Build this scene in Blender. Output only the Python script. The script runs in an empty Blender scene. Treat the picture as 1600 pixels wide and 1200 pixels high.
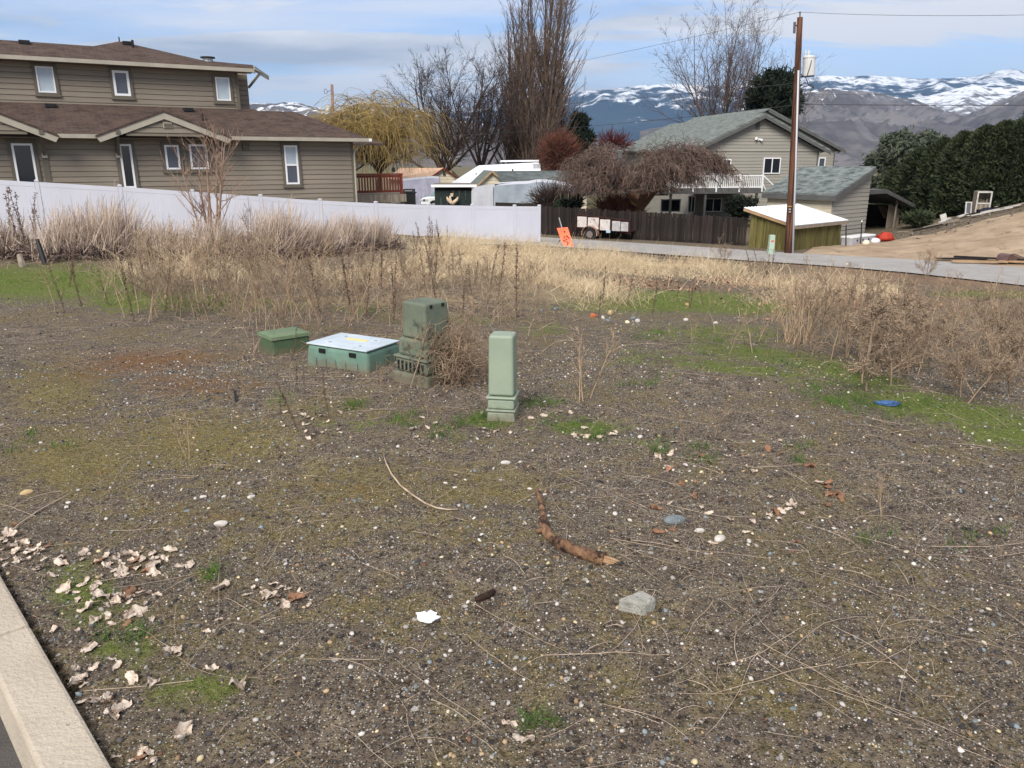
import bpy, math
import numpy as np
from mathutils import Vector, Matrix

rng = np.random.default_rng(11)
SC = bpy.context.scene
COL = SC.collection

# ------------------------------------------------------------------ camera
PITCH = math.atan(350.0 / 1200.0)
CAMZ = 1.6
cam = bpy.data.cameras.new('camera')
cam.lens = 27.0
cam.sensor_width = 36.0
cam.clip_start = 0.05
cam.clip_end = 60000.0
camo = bpy.data.objects.new('camera', cam)
camo.location = (0, 0, CAMZ)
camo.rotation_euler = (math.pi / 2 - PITCH, 0, 0)
COL.objects.link(camo)
SC.camera = camo

# ------------------------------------------------------------------ sky and sun
SUN_AZ = math.radians(199)      # clockwise from +Y: from the left, a little behind
SUN_EL = math.radians(41)
SKY_STRENGTH = 0.15
SUN_STRENGTH = 2.1
EXPOSURE = 1.05

w = bpy.data.worlds.new('World')
SC.world = w
w.use_nodes = True
wn = w.node_tree
wn.nodes.clear()


def nn(tree, typ, **kw):
    n = tree.nodes.new(typ)
    for k, v in kw.items():
        if hasattr(n, k):
            setattr(n, k, v)
        else:
            n.inputs[k].default_value = v
    return n


def math_node(tree, op, a, b=None, clamp=False):
    n = tree.nodes.new('ShaderNodeMath')
    n.operation = op
    n.use_clamp = clamp
    for i, v in enumerate((a, b)):
        if v is None:
            continue
        if isinstance(v, (int, float)):
            n.inputs[i].default_value = v
        else:
            tree.links.new(v, n.inputs[i])
    return n.outputs[0]


def ramp(tree, src, stops):
    n = tree.nodes.new('ShaderNodeValToRGB')
    el = n.color_ramp.elements
    while len(el) < len(stops):
        el.new(0.5)
    for e, (p, c) in zip(el, stops):
        e.position = p
        e.color = (c, c, c, 1) if isinstance(c, (int, float)) else (c[0], c[1], c[2], 1)
    tree.links.new(src, n.inputs[0])
    return n.outputs[0]


def mixc(tree, fac, a, b, mode='MIX'):
    n = tree.nodes.new('ShaderNodeMix')
    n.data_type = 'RGBA'
    n.blend_type = mode
    n.clamp_factor = True
    for sock, v in ((n.inputs[0], fac), (n.inputs[6], a), (n.inputs[7], b)):
        if isinstance(v, (int, float)):
            sock.default_value = v if sock.type == 'VALUE' else (v, v, v, 1)
        elif isinstance(v, (tuple, list)):
            sock.default_value = (v[0], v[1], v[2], 1)
        else:
            tree.links.new(v, sock)
    return n.outputs[2]


L = wn.links.new
sky = nn(wn, 'ShaderNodeTexSky', sky_type='NISHITA', sun_disc=False, sun_elevation=SUN_EL,
         sun_rotation=SUN_AZ, altitude=250.0, air_density=1.0, dust_density=0.25, ozone_density=3.0)
tc = nn(wn, 'ShaderNodeTexCoord')
sep = nn(wn, 'ShaderNodeSeparateXYZ')
L(tc.outputs['Generated'], sep.inputs[0])
zc = math_node(wn, 'MAXIMUM', sep.outputs[2], 0.0)
zz = math_node(wn, 'ADD', zc, 0.10)
cx = math_node(wn, 'DIVIDE', sep.outputs[0], zz)
cy = math_node(wn, 'DIVIDE', sep.outputs[1], zz)
cmb = nn(wn, 'ShaderNodeCombineXYZ')
L(cx, cmb.inputs[0]); L(cy, cmb.inputs[1])
mp = nn(wn, 'ShaderNodeMapping')
mp.inputs['Rotation'].default_value = (0, 0, math.radians(-24))
mp.inputs['Location'].default_value = (1.9, 4.3, 0)
mp.inputs['Scale'].default_value = (0.22, 0.34, 1)
L(cmb.outputs[0], mp.inputs[0])
n1 = nn(wn, 'ShaderNodeTexNoise', Scale=1.0, Detail=9.0, Roughness=0.55, Distortion=0.6)
L(mp.outputs[0], n1.inputs['Vector'])
mp2 = nn(wn, 'ShaderNodeMapping')
mp2.inputs['Rotation'].default_value = (0, 0, math.radians(-24))
mp2.inputs['Location'].default_value = (5.2, 1.1, 0)
mp2.inputs['Scale'].default_value = (0.45, 1.35, 1)
L(cmb.outputs[0], mp2.inputs[0])
n2 = nn(wn, 'ShaderNodeTexNoise', Scale=1.0, Detail=7.0, Roughness=0.6, Distortion=0.8)
L(mp2.outputs[0], n2.inputs['Vector'])
big = ramp(wn, n1.outputs[0], [(0.44, 0.0), (0.62, 0.9)])
fine = ramp(wn, n2.outputs[0], [(0.43, 0.0), (0.60, 0.95)])
cl = math_node(wn, 'ADD', big, fine, clamp=True)
low = ramp(wn, sep.outputs[2], [(0.0, 0.95), (0.10, 0.65), (0.24, 0.10)])
cl = math_node(wn, 'MAXIMUM', cl, math_node(wn, 'MULTIPLY', low, ramp(wn, n1.outputs[0], [(0.30, 0.55), (0.55, 1.0)])))
n3 = nn(wn, 'ShaderNodeTexNoise', Scale=2.3, Detail=6.0, Roughness=0.55)
L(mp.outputs[0], n3.inputs['Vector'])
ccol = ramp(wn, n3.outputs[0], [(0.36, (1.75, 1.85, 2.05)), (0.54, (3.4, 3.3, 3.25))])
ccol_n = wn.nodes[-1]
fac = math_node(wn, 'MULTIPLY', cl, 0.93)
mixed = mixc(wn, fac, mixc(wn, 1.0, sky.outputs[0], (0.35, 0.44, 0.57), 'MULTIPLY'), ccol)
bg = nn(wn, 'ShaderNodeBackground', Strength=SKY_STRENGTH)
L(mixed, bg.inputs[0])
wo = nn(wn, 'ShaderNodeOutputWorld')
L(bg.outputs[0], wo.inputs[0])

sun = bpy.data.lights.new('sun', 'SUN')
sun.energy = SUN_STRENGTH
sun.angle = math.radians(28)
sun.color = (1.0, 0.94, 0.86)
suno = bpy.data.objects.new('sun', sun)
sd = Vector((math.sin(SUN_AZ) * math.cos(SUN_EL), math.cos(SUN_AZ) * math.cos(SUN_EL), math.sin(SUN_EL)))
suno.rotation_euler = (-sd).to_track_quat('-Z', 'Y').to_euler()
suno.location = (-60, -40, 80)
COL.objects.link(suno)

vs = SC.view_settings
SC.display_settings.display_device = 'sRGB'
vs.view_transform = 'Standard'
vs.look = 'None'
vs.gamma = 1.0
vs.exposure = EXPOSURE
vs.use_curve_mapping = False
SC.cycles.use_denoising = True
SC.cycles.max_bounces = 6
SC.cycles.diffuse_bounces = 3
SC.cycles.glossy_bounces = 3
SC.cycles.transmission_bounces = 4
SC.cycles.transparent_max_bounces = 8
SC.cycles.volume_bounces = 0

# ------------------------------------------------------------------ pixel <-> world
SP, CP = math.sin(PITCH), math.cos(PITCH)


def ray(px, py):
    u = (px - 800) / 1200.0
    v = (600 - py) / 1200.0
    return np.array([u, CP + v * SP, -SP + v * CP])


def onY(px, py, Y):
    d = ray(px, py)
    p = d * (Y / d[1])
    p[2] += CAMZ
    return p


def project(X, Y, Z):
    zr = Z - CAMZ
    dep = Y * CP - zr * SP
    up = Y * SP + zr * CP
    dep = np.where(dep < 0.01, 0.01, dep)
    return 800 + 1200 * X / dep, 600 - 1200 * up / dep


def srgb(*c):
    o = []
    for v in c:
        v /= 255.0
        o.append(v / 12.92 if v <= 0.04045 else ((v + 0.055) / 1.055) ** 2.4)
    return tuple(o)


# ------------------------------------------------------------------ noise
def _hash(ix, iy, seed):
    h = (ix.astype(np.int64) * 374761393 + iy.astype(np.int64) * 668265263 + seed * 974634777) & 0xFFFFFFFF
    h = ((h ^ (h >> 13)) * 1274126177) & 0xFFFFFFFF
    return ((h ^ (h >> 16)) & 0xFFFF) / 65535.0


def vnoise(x, y, seed=0):
    x = np.asarray(x, float); y = np.asarray(y, float)
    ix = np.floor(x); iy = np.floor(y)
    fx = x - ix; fy = y - iy
    fx = fx * fx * (3 - 2 * fx); fy = fy * fy * (3 - 2 * fy)
    a = _hash(ix, iy, seed); b = _hash(ix + 1, iy, seed)
    c = _hash(ix, iy + 1, seed); d = _hash(ix + 1, iy + 1, seed)
    return (a * (1 - fx) + b * fx) * (1 - fy) + (c * (1 - fx) + d * fx) * fy


def fbm(x, y, octv=4, seed=0, gain=0.5):
    s = 0.0; a = 1.0; t = 0.0
    for i in range(octv):
        s = s + a * vnoise(x, y, seed + i * 17)
        t += a; a *= gain
        x = np.asarray(x) * 2.03 + 13.1; y = np.asarray(y) * 2.03 + 7.7
    return s / t


def sstep(a, b, x):
    t = np.clip((np.asarray(x, float) - a) / (b - a), 0, 1)
    return t * t * (3 - 2 * t)


# ------------------------------------------------------------------ ground height
LNX, LNY = -0.756, -0.655       # unit normal of the lane's near edge, towards the camera
LA = (1.6, 37.0)
KA = np.array([-2.03, 2.71]); KD = np.array([0.685, -0.729])   # kerb's inner edge
KN = np.array([-0.729, -0.685])                               # towards the street


def lane_d(X, Y):
    return (X - LA[0]) * LNX + (Y - LA[1]) * LNY


def kerb_d(X, Y):
    return (X - KA[0]) * KN[0] + (Y - KA[1]) * KN[1]


def hz(X, Y):
    X = np.asarray(X, float); Y = np.asarray(Y, float)
    d = lane_d(X, Y)
    q = np.clip(1 - d / 20.0, 0, 1.0)
    za = -2.15 * (q - 0.10 * np.sin(np.clip(q, 0, 1) * np.pi) * 0)
    zb = -0.045 * np.maximum(0, Y - 6) * sstep(60, 30, Y) - 2.0 * sstep(30, 60, Y)
    k = 0.35
    m = -np.log(np.exp(-za / k) + np.exp(-zb / k)) * k + k * math.log(2.0) * np.exp(-np.abs(za - zb) / k)
    z = np.minimum(m, 0.06)
    z = np.maximum(z, -2.35)
    hill = 0.23 * np.maximum(0, (X - 16.5) - 0.45 * (Y - 34)) * sstep(6, 16, -d)
    z = z + np.minimum(hill, 3.0) * sstep(160, 70, Y)
    z = z - 0.006 * np.maximum(0, Y - 80) * sstep(80, 200, Y)
    z = np.where(Y > 1200, np.minimum(z, -9.0), z)
    # unevenness
    amp = sstep(0.2, 1.4, -kerb_d(X, Y)) * sstep(400, 60, Y)
    onlane = sstep(-7.5, -6.5, d) * sstep(1.2, 0.2, d) * sstep(0, 3, X)
    amp = amp * (1 - onlane)
    z = z + amp * ((fbm(X * 0.33, Y * 0.33, 3, 3) - 0.5) * 0.22 * sstep(2.0, 7.0, Y) + (fbm(X * 1.6, Y * 1.6, 3, 9) - 0.5) * 0.05)
    z = z - 0.005 * onlane
    # the street side of the kerb
    kd = kerb_d(X, Y)
    z = np.where(kd > 0.03, -0.30, z)
    return z


def g0(x, y):
    return float(hz(np.array([x]), np.array([y]))[0])


_TT = np.geomspace(0.4, 400, 420)


def onground(px, py, lift=0.0):
    d = ray(px, py)
    lo, hi = None, None
    for ts in (_TT, None):
        if ts is None:
            ts = np.linspace(lo, hi, 80)
        below = d[2] * ts + CAMZ < hz(d[0] * ts, d[1] * ts)
        if not below.any():
            return onY(px, py, 300)
        i = max(1, int(np.argmax(below)))
        lo, hi = ts[i - 1], ts[i]
    q = d * hi
    return np.array([q[0], q[1], g0(q[0], q[1]) + lift])


# ------------------------------------------------------------------ objects
MW = {}


def setp(o, label=None, cat=None, group=None, kind=None):
    if label: o['label'] = label
    if cat: o['category'] = cat
    if group: o['group'] = group
    if kind: o['kind'] = kind
    return o


def thing(name, label, cat, loc=(0, 0, 0), rz=0.0, group=None):
    o = bpy.data.objects.new(name, None)
    o.empty_display_size = 0.2
    COL.objects.link(o)
    o.location = tuple(float(v) for v in loc)
    o.rotation_euler = (0, 0, rz)
    MW[o] = Matrix.Translation(o.location) @ Matrix.Rotation(rz, 4, 'Z')
    return setp(o, label, cat, group)


def tol(parent, p):
    return np.array(MW[parent].inverted() @ Vector(tuple(p)))


def link(name, me, mats, parent=None, loc=(0, 0, 0), rot=(0, 0, 0)):
    o = bpy.data.objects.new(name, me)
    COL.objects.link(o)
    o.location = tuple(float(v) for v in loc)
    o.rotation_euler = rot
    if parent is not None:
        o.parent = parent
        MW[o] = MW[parent] @ Matrix.Translation(o.location)
    else:
        MW[o] = Matrix.Translation(o.location) @ Matrix.Rotation(rot[2], 4, 'Z')
    if mats is not None and len(me.materials) == 0:
        for m in (mats if isinstance(mats, (list, tuple)) else [mats]):
            me.materials.append(m)
    return o


def dup(o, parent=None, loc=None, rot=None, scale=None):
    c = o.copy()
    COL.objects.link(c)
    c.parent = parent
    if loc is not None: c.location = tuple(float(v) for v in loc)
    if rot is not None: c.rotation_euler = rot
    if scale is not None: c.scale = (scale,) * 3 if isinstance(scale, (int, float)) else scale
    for ch in o.children:
        dup(ch, c)
    return c


def np_mesh(name, V, F, smooth=False, color=None, fattr=None):
    V = np.ascontiguousarray(V, dtype=np.float32).reshape(-1, 3)
    F = np.ascontiguousarray(F, dtype=np.int32)
    me = bpy.data.meshes.new(name)
    me.vertices.add(len(V))
    me.vertices.foreach_set('co', V.ravel())
    m, k = F.shape
    me.loops.add(m * k)
    me.loops.foreach_set('vertex_index', F.ravel())
    me.polygons.add(m)
    me.polygons.foreach_set('loop_start', np.arange(0, m * k, k, dtype=np.int32))
    me.polygons.foreach_set('loop_total', np.full(m, k, dtype=np.int32))
    me.update(calc_edges=True)
    if smooth:
        me.polygons.foreach_set('use_smooth', np.ones(m, dtype=bool))
    if color is not None:
        c = np.ones((len(V), 4), np.float32)
        c[:, :color.shape[1]] = color
        at = me.color_attributes.new('Col', 'FLOAT_COLOR', 'POINT')
        at.data.foreach_set('color', c.ravel())
    if fattr:
        for nme, arr in fattr.items():
            at = me.attributes.new(nme, 'FLOAT', 'POINT')
            at.data.foreach_set('value', np.ascontiguousarray(arr, dtype=np.float32))
    return me


class MB:
    def __init__(s):
        s.v = []; s.f = []

    def add(s, vs_, fs):
        b = len(s.v)
        s.v += [tuple(float(c) for c in p) for p in vs_]
        s.f += [tuple(b + i for i in f) for f in fs]
        return s

    def box(s, x0, x1, y0, y1, z0, z1):
        return s.add([(x0, y0, z0), (x1, y0, z0), (x1, y1, z0), (x0, y1, z0),
                      (x0, y0, z1), (x1, y0, z1), (x1, y1, z1), (x0, y1, z1)],
                     [(3, 2, 1, 0), (4, 5, 6, 7), (0, 1, 5, 4), (1, 2, 6, 5), (2, 3, 7, 6), (3, 0, 4, 7)])

    def taper(s, cx, cy, z0, z1, w0, d0, w1, d1):
        return s.add([(cx - w0, cy - d0, z0), (cx + w0, cy - d0, z0), (cx + w0, cy + d0, z0), (cx - w0, cy + d0, z0),
                      (cx - w1, cy - d1, z1), (cx + w1, cy - d1, z1), (cx + w1, cy + d1, z1), (cx - w1, cy + d1, z1)],
                     [(3, 2, 1, 0), (4, 5, 6, 7), (0, 1, 5, 4), (1, 2, 6, 5), (2, 3, 7, 6), (3, 0, 4, 7)])

    def beam(s, p, q, w_, h_, up=(0, 0, 1)):
        p = np.array(p, float); q = np.array(q, float)
        t = q - p; t /= np.linalg.norm(t)
        a = np.cross(t, np.array(up, float))
        if np.linalg.norm(a) < 1e-4:
            a = np.cross(t, np.array((0, 1.0, 0)))
        a /= np.linalg.norm(a)
        b = np.cross(a, t)
        a = a * w_ / 2; b = b * h_ / 2
        c = [p - a - b, p + a - b, p + a + b, p - a + b, q - a - b, q + a - b, q + a + b, q - a + b]
        return s.add(c, [(3, 2, 1, 0), (4, 5, 6, 7), (0, 1, 5, 4), (1, 2, 6, 5), (2, 3, 7, 6), (3, 0, 4, 7)])

    def prism(s, poly, vec):
        n = len(poly)
        poly = [np.array(p, float) for p in poly]
        vec = np.array(vec, float)
        top = [p + vec for p in poly]
        fs = [tuple(range(n))[::-1], tuple(range(n, 2 * n))]
        fs += [(i, (i + 1) % n, n + (i + 1) % n, n + i) for i in range(n)]
        return s.add(poly + top, fs)

    def tube(s, pts, r, n=8):
        pts = np.array(pts, float)
        k = len(pts)
        r = np.full(k, r) if isinstance(r, (int, float)) else np.array(r, float)
        T = np.gradient(pts, axis=0)
        T /= np.linalg.norm(T, axis=1)[:, None] + 1e-9
        ref = np.array((0.31, 0.17, 0.93)) if abs(T[0][2]) < 0.8 else np.array((0.97, 0.2, 0.1))
        vs_ = []
        for i in range(k):
            a = np.cross(T[i], ref); a /= np.linalg.norm(a)
            b = np.cross(T[i], a)
            for j in range(n):
                an = 2 * math.pi * j / n
                vs_.append(pts[i] + r[i] * (math.cos(an) * a + math.sin(an) * b))
        fs = [(i * n + j, i * n + (j + 1) % n, (i + 1) * n + (j + 1) % n, (i + 1) * n + j) for i in range(k - 1) for j in range(n)]
        fs += [tuple(range(n))[::-1], tuple((k - 1) * n + j for j in range(n))]
        return s.add(vs_, fs)

    def cyl(s, c, r, z0, z1, n=16):
        return s.tube([(c[0], c[1], z0), (c[0], c[1], z1)], r, n)

    def mesh(s, name, smooth=False):
        me = bpy.data.meshes.new(name)
        me.from_pydata(s.v, [], s.f)
        me.update()
        if smooth:
            for p in me.polygons:
                p.use_smooth = True
        return me

    def build(s, name, mat, parent=None, loc=(0, 0, 0), smooth=False, bevel=0.0, seg=2, **kw):
        o = link(name, s.mesh(name, smooth), mat, parent, loc)
        if bevel:
            b = o.modifiers.new('bevel', 'BEVEL')
            b.width = bevel; b.segments = seg; b.limit_method = 'ANGLE'; b.angle_limit = math.radians(40)
            if smooth is False:
                for p in o.data.polygons:
                    p.use_smooth = False
        if kw:
            setp(o, **kw)
        return o


# ------------------------------------------------------------------ strands
def strands(C, R, sides=3, r=None):
    r = r or rng
    C = np.asarray(C, float)
    n, k, _ = C.shape
    R = np.broadcast_to(np.asarray(R, float), (n, k)) if np.ndim(R) else np.full((n, k), float(R))
    T = np.gradient(C, axis=1)
    T /= np.linalg.norm(T, axis=2, keepdims=True) + 1e-9
    ref = r.normal(size=(n, 1, 3))
    A = np.cross(T, np.broadcast_to(ref, T.shape))
    A /= np.linalg.norm(A, axis=2, keepdims=True) + 1e-9
    if sides == 2:
        V = np.stack([C - A * R[..., None], C + A * R[..., None]], axis=2)
    else:
        B = np.cross(T, A)
        an = np.arange(sides) * 2 * np.pi / sides
        V = C[:, :, None, :] + R[:, :, None, None] * (np.cos(an)[None, None, :, None] * A[:, :, None, :] + np.sin(an)[None, None, :, None] * B[:, :, None, :])
    V = V.reshape(-1, 3)
    base = (np.arange(n) * k * sides)[:, None, None] + (np.arange(k - 1) * sides)[None, :, None]
    js = np.arange(1 if sides == 2 else sides)[None, None, :]
    a = base + js
    b = base + (js + 1) % sides
    F = np.stack([a, b, b + sides, a + sides], axis=-1).reshape(-1, 4)
    return V, F


def cat(lst):
    V = []; F = []; o = 0
    for v, f in lst:
        V.append(v); F.append(f + o); o += len(v)
    return np.concatenate(V), np.concatenate(F)


def grow(P, D, Ln, k, up=0.0, wig=0.1, r=None, sag=0.0):
    """polylines from points P along D; up bends towards +Z, sag bends down more towards the tip"""
    r = r or rng
    n = len(P)
    D = D / (np.linalg.norm(D, axis=1, keepdims=True) + 1e-9)
    C = np.zeros((n, k, 3)); C[:, 0] = P
    st = (np.asarray(Ln) / (k - 1))[:, None] * np.ones((n, 1))
    for i in range(1, k):
        D = D + r.normal(size=(n, 3)) * wig
        D[:, 2] += up - sag * i / (k - 1)
        D /= np.linalg.norm(D, axis=1, keepdims=True) + 1e-9
        C[:, i] = C[:, i - 1] + D * st
    return C


def branch(C, R, per, t0, t1, ang, frac, k=5, up=0.0, wig=0.1, rf=0.6, tip=0.25, sag=0.0, tfall=0.5, r=None, rmin=0.0, angsd=0.2):
    r = r or rng
    n, kk, _ = C.shape
    L_ = np.linalg.norm(np.diff(C, axis=1), axis=2).sum(1)
    idx = np.repeat(np.arange(n), per)
    m = len(idx)
    t = t0 + (t1 - t0) * r.random(m)
    f = t * (kk - 1); i0 = np.minimum(f.astype(int), kk - 2); fr = (f - i0)[:, None]
    P = C[idx, i0] * (1 - fr) + C[idx, i0 + 1] * fr
    T = C[idx, i0 + 1] - C[idx, i0]
    T /= np.linalg.norm(T, axis=1, keepdims=True) + 1e-9
    A = np.cross(T, r.normal(size=(m, 3))); A /= np.linalg.norm(A, axis=1, keepdims=True) + 1e-9
    an = (ang + angsd * r.normal(size=m))[:, None]
    D = np.cos(an) * T + np.sin(an) * A
    Ln = L_[idx] * frac * (1 - tfall * t) * (0.6 + 0.8 * r.random(m))
    Cn = grow(P, D, Ln, k, up, wig, r, sag)
    R0 = np.maximum((R[idx, i0] * (1 - fr[:, 0]) + R[idx, i0 + 1] * fr[:, 0]) * rf, rmin)
    Rn = R0[:, None] * np.linspace(1, tip, k)[None]
    return Cn, Rn
# ------------------------------------------------------------------ materials
MATS = {}


def M(name, c1, c2=None, scale=6.0, rough=0.8, bump=0.0, bscale=40.0, metal=0.0, stretch=(1, 1, 1), spec=0.3, lo=0.35, hi=0.65,
      c3=None, s3=1.2, lo3=0.55, hi3=0.7, vcol=False, rnd=0.0, grime=None):
    if name in MATS:
        return MATS[name]
    m = bpy.data.materials.new(name)
    m.use_nodes = True
    t = m.node_tree
    b = t.nodes['Principled BSDF']
    b.inputs['Roughness'].default_value = rough
    b.inputs['Metallic'].default_value = metal
    b.inputs['Specular IOR Level'].default_value = spec
    LK = t.links.new
    co = t.nodes.new('ShaderNodeTexCoord')
    mpn = t.nodes.new('ShaderNodeMapping')
    mpn.inputs['Scale'].default_value = stretch
    LK(co.outputs['Object'], mpn.inputs[0])
    vec = mpn.outputs[0]
    col = None
    if vcol:
        at = nn(t, 'ShaderNodeVertexColor', layer_name='Col')
        col = at.outputs[0]
    if c2 is not None:
        n = nn(t, 'ShaderNodeTexNoise', Scale=scale, Detail=7.0, Roughness=0.6)
        LK(vec, n.inputs['Vector'])
        f = ramp(t, n.outputs[0], [(lo, 0.0), (hi, 1.0)])
        col = mixc(t, f, c1 if col is None else col, c2)
    if c3 is not None:
        n = nn(t, 'ShaderNodeTexNoise', Scale=s3, Detail=5.0, Roughness=0.65)
        LK(vec, n.inputs['Vector'])
        f = ramp(t, n.outputs[0], [(lo3, 0.0), (hi3, 1.0)])
        col = mixc(t, f, c1 if col is None else col, c3)
    if grime:                  # splashed mud, highest at the foot
        zs_ = t.nodes.new('ShaderNodeSeparateXYZ')
        LK(co.outputs['Object'], zs_.inputs[0])
        n = nn(t, 'ShaderNodeTexNoise', Scale=26.0, Detail=7.0, Roughness=0.7)
        LK(co.outputs['Object'], n.inputs['Vector'])
        q_ = math_node(t, 'ADD', math_node(t, 'DIVIDE', zs_.outputs[2], grime), math_node(t, 'MULTIPLY', math_node(t, 'SUBTRACT', n.outputs[0], 0.5), 3.2))
        col = mixc(t, ramp(t, q_, [(0.0, 0.75), (1.0, 0.0)]), c1 if col is None else col, srgb(112, 98, 80))
    if rnd > 0:
        oi = t.nodes.new('ShaderNodeObjectInfo')
        vv = math_node(t, 'ADD', math_node(t, 'MULTIPLY', oi.outputs['Random'], rnd * 2), 1 - rnd)
        cm = t.nodes.new('ShaderNodeCombineXYZ')
        for i in range(3):
            LK(vv, cm.inputs[i])
        col = mixc(t, 1.0, c1 if col is None else col, cm.outputs[0], 'MULTIPLY')
    if col is None:
        b.inputs['Base Color'].default_value = (*c1, 1)
    else:
        LK(col, b.inputs['Base Color'])
    if bump > 0:
        n = nn(t, 'ShaderNodeTexNoise', Scale=bscale, Detail=6.0, Roughness=0.6)
        LK(vec, n.inputs['Vector'])
        bp = nn(t, 'ShaderNodeBump', Strength=bump, Distance=0.02)
        LK(n.outputs[0], bp.inputs['Height'])
        LK(bp.outputs[0], b.inputs['Normal'])
    MATS[name] = m
    return m


def shingle_mat(name, ca, cb, cc, axis='x', kz=2.4, snow=None):
    m = bpy.data.materials.new(name)
    m.use_nodes = True
    t = m.node_tree
    b = t.nodes['Principled BSDF']
    b.inputs['Roughness'].default_value = 0.95
    b.inputs['Specular IOR Level'].default_value = 0.15
    LK = t.links.new
    co = t.nodes.new('ShaderNodeTexCoord')
    sp = t.nodes.new('ShaderNodeSeparateXYZ')
    LK(co.outputs['Object'], sp.inputs[0])
    cm = t.nodes.new('ShaderNodeCombineXYZ')
    LK(sp.outputs[0 if axis == 'x' else 1], cm.inputs[0])
    LK(math_node(t, 'MULTIPLY', sp.outputs[2], kz), cm.inputs[1])
    br = nn(t, 'ShaderNodeTexBrick', Scale=1.0)
    br.offset = 0.5
    br.inputs['Color1'].default_value = (*ca, 1)
    br.inputs['Color2'].default_value = (*cb, 1)
    br.inputs['Mortar'].default_value = (*[v * 0.45 for v in ca], 1)
    br.inputs['Mortar Size'].default_value = 0.012
    br.inputs['Bias'].default_value = 0.0
    br.inputs['Brick Width'].default_value = 0.34
    br.inputs['Row Height'].default_value = 0.145
    LK(cm.outputs[0], br.inputs['Vector'])
    n = nn(t, 'ShaderNodeTexNoise', Scale=2.2, Detail=6.0, Roughness=0.65)
    LK(cm.outputs[0], n.inputs['Vector'])
    col = mixc(t, ramp(t, n.outputs[0], [(0.42, 0.0), (0.7, 0.75)]), br.outputs[0], cc)
    LK(col, b.inputs['Base Color'])
    bp = nn(t, 'ShaderNodeBump', Strength=0.6, Distance=0.02)
    LK(br.outputs['Fac'], bp.inputs['Height'])
    bp.invert = True
    LK(bp.outputs[0], b.inputs['Normal'])
    return m


def glass(name, c, rough=0.06, c2=None):
    return M(name, c, c2, scale=1.5, rough=rough, spec=0.6)


WHITE = M('white_vinyl', (0.64, 0.645, 0.70), (0.59, 0.595, 0.65), 0.8, 0.45, spec=0.4)
SIDING = M('taupe_siding', srgb(136, 126, 112), srgb(124, 115, 102), 1.6, 0.75, 0.12, 60, stretch=(0.3, 1, 3), c3=srgb(142, 132, 118), s3=0.6, rnd=0.05)
TRIM_T = M('taupe_trim', srgb(104, 98, 86), srgb(96, 90, 80), 3, 0.7)
FASCIA = M('fascia_greige', srgb(170, 164, 148), srgb(158, 152, 138), 2.0, 0.6)
SOFFIT = M('soffit_paint', srgb(120, 112, 98), rough=0.8)
WFRAME = M('window_white', (0.80, 0.80, 0.80), rough=0.4, spec=0.4)
P_DARK = glass('pane_dark', (0.018, 0.021, 0.026), 0.10)
P_BLIND = glass('pane_blind', srgb(178, 190, 196), 0.15, srgb(160, 175, 186))
P_GREY = glass('pane_grey', srgb(80, 86, 98), 0.2, srgb(70, 74, 84))
ROOF_B = shingle_mat('brown_shingles', srgb(86, 73, 67), srgb(68, 57, 53), srgb(98, 82, 72), kz=2.3)
ROOF_G = shingle_mat('grey_shingles', srgb(120, 126, 122), srgb(92, 100, 98), srgb(142, 148, 140), axis='y', kz=2.4)
ROOF_GX = shingle_mat('grey_shingles_across', srgb(116, 122, 120), srgb(66, 74, 76), srgb(148, 156, 150), axis='y', kz=3.0)
BLACK = M('black_plastic', (0.012, 0.012, 0.013), rough=0.5)
DKMETAL = M('dark_metal', (0.02, 0.02, 0.022), rough=0.45, metal=0.3)
GALV = M('galvanised', (0.45, 0.46, 0.47), (0.36, 0.37, 0.38), 8, 0.45, metal=0.5)
CONC = M('concrete', srgb(192, 180, 162), srgb(174, 162, 144), 2.2, 0.92, 0.5, 60, c3=srgb(150, 142, 128), s3=38.0, lo3=0.66, hi3=0.70)
ASPH = M('asphalt_lane', srgb(160, 157, 153), srgb(146, 142, 138), 1.4, 0.92, 0.3, 90, c3=srgb(164, 162, 158), s3=0.35)
ASPHD = M('asphalt_street', srgb(96, 92, 88), srgb(80, 77, 74), 4, 0.95, 0.5, 140)
DIRT = M('dirt_lot', srgb(170, 150, 126), srgb(142, 122, 100), 0.9, 0.97, 1.0, 7, c3=srgb(118, 98, 80), s3=2.0, lo3=0.56, hi3=0.7)
WOODF = M('weathered_fence_wood', srgb(48, 40, 36), srgb(29, 25, 23), 3.0, 0.9, 0.4, 30, stretch=(6, 6, 0.5), rnd=0.5, c3=srgb(92, 80, 72), s3=2.5, lo3=0.6, hi3=0.72)
WOODR = M('red_stain_wood', srgb(122, 58, 40), srgb(96, 44, 32), 5, 0.65, 0.15, 30, stretch=(4, 4, 0.6), rnd=0.15)
WOODP = M('pole_wood', srgb(116, 78, 56), srgb(74, 48, 38), 2.5, 0.88, 0.5, 20, stretch=(8, 8, 0.35), c3=srgb(52, 34, 28), s3=1.5, lo3=0.5, hi3=0.62)
WOODM = M('mossy_boards', srgb(108, 102, 58), srgb(78, 70, 40), 2.6, 0.92, 0.35, 25, stretch=(5, 5, 0.45), rnd=0.22, c3=srgb(130, 120, 62), s3=1.2)
WOODG = M('grey_old_wood', srgb(146, 134, 118), srgb(104, 94, 84), 3, 0.9, 0.3, 30, stretch=(4, 4, 0.6), rnd=0.2)
TAN_W = M('tan_board', srgb(176, 146, 108), srgb(150, 122, 92), 4, 0.8)
SNOWMETAL = M('white_metal_roof', (0.82, 0.83, 0.85), (0.76, 0.77, 0.80), 0.9, 0.55)
GSIDE = M('grey_siding', srgb(152, 148, 138), srgb(142, 138, 128), 1.4, 0.75, 0.1, 50, stretch=(0.3, 1, 3), rnd=0.04)
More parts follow.
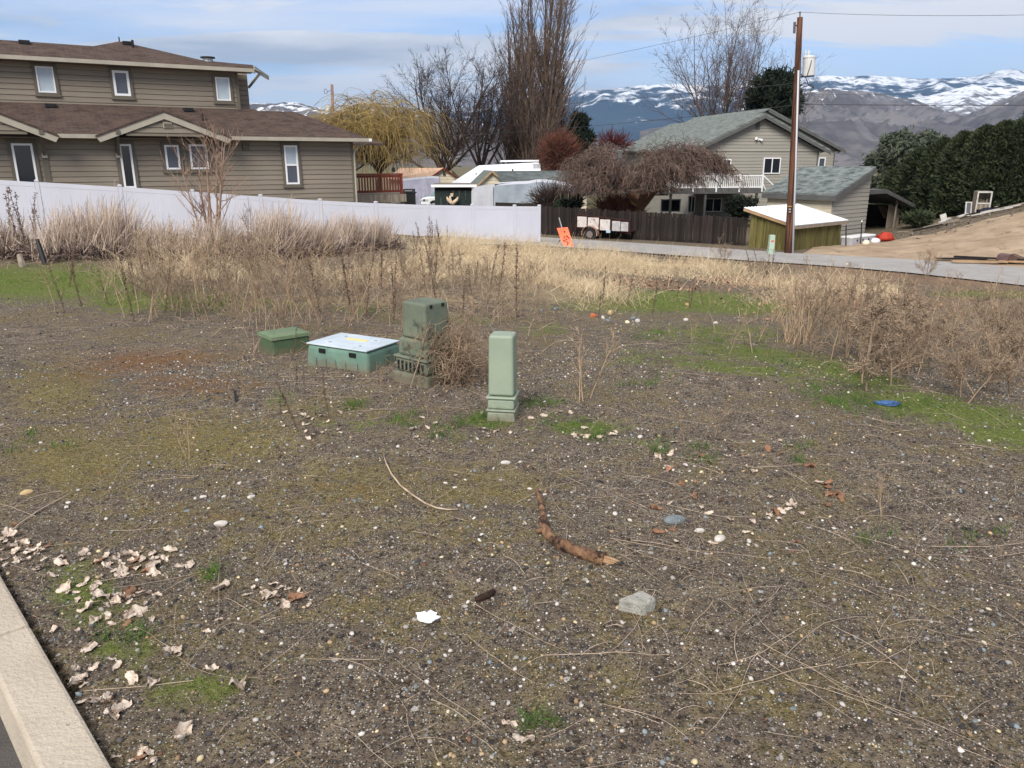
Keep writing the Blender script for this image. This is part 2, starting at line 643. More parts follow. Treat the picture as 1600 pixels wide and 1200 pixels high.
GFASC = M('grey_dark_fascia', srgb(92, 92, 90), srgb(82, 82, 80), 2, 0.7)
CREAM = M('cream_siding', srgb(214, 204, 180), srgb(200, 190, 168), 2, 0.8, rnd=0.04)
# ------------------------------------------------------------------ ground sheet
def axis(stops):
    out = [stops[0][0]]
    for (a, st) in stops[1:]:
        n = max(1, int(math.ceil((a - out[-1]) / st)))
        out += list(np.linspace(out[-1], a, n + 1)[1:])
    return np.array(out)


xh = axis([(0, 0), (3.6, 0.06), (9, 0.16), (20, 0.3), (40, 0.8), (120, 6), (600, 60), (3000, 400), (16000, 2600)])
gx = np.concatenate([-xh[:0:-1], xh])
gy = axis([(-14000, 0), (-600, 3000), (-40, 100), (-6, 3), (0.4, 0.4), (7.5, 0.06), (12, 0.13), (24, 0.25), (45, 0.6), (120, 5), (600, 40), (3000, 300), (18000, 2500)])
GX, GY = np.meshgrid(gx, gy)
GZ = hz(GX, GY)
ny, nx = GX.shape
PX, PY = project(GX, np.maximum(GY, 0.5), GZ)


def blob(cx_, cy_, rx, ry, tilt=0.0):
    dx = PX - cx_; dy = PY - cy_ - tilt * (PX - cx_)
    b = np.exp(-(dx / rx) ** 2 - (dy / ry) ** 2)
    return np.where(GY > 0.6, b, 0.0)


def blobs(lst):
    s = np.zeros_like(GX)
    for a in lst:
        wgt = a[0]
        s = np.maximum(s, wgt * blob(*a[1:]))
    return np.clip(s, 0, 1)


MASK_GREEN = [(1.0, 60, 442, 210, 34), (0.7, 300, 470, 150, 24), (0.75, 1150, 575, 200, 16, 0.12), (0.6, 700, 500, 130, 14), (0.9, 200, 470, 90, 22), (0.6, 400, 476, 130, 16), (1.0, 1060, 468, 150, 17), (0.9, 1180, 480, 110, 16),
              (1.0, 1480, 640, 190, 26, 0.16), (0.95, 1330, 585, 110, 24, 0.25), (0.8, 1170, 552, 150, 15, 0.1), (1.0, 1590, 682, 110, 24, 0.1),
              (0.75, 760, 655, 70, 14), (0.7, 905, 668, 110, 16), (0.7, 560, 482, 60, 12), (0.6, 850, 515, 60, 14), (0.6, 1010, 560, 80, 20),
              (0.8, 130, 935, 80, 60), (0.65, 190, 1010, 70, 60), (0.55, 300, 1080, 130, 60), (0.5, 560, 665, 120, 18), (0.5, 1000, 690, 60, 12),
              (0.8, 1550, 460, 120, 10), (0.5, 430, 625, 30, 12), (0.95, 1030, 474, 210, 18), (0.65, 1120, 520, 170, 20), (0.7, 1230, 560, 120, 18, 0.15)]
MASK_MOSS = [(0.95, 320, 690, 190, 60), (0.9, 120, 720, 150, 70), (0.75, 560, 760, 190, 60), (0.7, 760, 760, 150, 50), (0.85, 90, 610, 110, 60),
             (0.55, 700, 830, 180, 50), (0.5, 900, 1060, 260, 70), (0.5, 1000, 970, 160, 40), (0.6, 500, 640, 130, 30), (0.55, 650, 960, 220, 70), (0.6, 480, 830, 200, 50), (0.5, 250, 800, 160, 40), (0.5, 1150, 1090, 260, 70), (0.4, 1350, 930, 200, 60)]
MASK_RUST = [(1.0, 230, 565, 150, 22, -0.06), (0.8, 300, 600, 140, 26), (0.6, 150, 585, 80, 22), (0.5, 560, 760, 120, 20), (0.4, 330, 800, 120, 26)]
MASK_STRAW = [(1.0, 790, 400, 150, 22), (1.0, 850, 448, 110, 28), (0.9, 1000, 418, 130, 13), (0.8, 640, 425, 90, 26), (0.6, 700, 468, 140, 18), (0.5, 930, 470, 70, 18), (0.6, 680, 405, 110, 18), (0.5, 1080, 425, 80, 10), (0.4, 540, 440, 90, 24), (0.42, 340, 425, 150, 22), (0.5, 1300, 455, 150, 20), (0.36, 1500, 475, 130, 25), (0.4, 560, 475, 120, 14)]
MASK_LEAF = [(1.0, 1430, 428, 260, 16, 0.09), (0.8, 1020, 445, 110, 8, 0.08), (0.7, 1170, 440, 90, 12), (0.8, 1330, 470, 130, 20)]
mg, mm, mr, ms, ml = (blobs(x) for x in (MASK_GREEN, MASK_MOSS, MASK_RUST, MASK_STRAW, MASK_LEAF))
far = sstep(36, 60, GY)
V = np.stack([GX, GY, GZ], -1).reshape(-1, 3)
ii = (np.arange(ny - 1)[:, None] * nx + np.arange(nx - 1)[None]).reshape(-1)
F = np.stack([ii, ii + 1, ii + nx + 1, ii + nx], -1)
gme = np_mesh('ground', V, F, smooth=True, fattr=dict(m_green=mg.ravel(), m_moss=mm.ravel(), m_rust=mr.ravel(), m_straw=ms.ravel(), m_leaf=ml.ravel(), m_far=far.ravel()))


def ground_material():
    m = bpy.data.materials.new('ground_soil')
    m.use_nodes = True
    t = m.node_tree
    LK = t.links.new
    b = t.nodes['Principled BSDF']
    b.inputs['Roughness'].default_value = 0.97
    b.inputs['Specular IOR Level'].default_value = 0.12
    co = t.nodes.new('ShaderNodeTexCoord')
    vec = co.outputs['Object']

    def noise(s, d=6.0, r=0.6):
        n = nn(t, 'ShaderNodeTexNoise', Scale=s, Detail=d, Roughness=r)
        LK(vec, n.inputs['Vector'])
        return n.outputs[0]

    def attr(a):
        n = t.nodes.new('ShaderNodeAttribute')
        n.attribute_name = a
        return n.outputs['Fac']
    nb = noise(1.1, 7); nm = noise(7.0, 7, 0.65); nf = noise(42.0, 6, 0.7); ng = noise(160.0, 4, 0.7)
    soil = mixc(t, ramp(t, nm, [(0.36, 0.0), (0.66, 1.0)]), srgb(110, 96, 80), srgb(162, 146, 126))
    soil = mixc(t, ramp(t, nb, [(0.42, 0.0), (0.62, 0.6)]), soil, srgb(134, 122, 111))
    soil = mixc(t, ramp(t, nf, [(0.37, 0.9), (0.51, 0.0)]), soil, srgb(50, 42, 36))
    # grit
    vo = nn(t, 'ShaderNodeTexVoronoi', Scale=135.0)
    LK(vec, vo.inputs['Vector'])
    sp = t.nodes.new('ShaderNodeSeparateColor')
    LK(vo.outputs['Color'], sp.inputs[0])
    grit = ramp(t, sp.outputs[1], [(0.0, srgb(38, 36, 36)), (0.3, srgb(84, 80, 76)), (0.6, srgb(140, 130, 118)), (0.8, srgb(204, 194, 176)), (1.0, srgb(232, 226, 214))])
    gf = math_node(t, 'MULTIPLY', ramp(t, sp.outputs[0], [(0.36, 0.0), (0.42, 1.0)]), ramp(t, vo.outputs['Distance'], [(0.36, 1.0), (0.52, 0.0)]))
    gf = math_node(t, 'MULTIPLY', gf, ramp(t, nm, [(0.32, 0.45), (0.55, 1.0)]))
    soil = mixc(t, gf, soil, grit)
    # a few small pale stones and shells of bark
    vo2 = nn(t, 'ShaderNodeTexVoronoi', Scale=17.0)
    LK(vec, vo2.inputs['Vector'])
    sp2 = t.nodes.new('ShaderNodeSeparateColor')
    LK(vo2.outputs['Color'], sp2.inputs[0])
    pf = math_node(t, 'MULTIPLY', ramp(t, sp2.outputs[0], [(0.955, 0.0), (0.96, 1.0)]), ramp(t, vo2.outputs['Distance'], [(0.16, 1.0), (0.22, 0.0)]))

    def layer(base, name, c1, c2, nsrc, lo, hi, gain=1.0, speck=0.25):
        f = math_node(t, 'ADD', attr(name), math_node(t, 'MULTIPLY', math_node(t, 'SUBTRACT', nsrc, 0.5), 1.7))
        f = ramp(t, f, [(lo, 0.0), (hi, gain)])
        cc = mixc(t, ramp(t, nf, [(0.36, 0.0), (0.62, 1.0)]), c1, c2)
        return mixc(t, f, base, cc)
    c = layer(soil, 'm_moss', srgb(112, 100, 52), srgb(162, 146, 86), nm, 0.28, 0.85, 0.82)
    mossy_rand = ramp(t, math_node(t, 'MULTIPLY', nb, nm), [(0.235, 0.0), (0.32, 0.6)])
    c = mixc(t, mossy_rand, c, mixc(t, ramp(t, nf, [(0.36, 0.0), (0.62, 1.0)]), srgb(104, 92, 56), srgb(148, 132, 88)))
    c = layer(c, 'm_rust', srgb(112, 74, 44), srgb(150, 108, 66), nm, 0.34, 0.9, 0.75)
    c = mixc(t, math_node(t, 'MULTIPLY', gf, 0.55), c, grit)
    c = layer(c, 'm_green', srgb(90, 104, 44), srgb(136, 146, 78), nm, 0.36, 0.72, 0.9)
    c = layer(c, 'm_straw', srgb(150, 130, 102), srgb(192, 172, 140), nm, 0.25, 0.7, 0.85)
    c = layer(c, 'm_leaf', srgb(124, 100, 80), srgb(170, 142, 116), nm, 0.3, 0.7, 0.8)
    c = mixc(t, pf, c, srgb(214, 208, 198))
    c = mixc(t, attr('m_far'), c, mixc(t, ramp(t, nb, [(0.4, 0.0), (0.6, 1.0)]), srgb(120, 108, 86), srgb(96, 96, 66)))
    LK(c, b.inputs['Base Color'])
    h = math_node(t, 'ADD', math_node(t, 'MULTIPLY', nf, 0.6), math_node(t, 'MULTIPLY', ng, 0.25))
    h = math_node(t, 'ADD', h, math_node(t, 'MULTIPLY', gf, 0.25))
    bp = nn(t, 'ShaderNodeBump', Strength=1.0, Distance=0.05)
    LK(h, bp.inputs['Height'])
    LK(bp.outputs[0], b.inputs['Normal'])
    return m


ground = link('ground', gme, ground_material())
setp(ground, kind='structure')


# ------------------------------------------------------------------ kerb and street in front
def kpt(s, off):      # s along the kerb from KA, off towards the street
    return KA + KD * s + KN * off


kerb = thing('kerb', None, None, (KA[0], KA[1], 0))
setp(kerb, kind='structure')
for s0, s1 in ((-7.5, -4.52), (-4.5, -1.52), (-1.5, 0.485), (0.495, 3.4), (3.41, 6.4)):
    m_ = MB()
    a, b_, c_, d_ = kpt(s0, 0.0), kpt(s1, 0.0), kpt(s1, 0.145), kpt(s0, 0.145)
    e_, f_ = kpt(s1, 0.165), kpt(s0, 0.165)
    vs_ = []
    for p, z in ((a, -0.3), (b_, -0.3), (e_, -0.3), (f_, -0.3), (a, 0.035), (b_, 0.035), (c_, 0.035), (d_, 0.035)):
        vs_.append((p[0] - KA[0], p[1] - KA[1], z))
    m_.add(vs_, [(3, 2, 1, 0), (4, 5, 6, 7), (0, 1, 5, 4), (1, 2, 6, 5), (2, 3, 7, 6), (3, 0, 4, 7)])
    m_.build('kerb_segment', CONC, kerb, bevel=0.012)
m_ = MB()
q = [kpt(-8, 0.13), kpt(7, 0.13), kpt(7, 9.0), kpt(-8, 9.0)]
m_.prism([(p[0], p[1], -0.20) for p in q], (0, 0, 0.07))
m_.build('street', ASPHD, kind='structure')

# ------------------------------------------------------------------ lane behind the lot
near_px = [(700, 383), (780, 384), (850, 386), (930, 391), (1010, 397), (1090, 403), (1170, 409), (1250, 414), (1330, 420), (1420, 428), (1510, 438), (1600, 448), (1700, 462)]
far_px = [(700, 366), (780, 369), (850, 372), (930, 377), (1010, 382), (1090, 387), (1170, 392.5), (1250, 397.5), (1330, 402), (1420, 407), (1510, 413), (1600, 420), (1700, 429)]
NA = np.array([onground(x, y) for x, y in near_px]); FA = np.array([onground(x, y) for x, y in far_px])
rows = 7
LV = []
for i in range(rows):
    f = i / (rows - 1)
    q_ = NA * (1 - f) + FA * f
    for p in q_:
        LV.append((p[0], p[1], g0(p[0], p[1]) + 0.045))
nc = len(NA)
LF = [(r_ * nc + c, r_ * nc + c + 1, (r_ + 1) * nc + c + 1, (r_ + 1) * nc + c) for r_ in range(rows - 1) for c in range(nc - 1)]
lane = MB().add(LV, LF).build('lane', ASPH, smooth=True, kind='structure')

# dirt lot past the lane on the right
dx = np.linspace(0, 1, 36); dy = np.linspace(0, 1, 30)
FR = np.array([onground(x, y) for x, y in [(1255, 398), (1330, 402), (1420, 407), (1510, 413), (1600, 420), (1700, 429)]])
DV = []
for f in dy:
    for u_ in dx:
        s_ = u_ * (len(FR) - 1); i0 = min(int(s_), len(FR) - 2); fr_ = s_ - i0
        p = FR[i0] * (1 - fr_) + FR[i0 + 1] * fr_
        Lw = 3.5 + 7.5 * u_ ** 0.7
        X_ = p[0] + f * Lw * 0.5; Y_ = p[1] + 0.05 + f * Lw * 0.87
        DV.append((X_, Y_, g0(X_, Y_) + 0.03 + 0.16 * (fbm(np.array([X_ * 1.1]), np.array([Y_ * 1.7]), 3, 5)[0] - 0.35) * min(1, f * 6)))
nd = len(dx)
DF = [(r_ * nd + c, r_ * nd + c + 1, (r_ + 1) * nd + c + 1, (r_ + 1) * nd + c) for r_ in range(len(dy) - 1) for c in range(nd - 1)]
dirt = MB().add(DV, DF).build('dirt_lot', DIRT, smooth=True, kind='structure')


# ------------------------------------------------------------------ hills and mountains
def ridge(name, crest, D, D0, D2, zb, seed, amp, ncol=260, nrow=70, wl=600.0, mat=None, jag=0.0):
    crest = sorted(crest)
    xs = np.array([c[0] for c in crest], float); ys = np.array([c[1] for c in crest], float)
    px = np.linspace(xs[0], xs[-1], ncol)
    py = np.interp(px, xs, ys)
    if jag:
        py = py - jag * (fbm(px / 9.0, px * 0 + seed, 3, seed) - 0.5) * 2
    P = np.array([onY(a, b, D) for a, b in zip(px, py)])
    dirx = P[:, 0] / D
    zc_ = P[:, 2]
    t = np.concatenate([np.linspace(0, 1, nrow), np.linspace(1.06, 1.6, 8)])
    tt, cc = np.meshgrid(t, np.arange(ncol), indexing='ij')
    Yg = np.where(tt <= 1, D0 + (D - D0) * tt, D + (tt - 1) / 0.6 * D2)
    Xg = dirx[cc] * Yg
    sh = np.where(tt <= 1, 0.75 * tt ** 1.25 + 0.25 * tt, 1 - (tt - 1) * 1.2)
    n = 1 - np.abs(2 * fbm(Xg / wl, Yg / (wl * 1.4), 5, seed) - 1) * 1.6
    n2 = fbm(Xg / (wl * 0.3), Yg / (wl * 0.3), 4, seed + 50) - 0.5
    env = np.sin(np.clip(tt, 0, 1) * np.pi) ** 0.7 * (1 - 0.0 * tt)
    Zg = zb + (zc_[cc] - zb) * sh + env * amp * (n - 0.45) + env * amp * 0.35 * n2
    # nothing in front rises over the crest line
    lim = CAMZ + (zc_[cc] - CAMZ) / D * Yg * 0.985
    Zg = np.where(tt < 0.97, np.minimum(Zg, np.maximum(lim, zb)), Zg)
    nr = len(t)
    V_ = np.stack([Xg, Yg, Zg], -1).reshape(-1, 3)
    i_ = (np.arange(nr - 1)[:, None] * ncol + np.arange(ncol - 1)[None]).reshape(-1)
    F_ = np.stack([i_, i_ + 1, i_ + ncol + 1, i_ + ncol], -1)
    o = link(name, np_mesh(name, V_, F_, smooth=True), mat)
    setp(o, kind='structure')
    return o


def hill_mat(name, base, base2, dark, snow_lo, snow_hi, zlo, zhi, nscale, treef=0.5, tree_s=0.02):
    m = bpy.data.materials.new(name)
    m.use_nodes = True
    t = m.node_tree
    LK = t.links.new
    b = t.nodes['Principled BSDF']
    b.inputs['Roughness'].default_value = 1.0
    b.inputs['Specular IOR Level'].default_value = 0.05
    ge = t.nodes.new('ShaderNodeNewGeometry')
    sp = t.nodes.new('ShaderNodeSeparateXYZ')
    LK(ge.outputs['Position'], sp.inputs[0])

    def noise(s, d=7.0, r=0.6):
        n = nn(t, 'ShaderNodeTexNoise', Scale=s, Detail=d, Roughness=r)
        LK(ge.outputs['Position'], n.inputs['Vector'])
        return n.outputs[0]
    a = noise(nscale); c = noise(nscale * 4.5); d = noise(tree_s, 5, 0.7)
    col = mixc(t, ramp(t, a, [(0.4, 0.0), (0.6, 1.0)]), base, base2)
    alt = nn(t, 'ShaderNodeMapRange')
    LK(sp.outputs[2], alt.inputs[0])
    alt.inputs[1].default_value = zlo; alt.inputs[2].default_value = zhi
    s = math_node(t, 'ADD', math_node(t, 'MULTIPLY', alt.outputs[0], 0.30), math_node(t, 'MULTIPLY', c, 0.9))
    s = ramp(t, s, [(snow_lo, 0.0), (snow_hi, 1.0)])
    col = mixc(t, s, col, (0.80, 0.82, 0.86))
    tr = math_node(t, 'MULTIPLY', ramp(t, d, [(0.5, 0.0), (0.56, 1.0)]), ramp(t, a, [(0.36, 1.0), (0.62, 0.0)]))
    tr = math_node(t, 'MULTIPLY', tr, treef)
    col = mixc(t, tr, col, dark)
    LK(col, b.inputs['Base Color'])
    return m


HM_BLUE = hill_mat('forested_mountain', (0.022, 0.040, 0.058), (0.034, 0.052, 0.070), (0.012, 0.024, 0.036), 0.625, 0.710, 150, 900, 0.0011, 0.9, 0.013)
HM_MID = hill_mat('scrub_hill', (0.185, 0.170, 0.165), (0.090, 0.082, 0.082), (0.030, 0.034, 0.032), 0.690, 0.735, 60, 380, 0.0055, 0.8, 0.022)
HM_SNOW = hill_mat('snowy_hill', (0.20, 0.175, 0.155), (0.12, 0.105, 0.095), (0.06, 0.06, 0.06), 0.635, 0.735, 60, 420, 0.003, 0.5, 0.02)
HM_LEFT = hill_mat('left_hill', (0.17, 0.15, 0.135), (0.09, 0.08, 0.075), (0.05, 0.05, 0.05), 0.655, 0.70, 20, 320, 0.004, 0.6, 0.02)
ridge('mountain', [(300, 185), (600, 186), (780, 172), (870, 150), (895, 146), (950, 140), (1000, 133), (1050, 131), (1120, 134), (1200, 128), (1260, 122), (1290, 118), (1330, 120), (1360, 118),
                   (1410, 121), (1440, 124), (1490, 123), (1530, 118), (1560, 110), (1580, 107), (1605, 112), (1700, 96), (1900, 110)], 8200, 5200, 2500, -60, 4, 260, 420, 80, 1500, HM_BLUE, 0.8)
ridge('snowy_hill', [(1180, 170), (1300, 172), (1400, 154), (1450, 150), (1490, 140), (1520, 132), (1545, 137), (1600, 134), (1700, 128), (1900, 120)], 5600, 3900, 1200, -40, 21, 90, 300, 60, 700, HM_SNOW, 1.0)
ridge('scrub_hill', [(1000, 205), (1100, 185), (1180, 170), (1240, 148), (1290, 139), (1340, 141), (1380, 146), (1420, 156), (1460, 168), (1500, 182), (1550, 196), (1620, 206), (1800, 214)],
      3500, 1500, 900, -14, 33, 130, 340, 90, 300, HM_MID, 0.9)
ridge('hill_spur', [(1380, 232), (1440, 212), (1500, 186), (1550, 163), (1600, 142), (1700, 110), (1900, 90)], 2600, 1500, 700, -12, 41, 80, 200, 60, 240, HM_MID, 0.8)
ridge('left_hill', [(-500, 175), (200, 178), (300, 170), (385, 160), (430, 163), (462, 161), (490, 168), (520, 174), (560, 160), (600, 163), (660, 174), (720, 188), (800, 204), (900, 215), (1000, 225), (1100, 236)],
      3900, 1900, 1000, -14, 57, 120, 360, 70, 500, HM_LEFT, 1.0)
# ------------------------------------------------------------------ frames and building helpers
class Fr:
    """a building's own axes: x along its front, y inwards, z up"""
    def __init__(s, ox, oy, ang):
        s.o = np.array([ox, oy, 0.0]); s.a = ang
        s.ex = np.array([math.cos(ang), math.sin(ang), 0.0]); s.ey = np.array([-math.sin(ang), math.cos(ang), 0.0])

    def pl(s, px, py, y=0.0):           # pixel -> (x, z) on the plane y = const
        d = ray(px, py); c = np.array([0, 0, CAMZ])
        t = np.dot(s.o + s.ey * y - c, s.ey) / np.dot(d, s.ey)
        p = c + d * t - s.o
        return float(np.dot(p, s.ex)), float(p[2])

    def plx(s, px, py, x=0.0):          # pixel -> (y, z) on the plane x = const
        d = ray(px, py); c = np.array([0, 0, CAMZ])
        t = np.dot(s.o + s.ex * x - c, s.ex) / np.dot(d, s.ex)
        p = c + d * t - s.o
        return float(np.dot(p, s.ey)), float(p[2])

    def rect(s, x0, x1, y0, y1, y=0.0):
        a = s.pl(x0, y0, y); b = s.pl(x1, y0, y); c = s.pl((x0 + x1) / 2, y1, y)
        return a[0], b[0], c[1], 0.5 * (a[1] + b[1])

    def slope(s, px, py, y0, z0, k):    # pixel -> (x, y, z) on the roof plane z = z0 + k (y - y0)
        d = ray(px, py); c = np.array([0, 0, CAMZ]) - s.o
        dy = np.dot(d, s.ey); cy_ = np.dot(c, s.ey)
        t = (z0 + k * (cy_ - y0) - c[2]) / (d[2] - k * dy)
        p = c + d * t
        return np.array([np.dot(p, s.ex), np.dot(p, s.ey), p[2]])

    def thing(s, name, label, cat, z=0.0, group=None):
        return thing(name, label, cat, (s.o[0], s.o[1], z), s.a, group)


def siding(parent, x0, x1, z0, z1, y, mat, ex=0.2, xr=None, out=-1):
    n = int(math.ceil((z1 - z0) / ex))
    first = None
    for i in range(n):
        za = z0 + i * ex; zb = min(za + ex + 0.012, z1 + 0.012)
        a, b = (x0, x1) if xr is None else xr(za + ex * 0.5)
        if b - a < 0.05:
            continue
        if xr is None and first is not None and zb - za > ex:
            dup(first, parent, (0, 0, i * ex))
            continue
        m_ = MB()
        p = [(a, y, za + 0.022), (a, y + out * 0.048, za + 0.022), (a, y + out * 0.030, zb - 0.012), (a, y, zb - 0.012)]
        m_.prism(p, (b - a, 0, 0))
        o = m_.build('siding_board', mat, parent)
        if first is None and xr is None:
            first = o
            # keep the mesh at the first row, move the copies


def window(parent, x0, x1, z0, z1, y, pane, fw=0.06, trim=None, tw=0.10, mull=None, rail=None, name='window', fmat=None, sill=True):
    """front faces -y"""
    fmat = fmat or WFRAME
    m_ = MB()
    if trim:
        m_.box(x0 - tw, x0, y - 0.055, y + 0.02, z0 - tw * 0.7, z1 + tw)
        m_.box(x1, x1 + tw, y - 0.055, y + 0.02, z0 - tw * 0.7, z1 + tw)
        m_.box(x0, x1, y - 0.053, y + 0.02, z1, z1 + tw)
        m_.box(x0 - tw - 0.03, x1 + tw + 0.03, y - 0.07, y, z0 - tw * 0.7 - 0.06, z0 - tw * 0.7)
        m_.box(x0, x1, y - 0.051, y + 0.02, z0 - tw * 0.7, z0)
        part = m_.build(name, trim, parent)
    else:
        m_.box(x0, x1, y - 0.012, y + 0.02, z0, z1)
        part = m_.build(name, fmat, parent)
    f = MB()
    f.box(x0 + 0.002, x0 + fw, y - 0.062, y - 0.004, z0 + 0.002, z1 - 0.002).box(x1 - fw, x1 - 0.002, y - 0.062, y - 0.004, z0 + 0.002, z1 - 0.002)
    f.box(x0 + fw, x1 - fw, y - 0.060, y - 0.004, z1 - fw, z1 - 0.004).box(x0 + fw, x1 - fw, y - 0.060, y - 0.004, z0 + 0.004, z0 + fw)
    if mull is not None:
        xm = x0 + (x1 - x0) * mull
        f.box(xm - fw * 0.5, xm + fw * 0.5, y - 0.058, y - 0.004, z0 + fw, z1 - fw)
    if rail is not None:
        zm = z0 + (z1 - z0) * rail
        f.box(x0 + fw, x1 - fw, y - 0.058, y - 0.004, zm - fw * 0.5, zm + fw * 0.5)
    f.build('frame', fmat, part)
    panes = [(x0 + fw, x1 - fw, z0 + fw, z1 - fw)]
    if mull is not None:
        xm = x0 + (x1 - x0) * mull
        panes = [(x0 + fw, xm - fw * 0.5, z0 + fw, z1 - fw), (xm + fw * 0.5, x1 - fw, z0 + fw, z1 - fw)]
    if rail is not None:
        zm = z0 + (z1 - z0) * rail
        panes = [(x0 + fw, x1 - fw, z0 + fw, zm - fw * 0.5), (x0 + fw, x1 - fw, zm + fw * 0.5, z1 - fw)]
    for i, p in enumerate(panes):
        pm = pane[i % len(pane)] if isinstance(pane, (list, tuple)) else pane
        MB().box(p[0], p[1], y - 0.030, y - 0.022, p[2], p[3]).build('pane', pm, part)
    return part


# ------------------------------------------------------------------ left house
H = Fr(-7.16, 36.0, math.atan2(0.514, 0.857))
house = H.thing('house', 'taupe two-storey house with brown shingle roofs behind the white fence', 'house')
zg = -1.7
xL = -24.0
zE = H.pl(480, 214.5, -0.6)[1]          # top of the lower fascia
SL = 0.50
yU = 1.8                                 # plane of the upper storey
# lower walls
MB().box(xL, 0, 0.0, 9.0, zg, zE - 0.06).build('wall', SIDING, house)
siding(house, xL, 0.02, zE - 0.16 - 0.2 * 17, zE - 0.16, 0.0, SIDING, 0.2)
MB().box(-0.09, 0.03, -0.062, 0.0, zg, zE - 0.16).build('corner_board', TRIM_T, house)
MB().box(xL, 0.02, -0.028, 0.0, zg, zE - 0.16 - 0.2 * 17).build('skirt_board', TRIM_T, house)
# lower roof, front slope, with its hip down to the right corner
xe = H.pl(578, 216, -0.6)[0]
ztop = zE + SL * (yU + 0.6)
xh_ = H.pl(388, 171, yU)[0]
pz = lambda x, y: (x, y, zE + SL * (y + 0.6))
MB().prism([pz(xL, -0.6), pz(xe, -0.6), (xh_ + 0.2, yU, ztop), pz(xL, yU)], (0, 0, -0.10)).build('roof', ROOF_B, house)
# slope on the far right side of the hip
MB().prism([(xe, -0.6, zE - 0.004), (xe, 8.6, zE - 0.004), (xh_ + 0.2, 6.4, ztop), (xh_ + 0.2, yU, ztop - 0.004)], (0, 0, -0.09)).build('roof', ROOF_B, house)
# the lower ridge seen past the upper storey
yB = 6.5
bx0, bz = H.pl(386, 172.5, yB); bx1, _ = H.pl(460, 173, yB)
MB().prism([(bx0 - 2, yB, bz), (bx1, yB, bz), (bx1 + 3.4, yB - 3.4, bz - 1.55), (bx0 - 2, yB - 3.4, bz - 1.55)], (0, 0, -0.10)).build('roof', ROOF_B, house)
MB().prism([(bx0 - 2, yB, bz), (bx1, yB, bz), (bx1 + 3.4, yB + 3.4, bz - 1.55), (bx0 - 2, yB + 3.4, bz - 1.55)], (0, 0, -0.11)).build('roof', ROOF_B, house)
# fascia and soffit
gxa = H.pl(90, 212, -0.6)[0]; gxb = H.pl(166, 213, -0.6)[0]; gxc = H.pl(356, 215, -0.6)[0]
for a, b in ((gxa, gxb), (gxc, xe)):
    MB().box(a, b, -0.63, -0.602, zE - 0.15, zE - 0.005).build('fascia', FASCIA, house)
MB().box(xL, xe - 0.02, -0.60, 0.0, zE - 0.155, zE - 0.125).build('soffit', SOFFIT, house)
MB().box(xe - 0.06, xe + 0.06, -0.66, -0.634, zE - 0.14, zE - 0.02).build('gutter_end', WFRAME, house)
# porch gables
yg = -0.95
for (pk, lf, rt, hasvent) in (((259, 174.5), (150, 213.5), (362, 216), True), ((-14, 172), (-118, 210), (92, 213.5), False)):
    kx, kz_ = H.pl(*pk, yg); lx, lz = H.pl(*lf, yg); rx, rz_ = H.pl(*rt, yg)
    fz = 0.5 * (lz + rz_)
    hw = 0.5 * (rx - lx); kx = 0.5 * (rx + lx)
    for sgn in (-1, 1):
        ex_ = kx + sgn * hw
        MB().prism([(kx, yg - 0.03, kz_ + 0.05), (ex_, yg - 0.03, fz + 0.05), (ex_, 1.4, fz + 0.05), (kx, 1.4, kz_ + 0.05)], (0, 0, -0.07)).build('gable_roof', ROOF_B, house)
        MB().prism([(kx, yg, kz_ - 0.022), (ex_, yg, fz - 0.022), (ex_ - sgn * 0.12, yg, fz - 0.20), (kx, yg, kz_ - 0.27)], (0, 0.04, 0)).build('rake_board', FASCIA, house)
    tz = H.pl(260, 208.5, yg)[1]
    sl_ = (kz_ - fz) / hw
    xr = lambda z, kx=kx, kz_=kz_, sl_=sl_: (kx - max(0, (kz_ - 0.25 - z) / sl_), kx + max(0, (kz_ - 0.25 - z) / sl_))
    a, b = xr(tz)
    MB().prism([(a, yg + 0.12, tz), (b, yg + 0.12, tz), (kx, yg + 0.12, kz_ - 0.25)], (0, 0.06, 0)).build('gable_wall', SIDING, house)
    siding(house, 0, 0, tz, kz_ - 0.3, yg + 0.12, SIDING, 0.2, xr)
    MB().box(a, b, yg + 0.06, 0.0, tz - 0.10, tz - 0.01).build('gable_soffit', SOFFIT, house)
    if hasvent:
        v0, v1, v2, v3 = H.rect(255.5, 267, 192.5, 199, yg + 0.08)
        vp = MB().box(v0 - 0.03, v1 + 0.03, yg + 0.05, yg + 0.10, v2 - 0.03, v3 + 0.03).build('vent', FASCIA, house)
        for q_ in range(3):
            zz_ = v2 + (v3 - v2) * (q_ + 0.5) / 3
            MB().box(v0, v1, yg + 0.03, yg + 0.052, zz_ - 0.02, zz_ + 0.02).build('slat', TRIM_T, vp)
# knee braces and their posts
for pxb in (64, 183, 338):
    bx_, bz1 = H.pl(pxb, 206, yg + 0.2)
    bz0 = H.pl(pxb, 243, 0)[1]
    m_ = MB().box(bx_ - 0.07, bx_ + 0.07, yg - 0.04, 0.0, bz1 - 0.08, bz1 + 0.06)
    m_.beam((bx_, yg + 0.15, bz1 - 0.08), (bx_, -0.06, bz0), 0.10, 0.10)
    br_ = m_.build('brace', TRIM_T, house)
    MB().box(bx_ - 0.09, bx_ + 0.09, -0.13, -0.05, bz0 - 0.09, bz0 + 0.09).build('brace_block', FASCIA, br_)
    MB().box(bx_ - 0.10, bx_ + 0.10, -0.065, -0.02, zg + 0.3, bz0 - 0.1).build('brace_post', TRIM_T, br_)
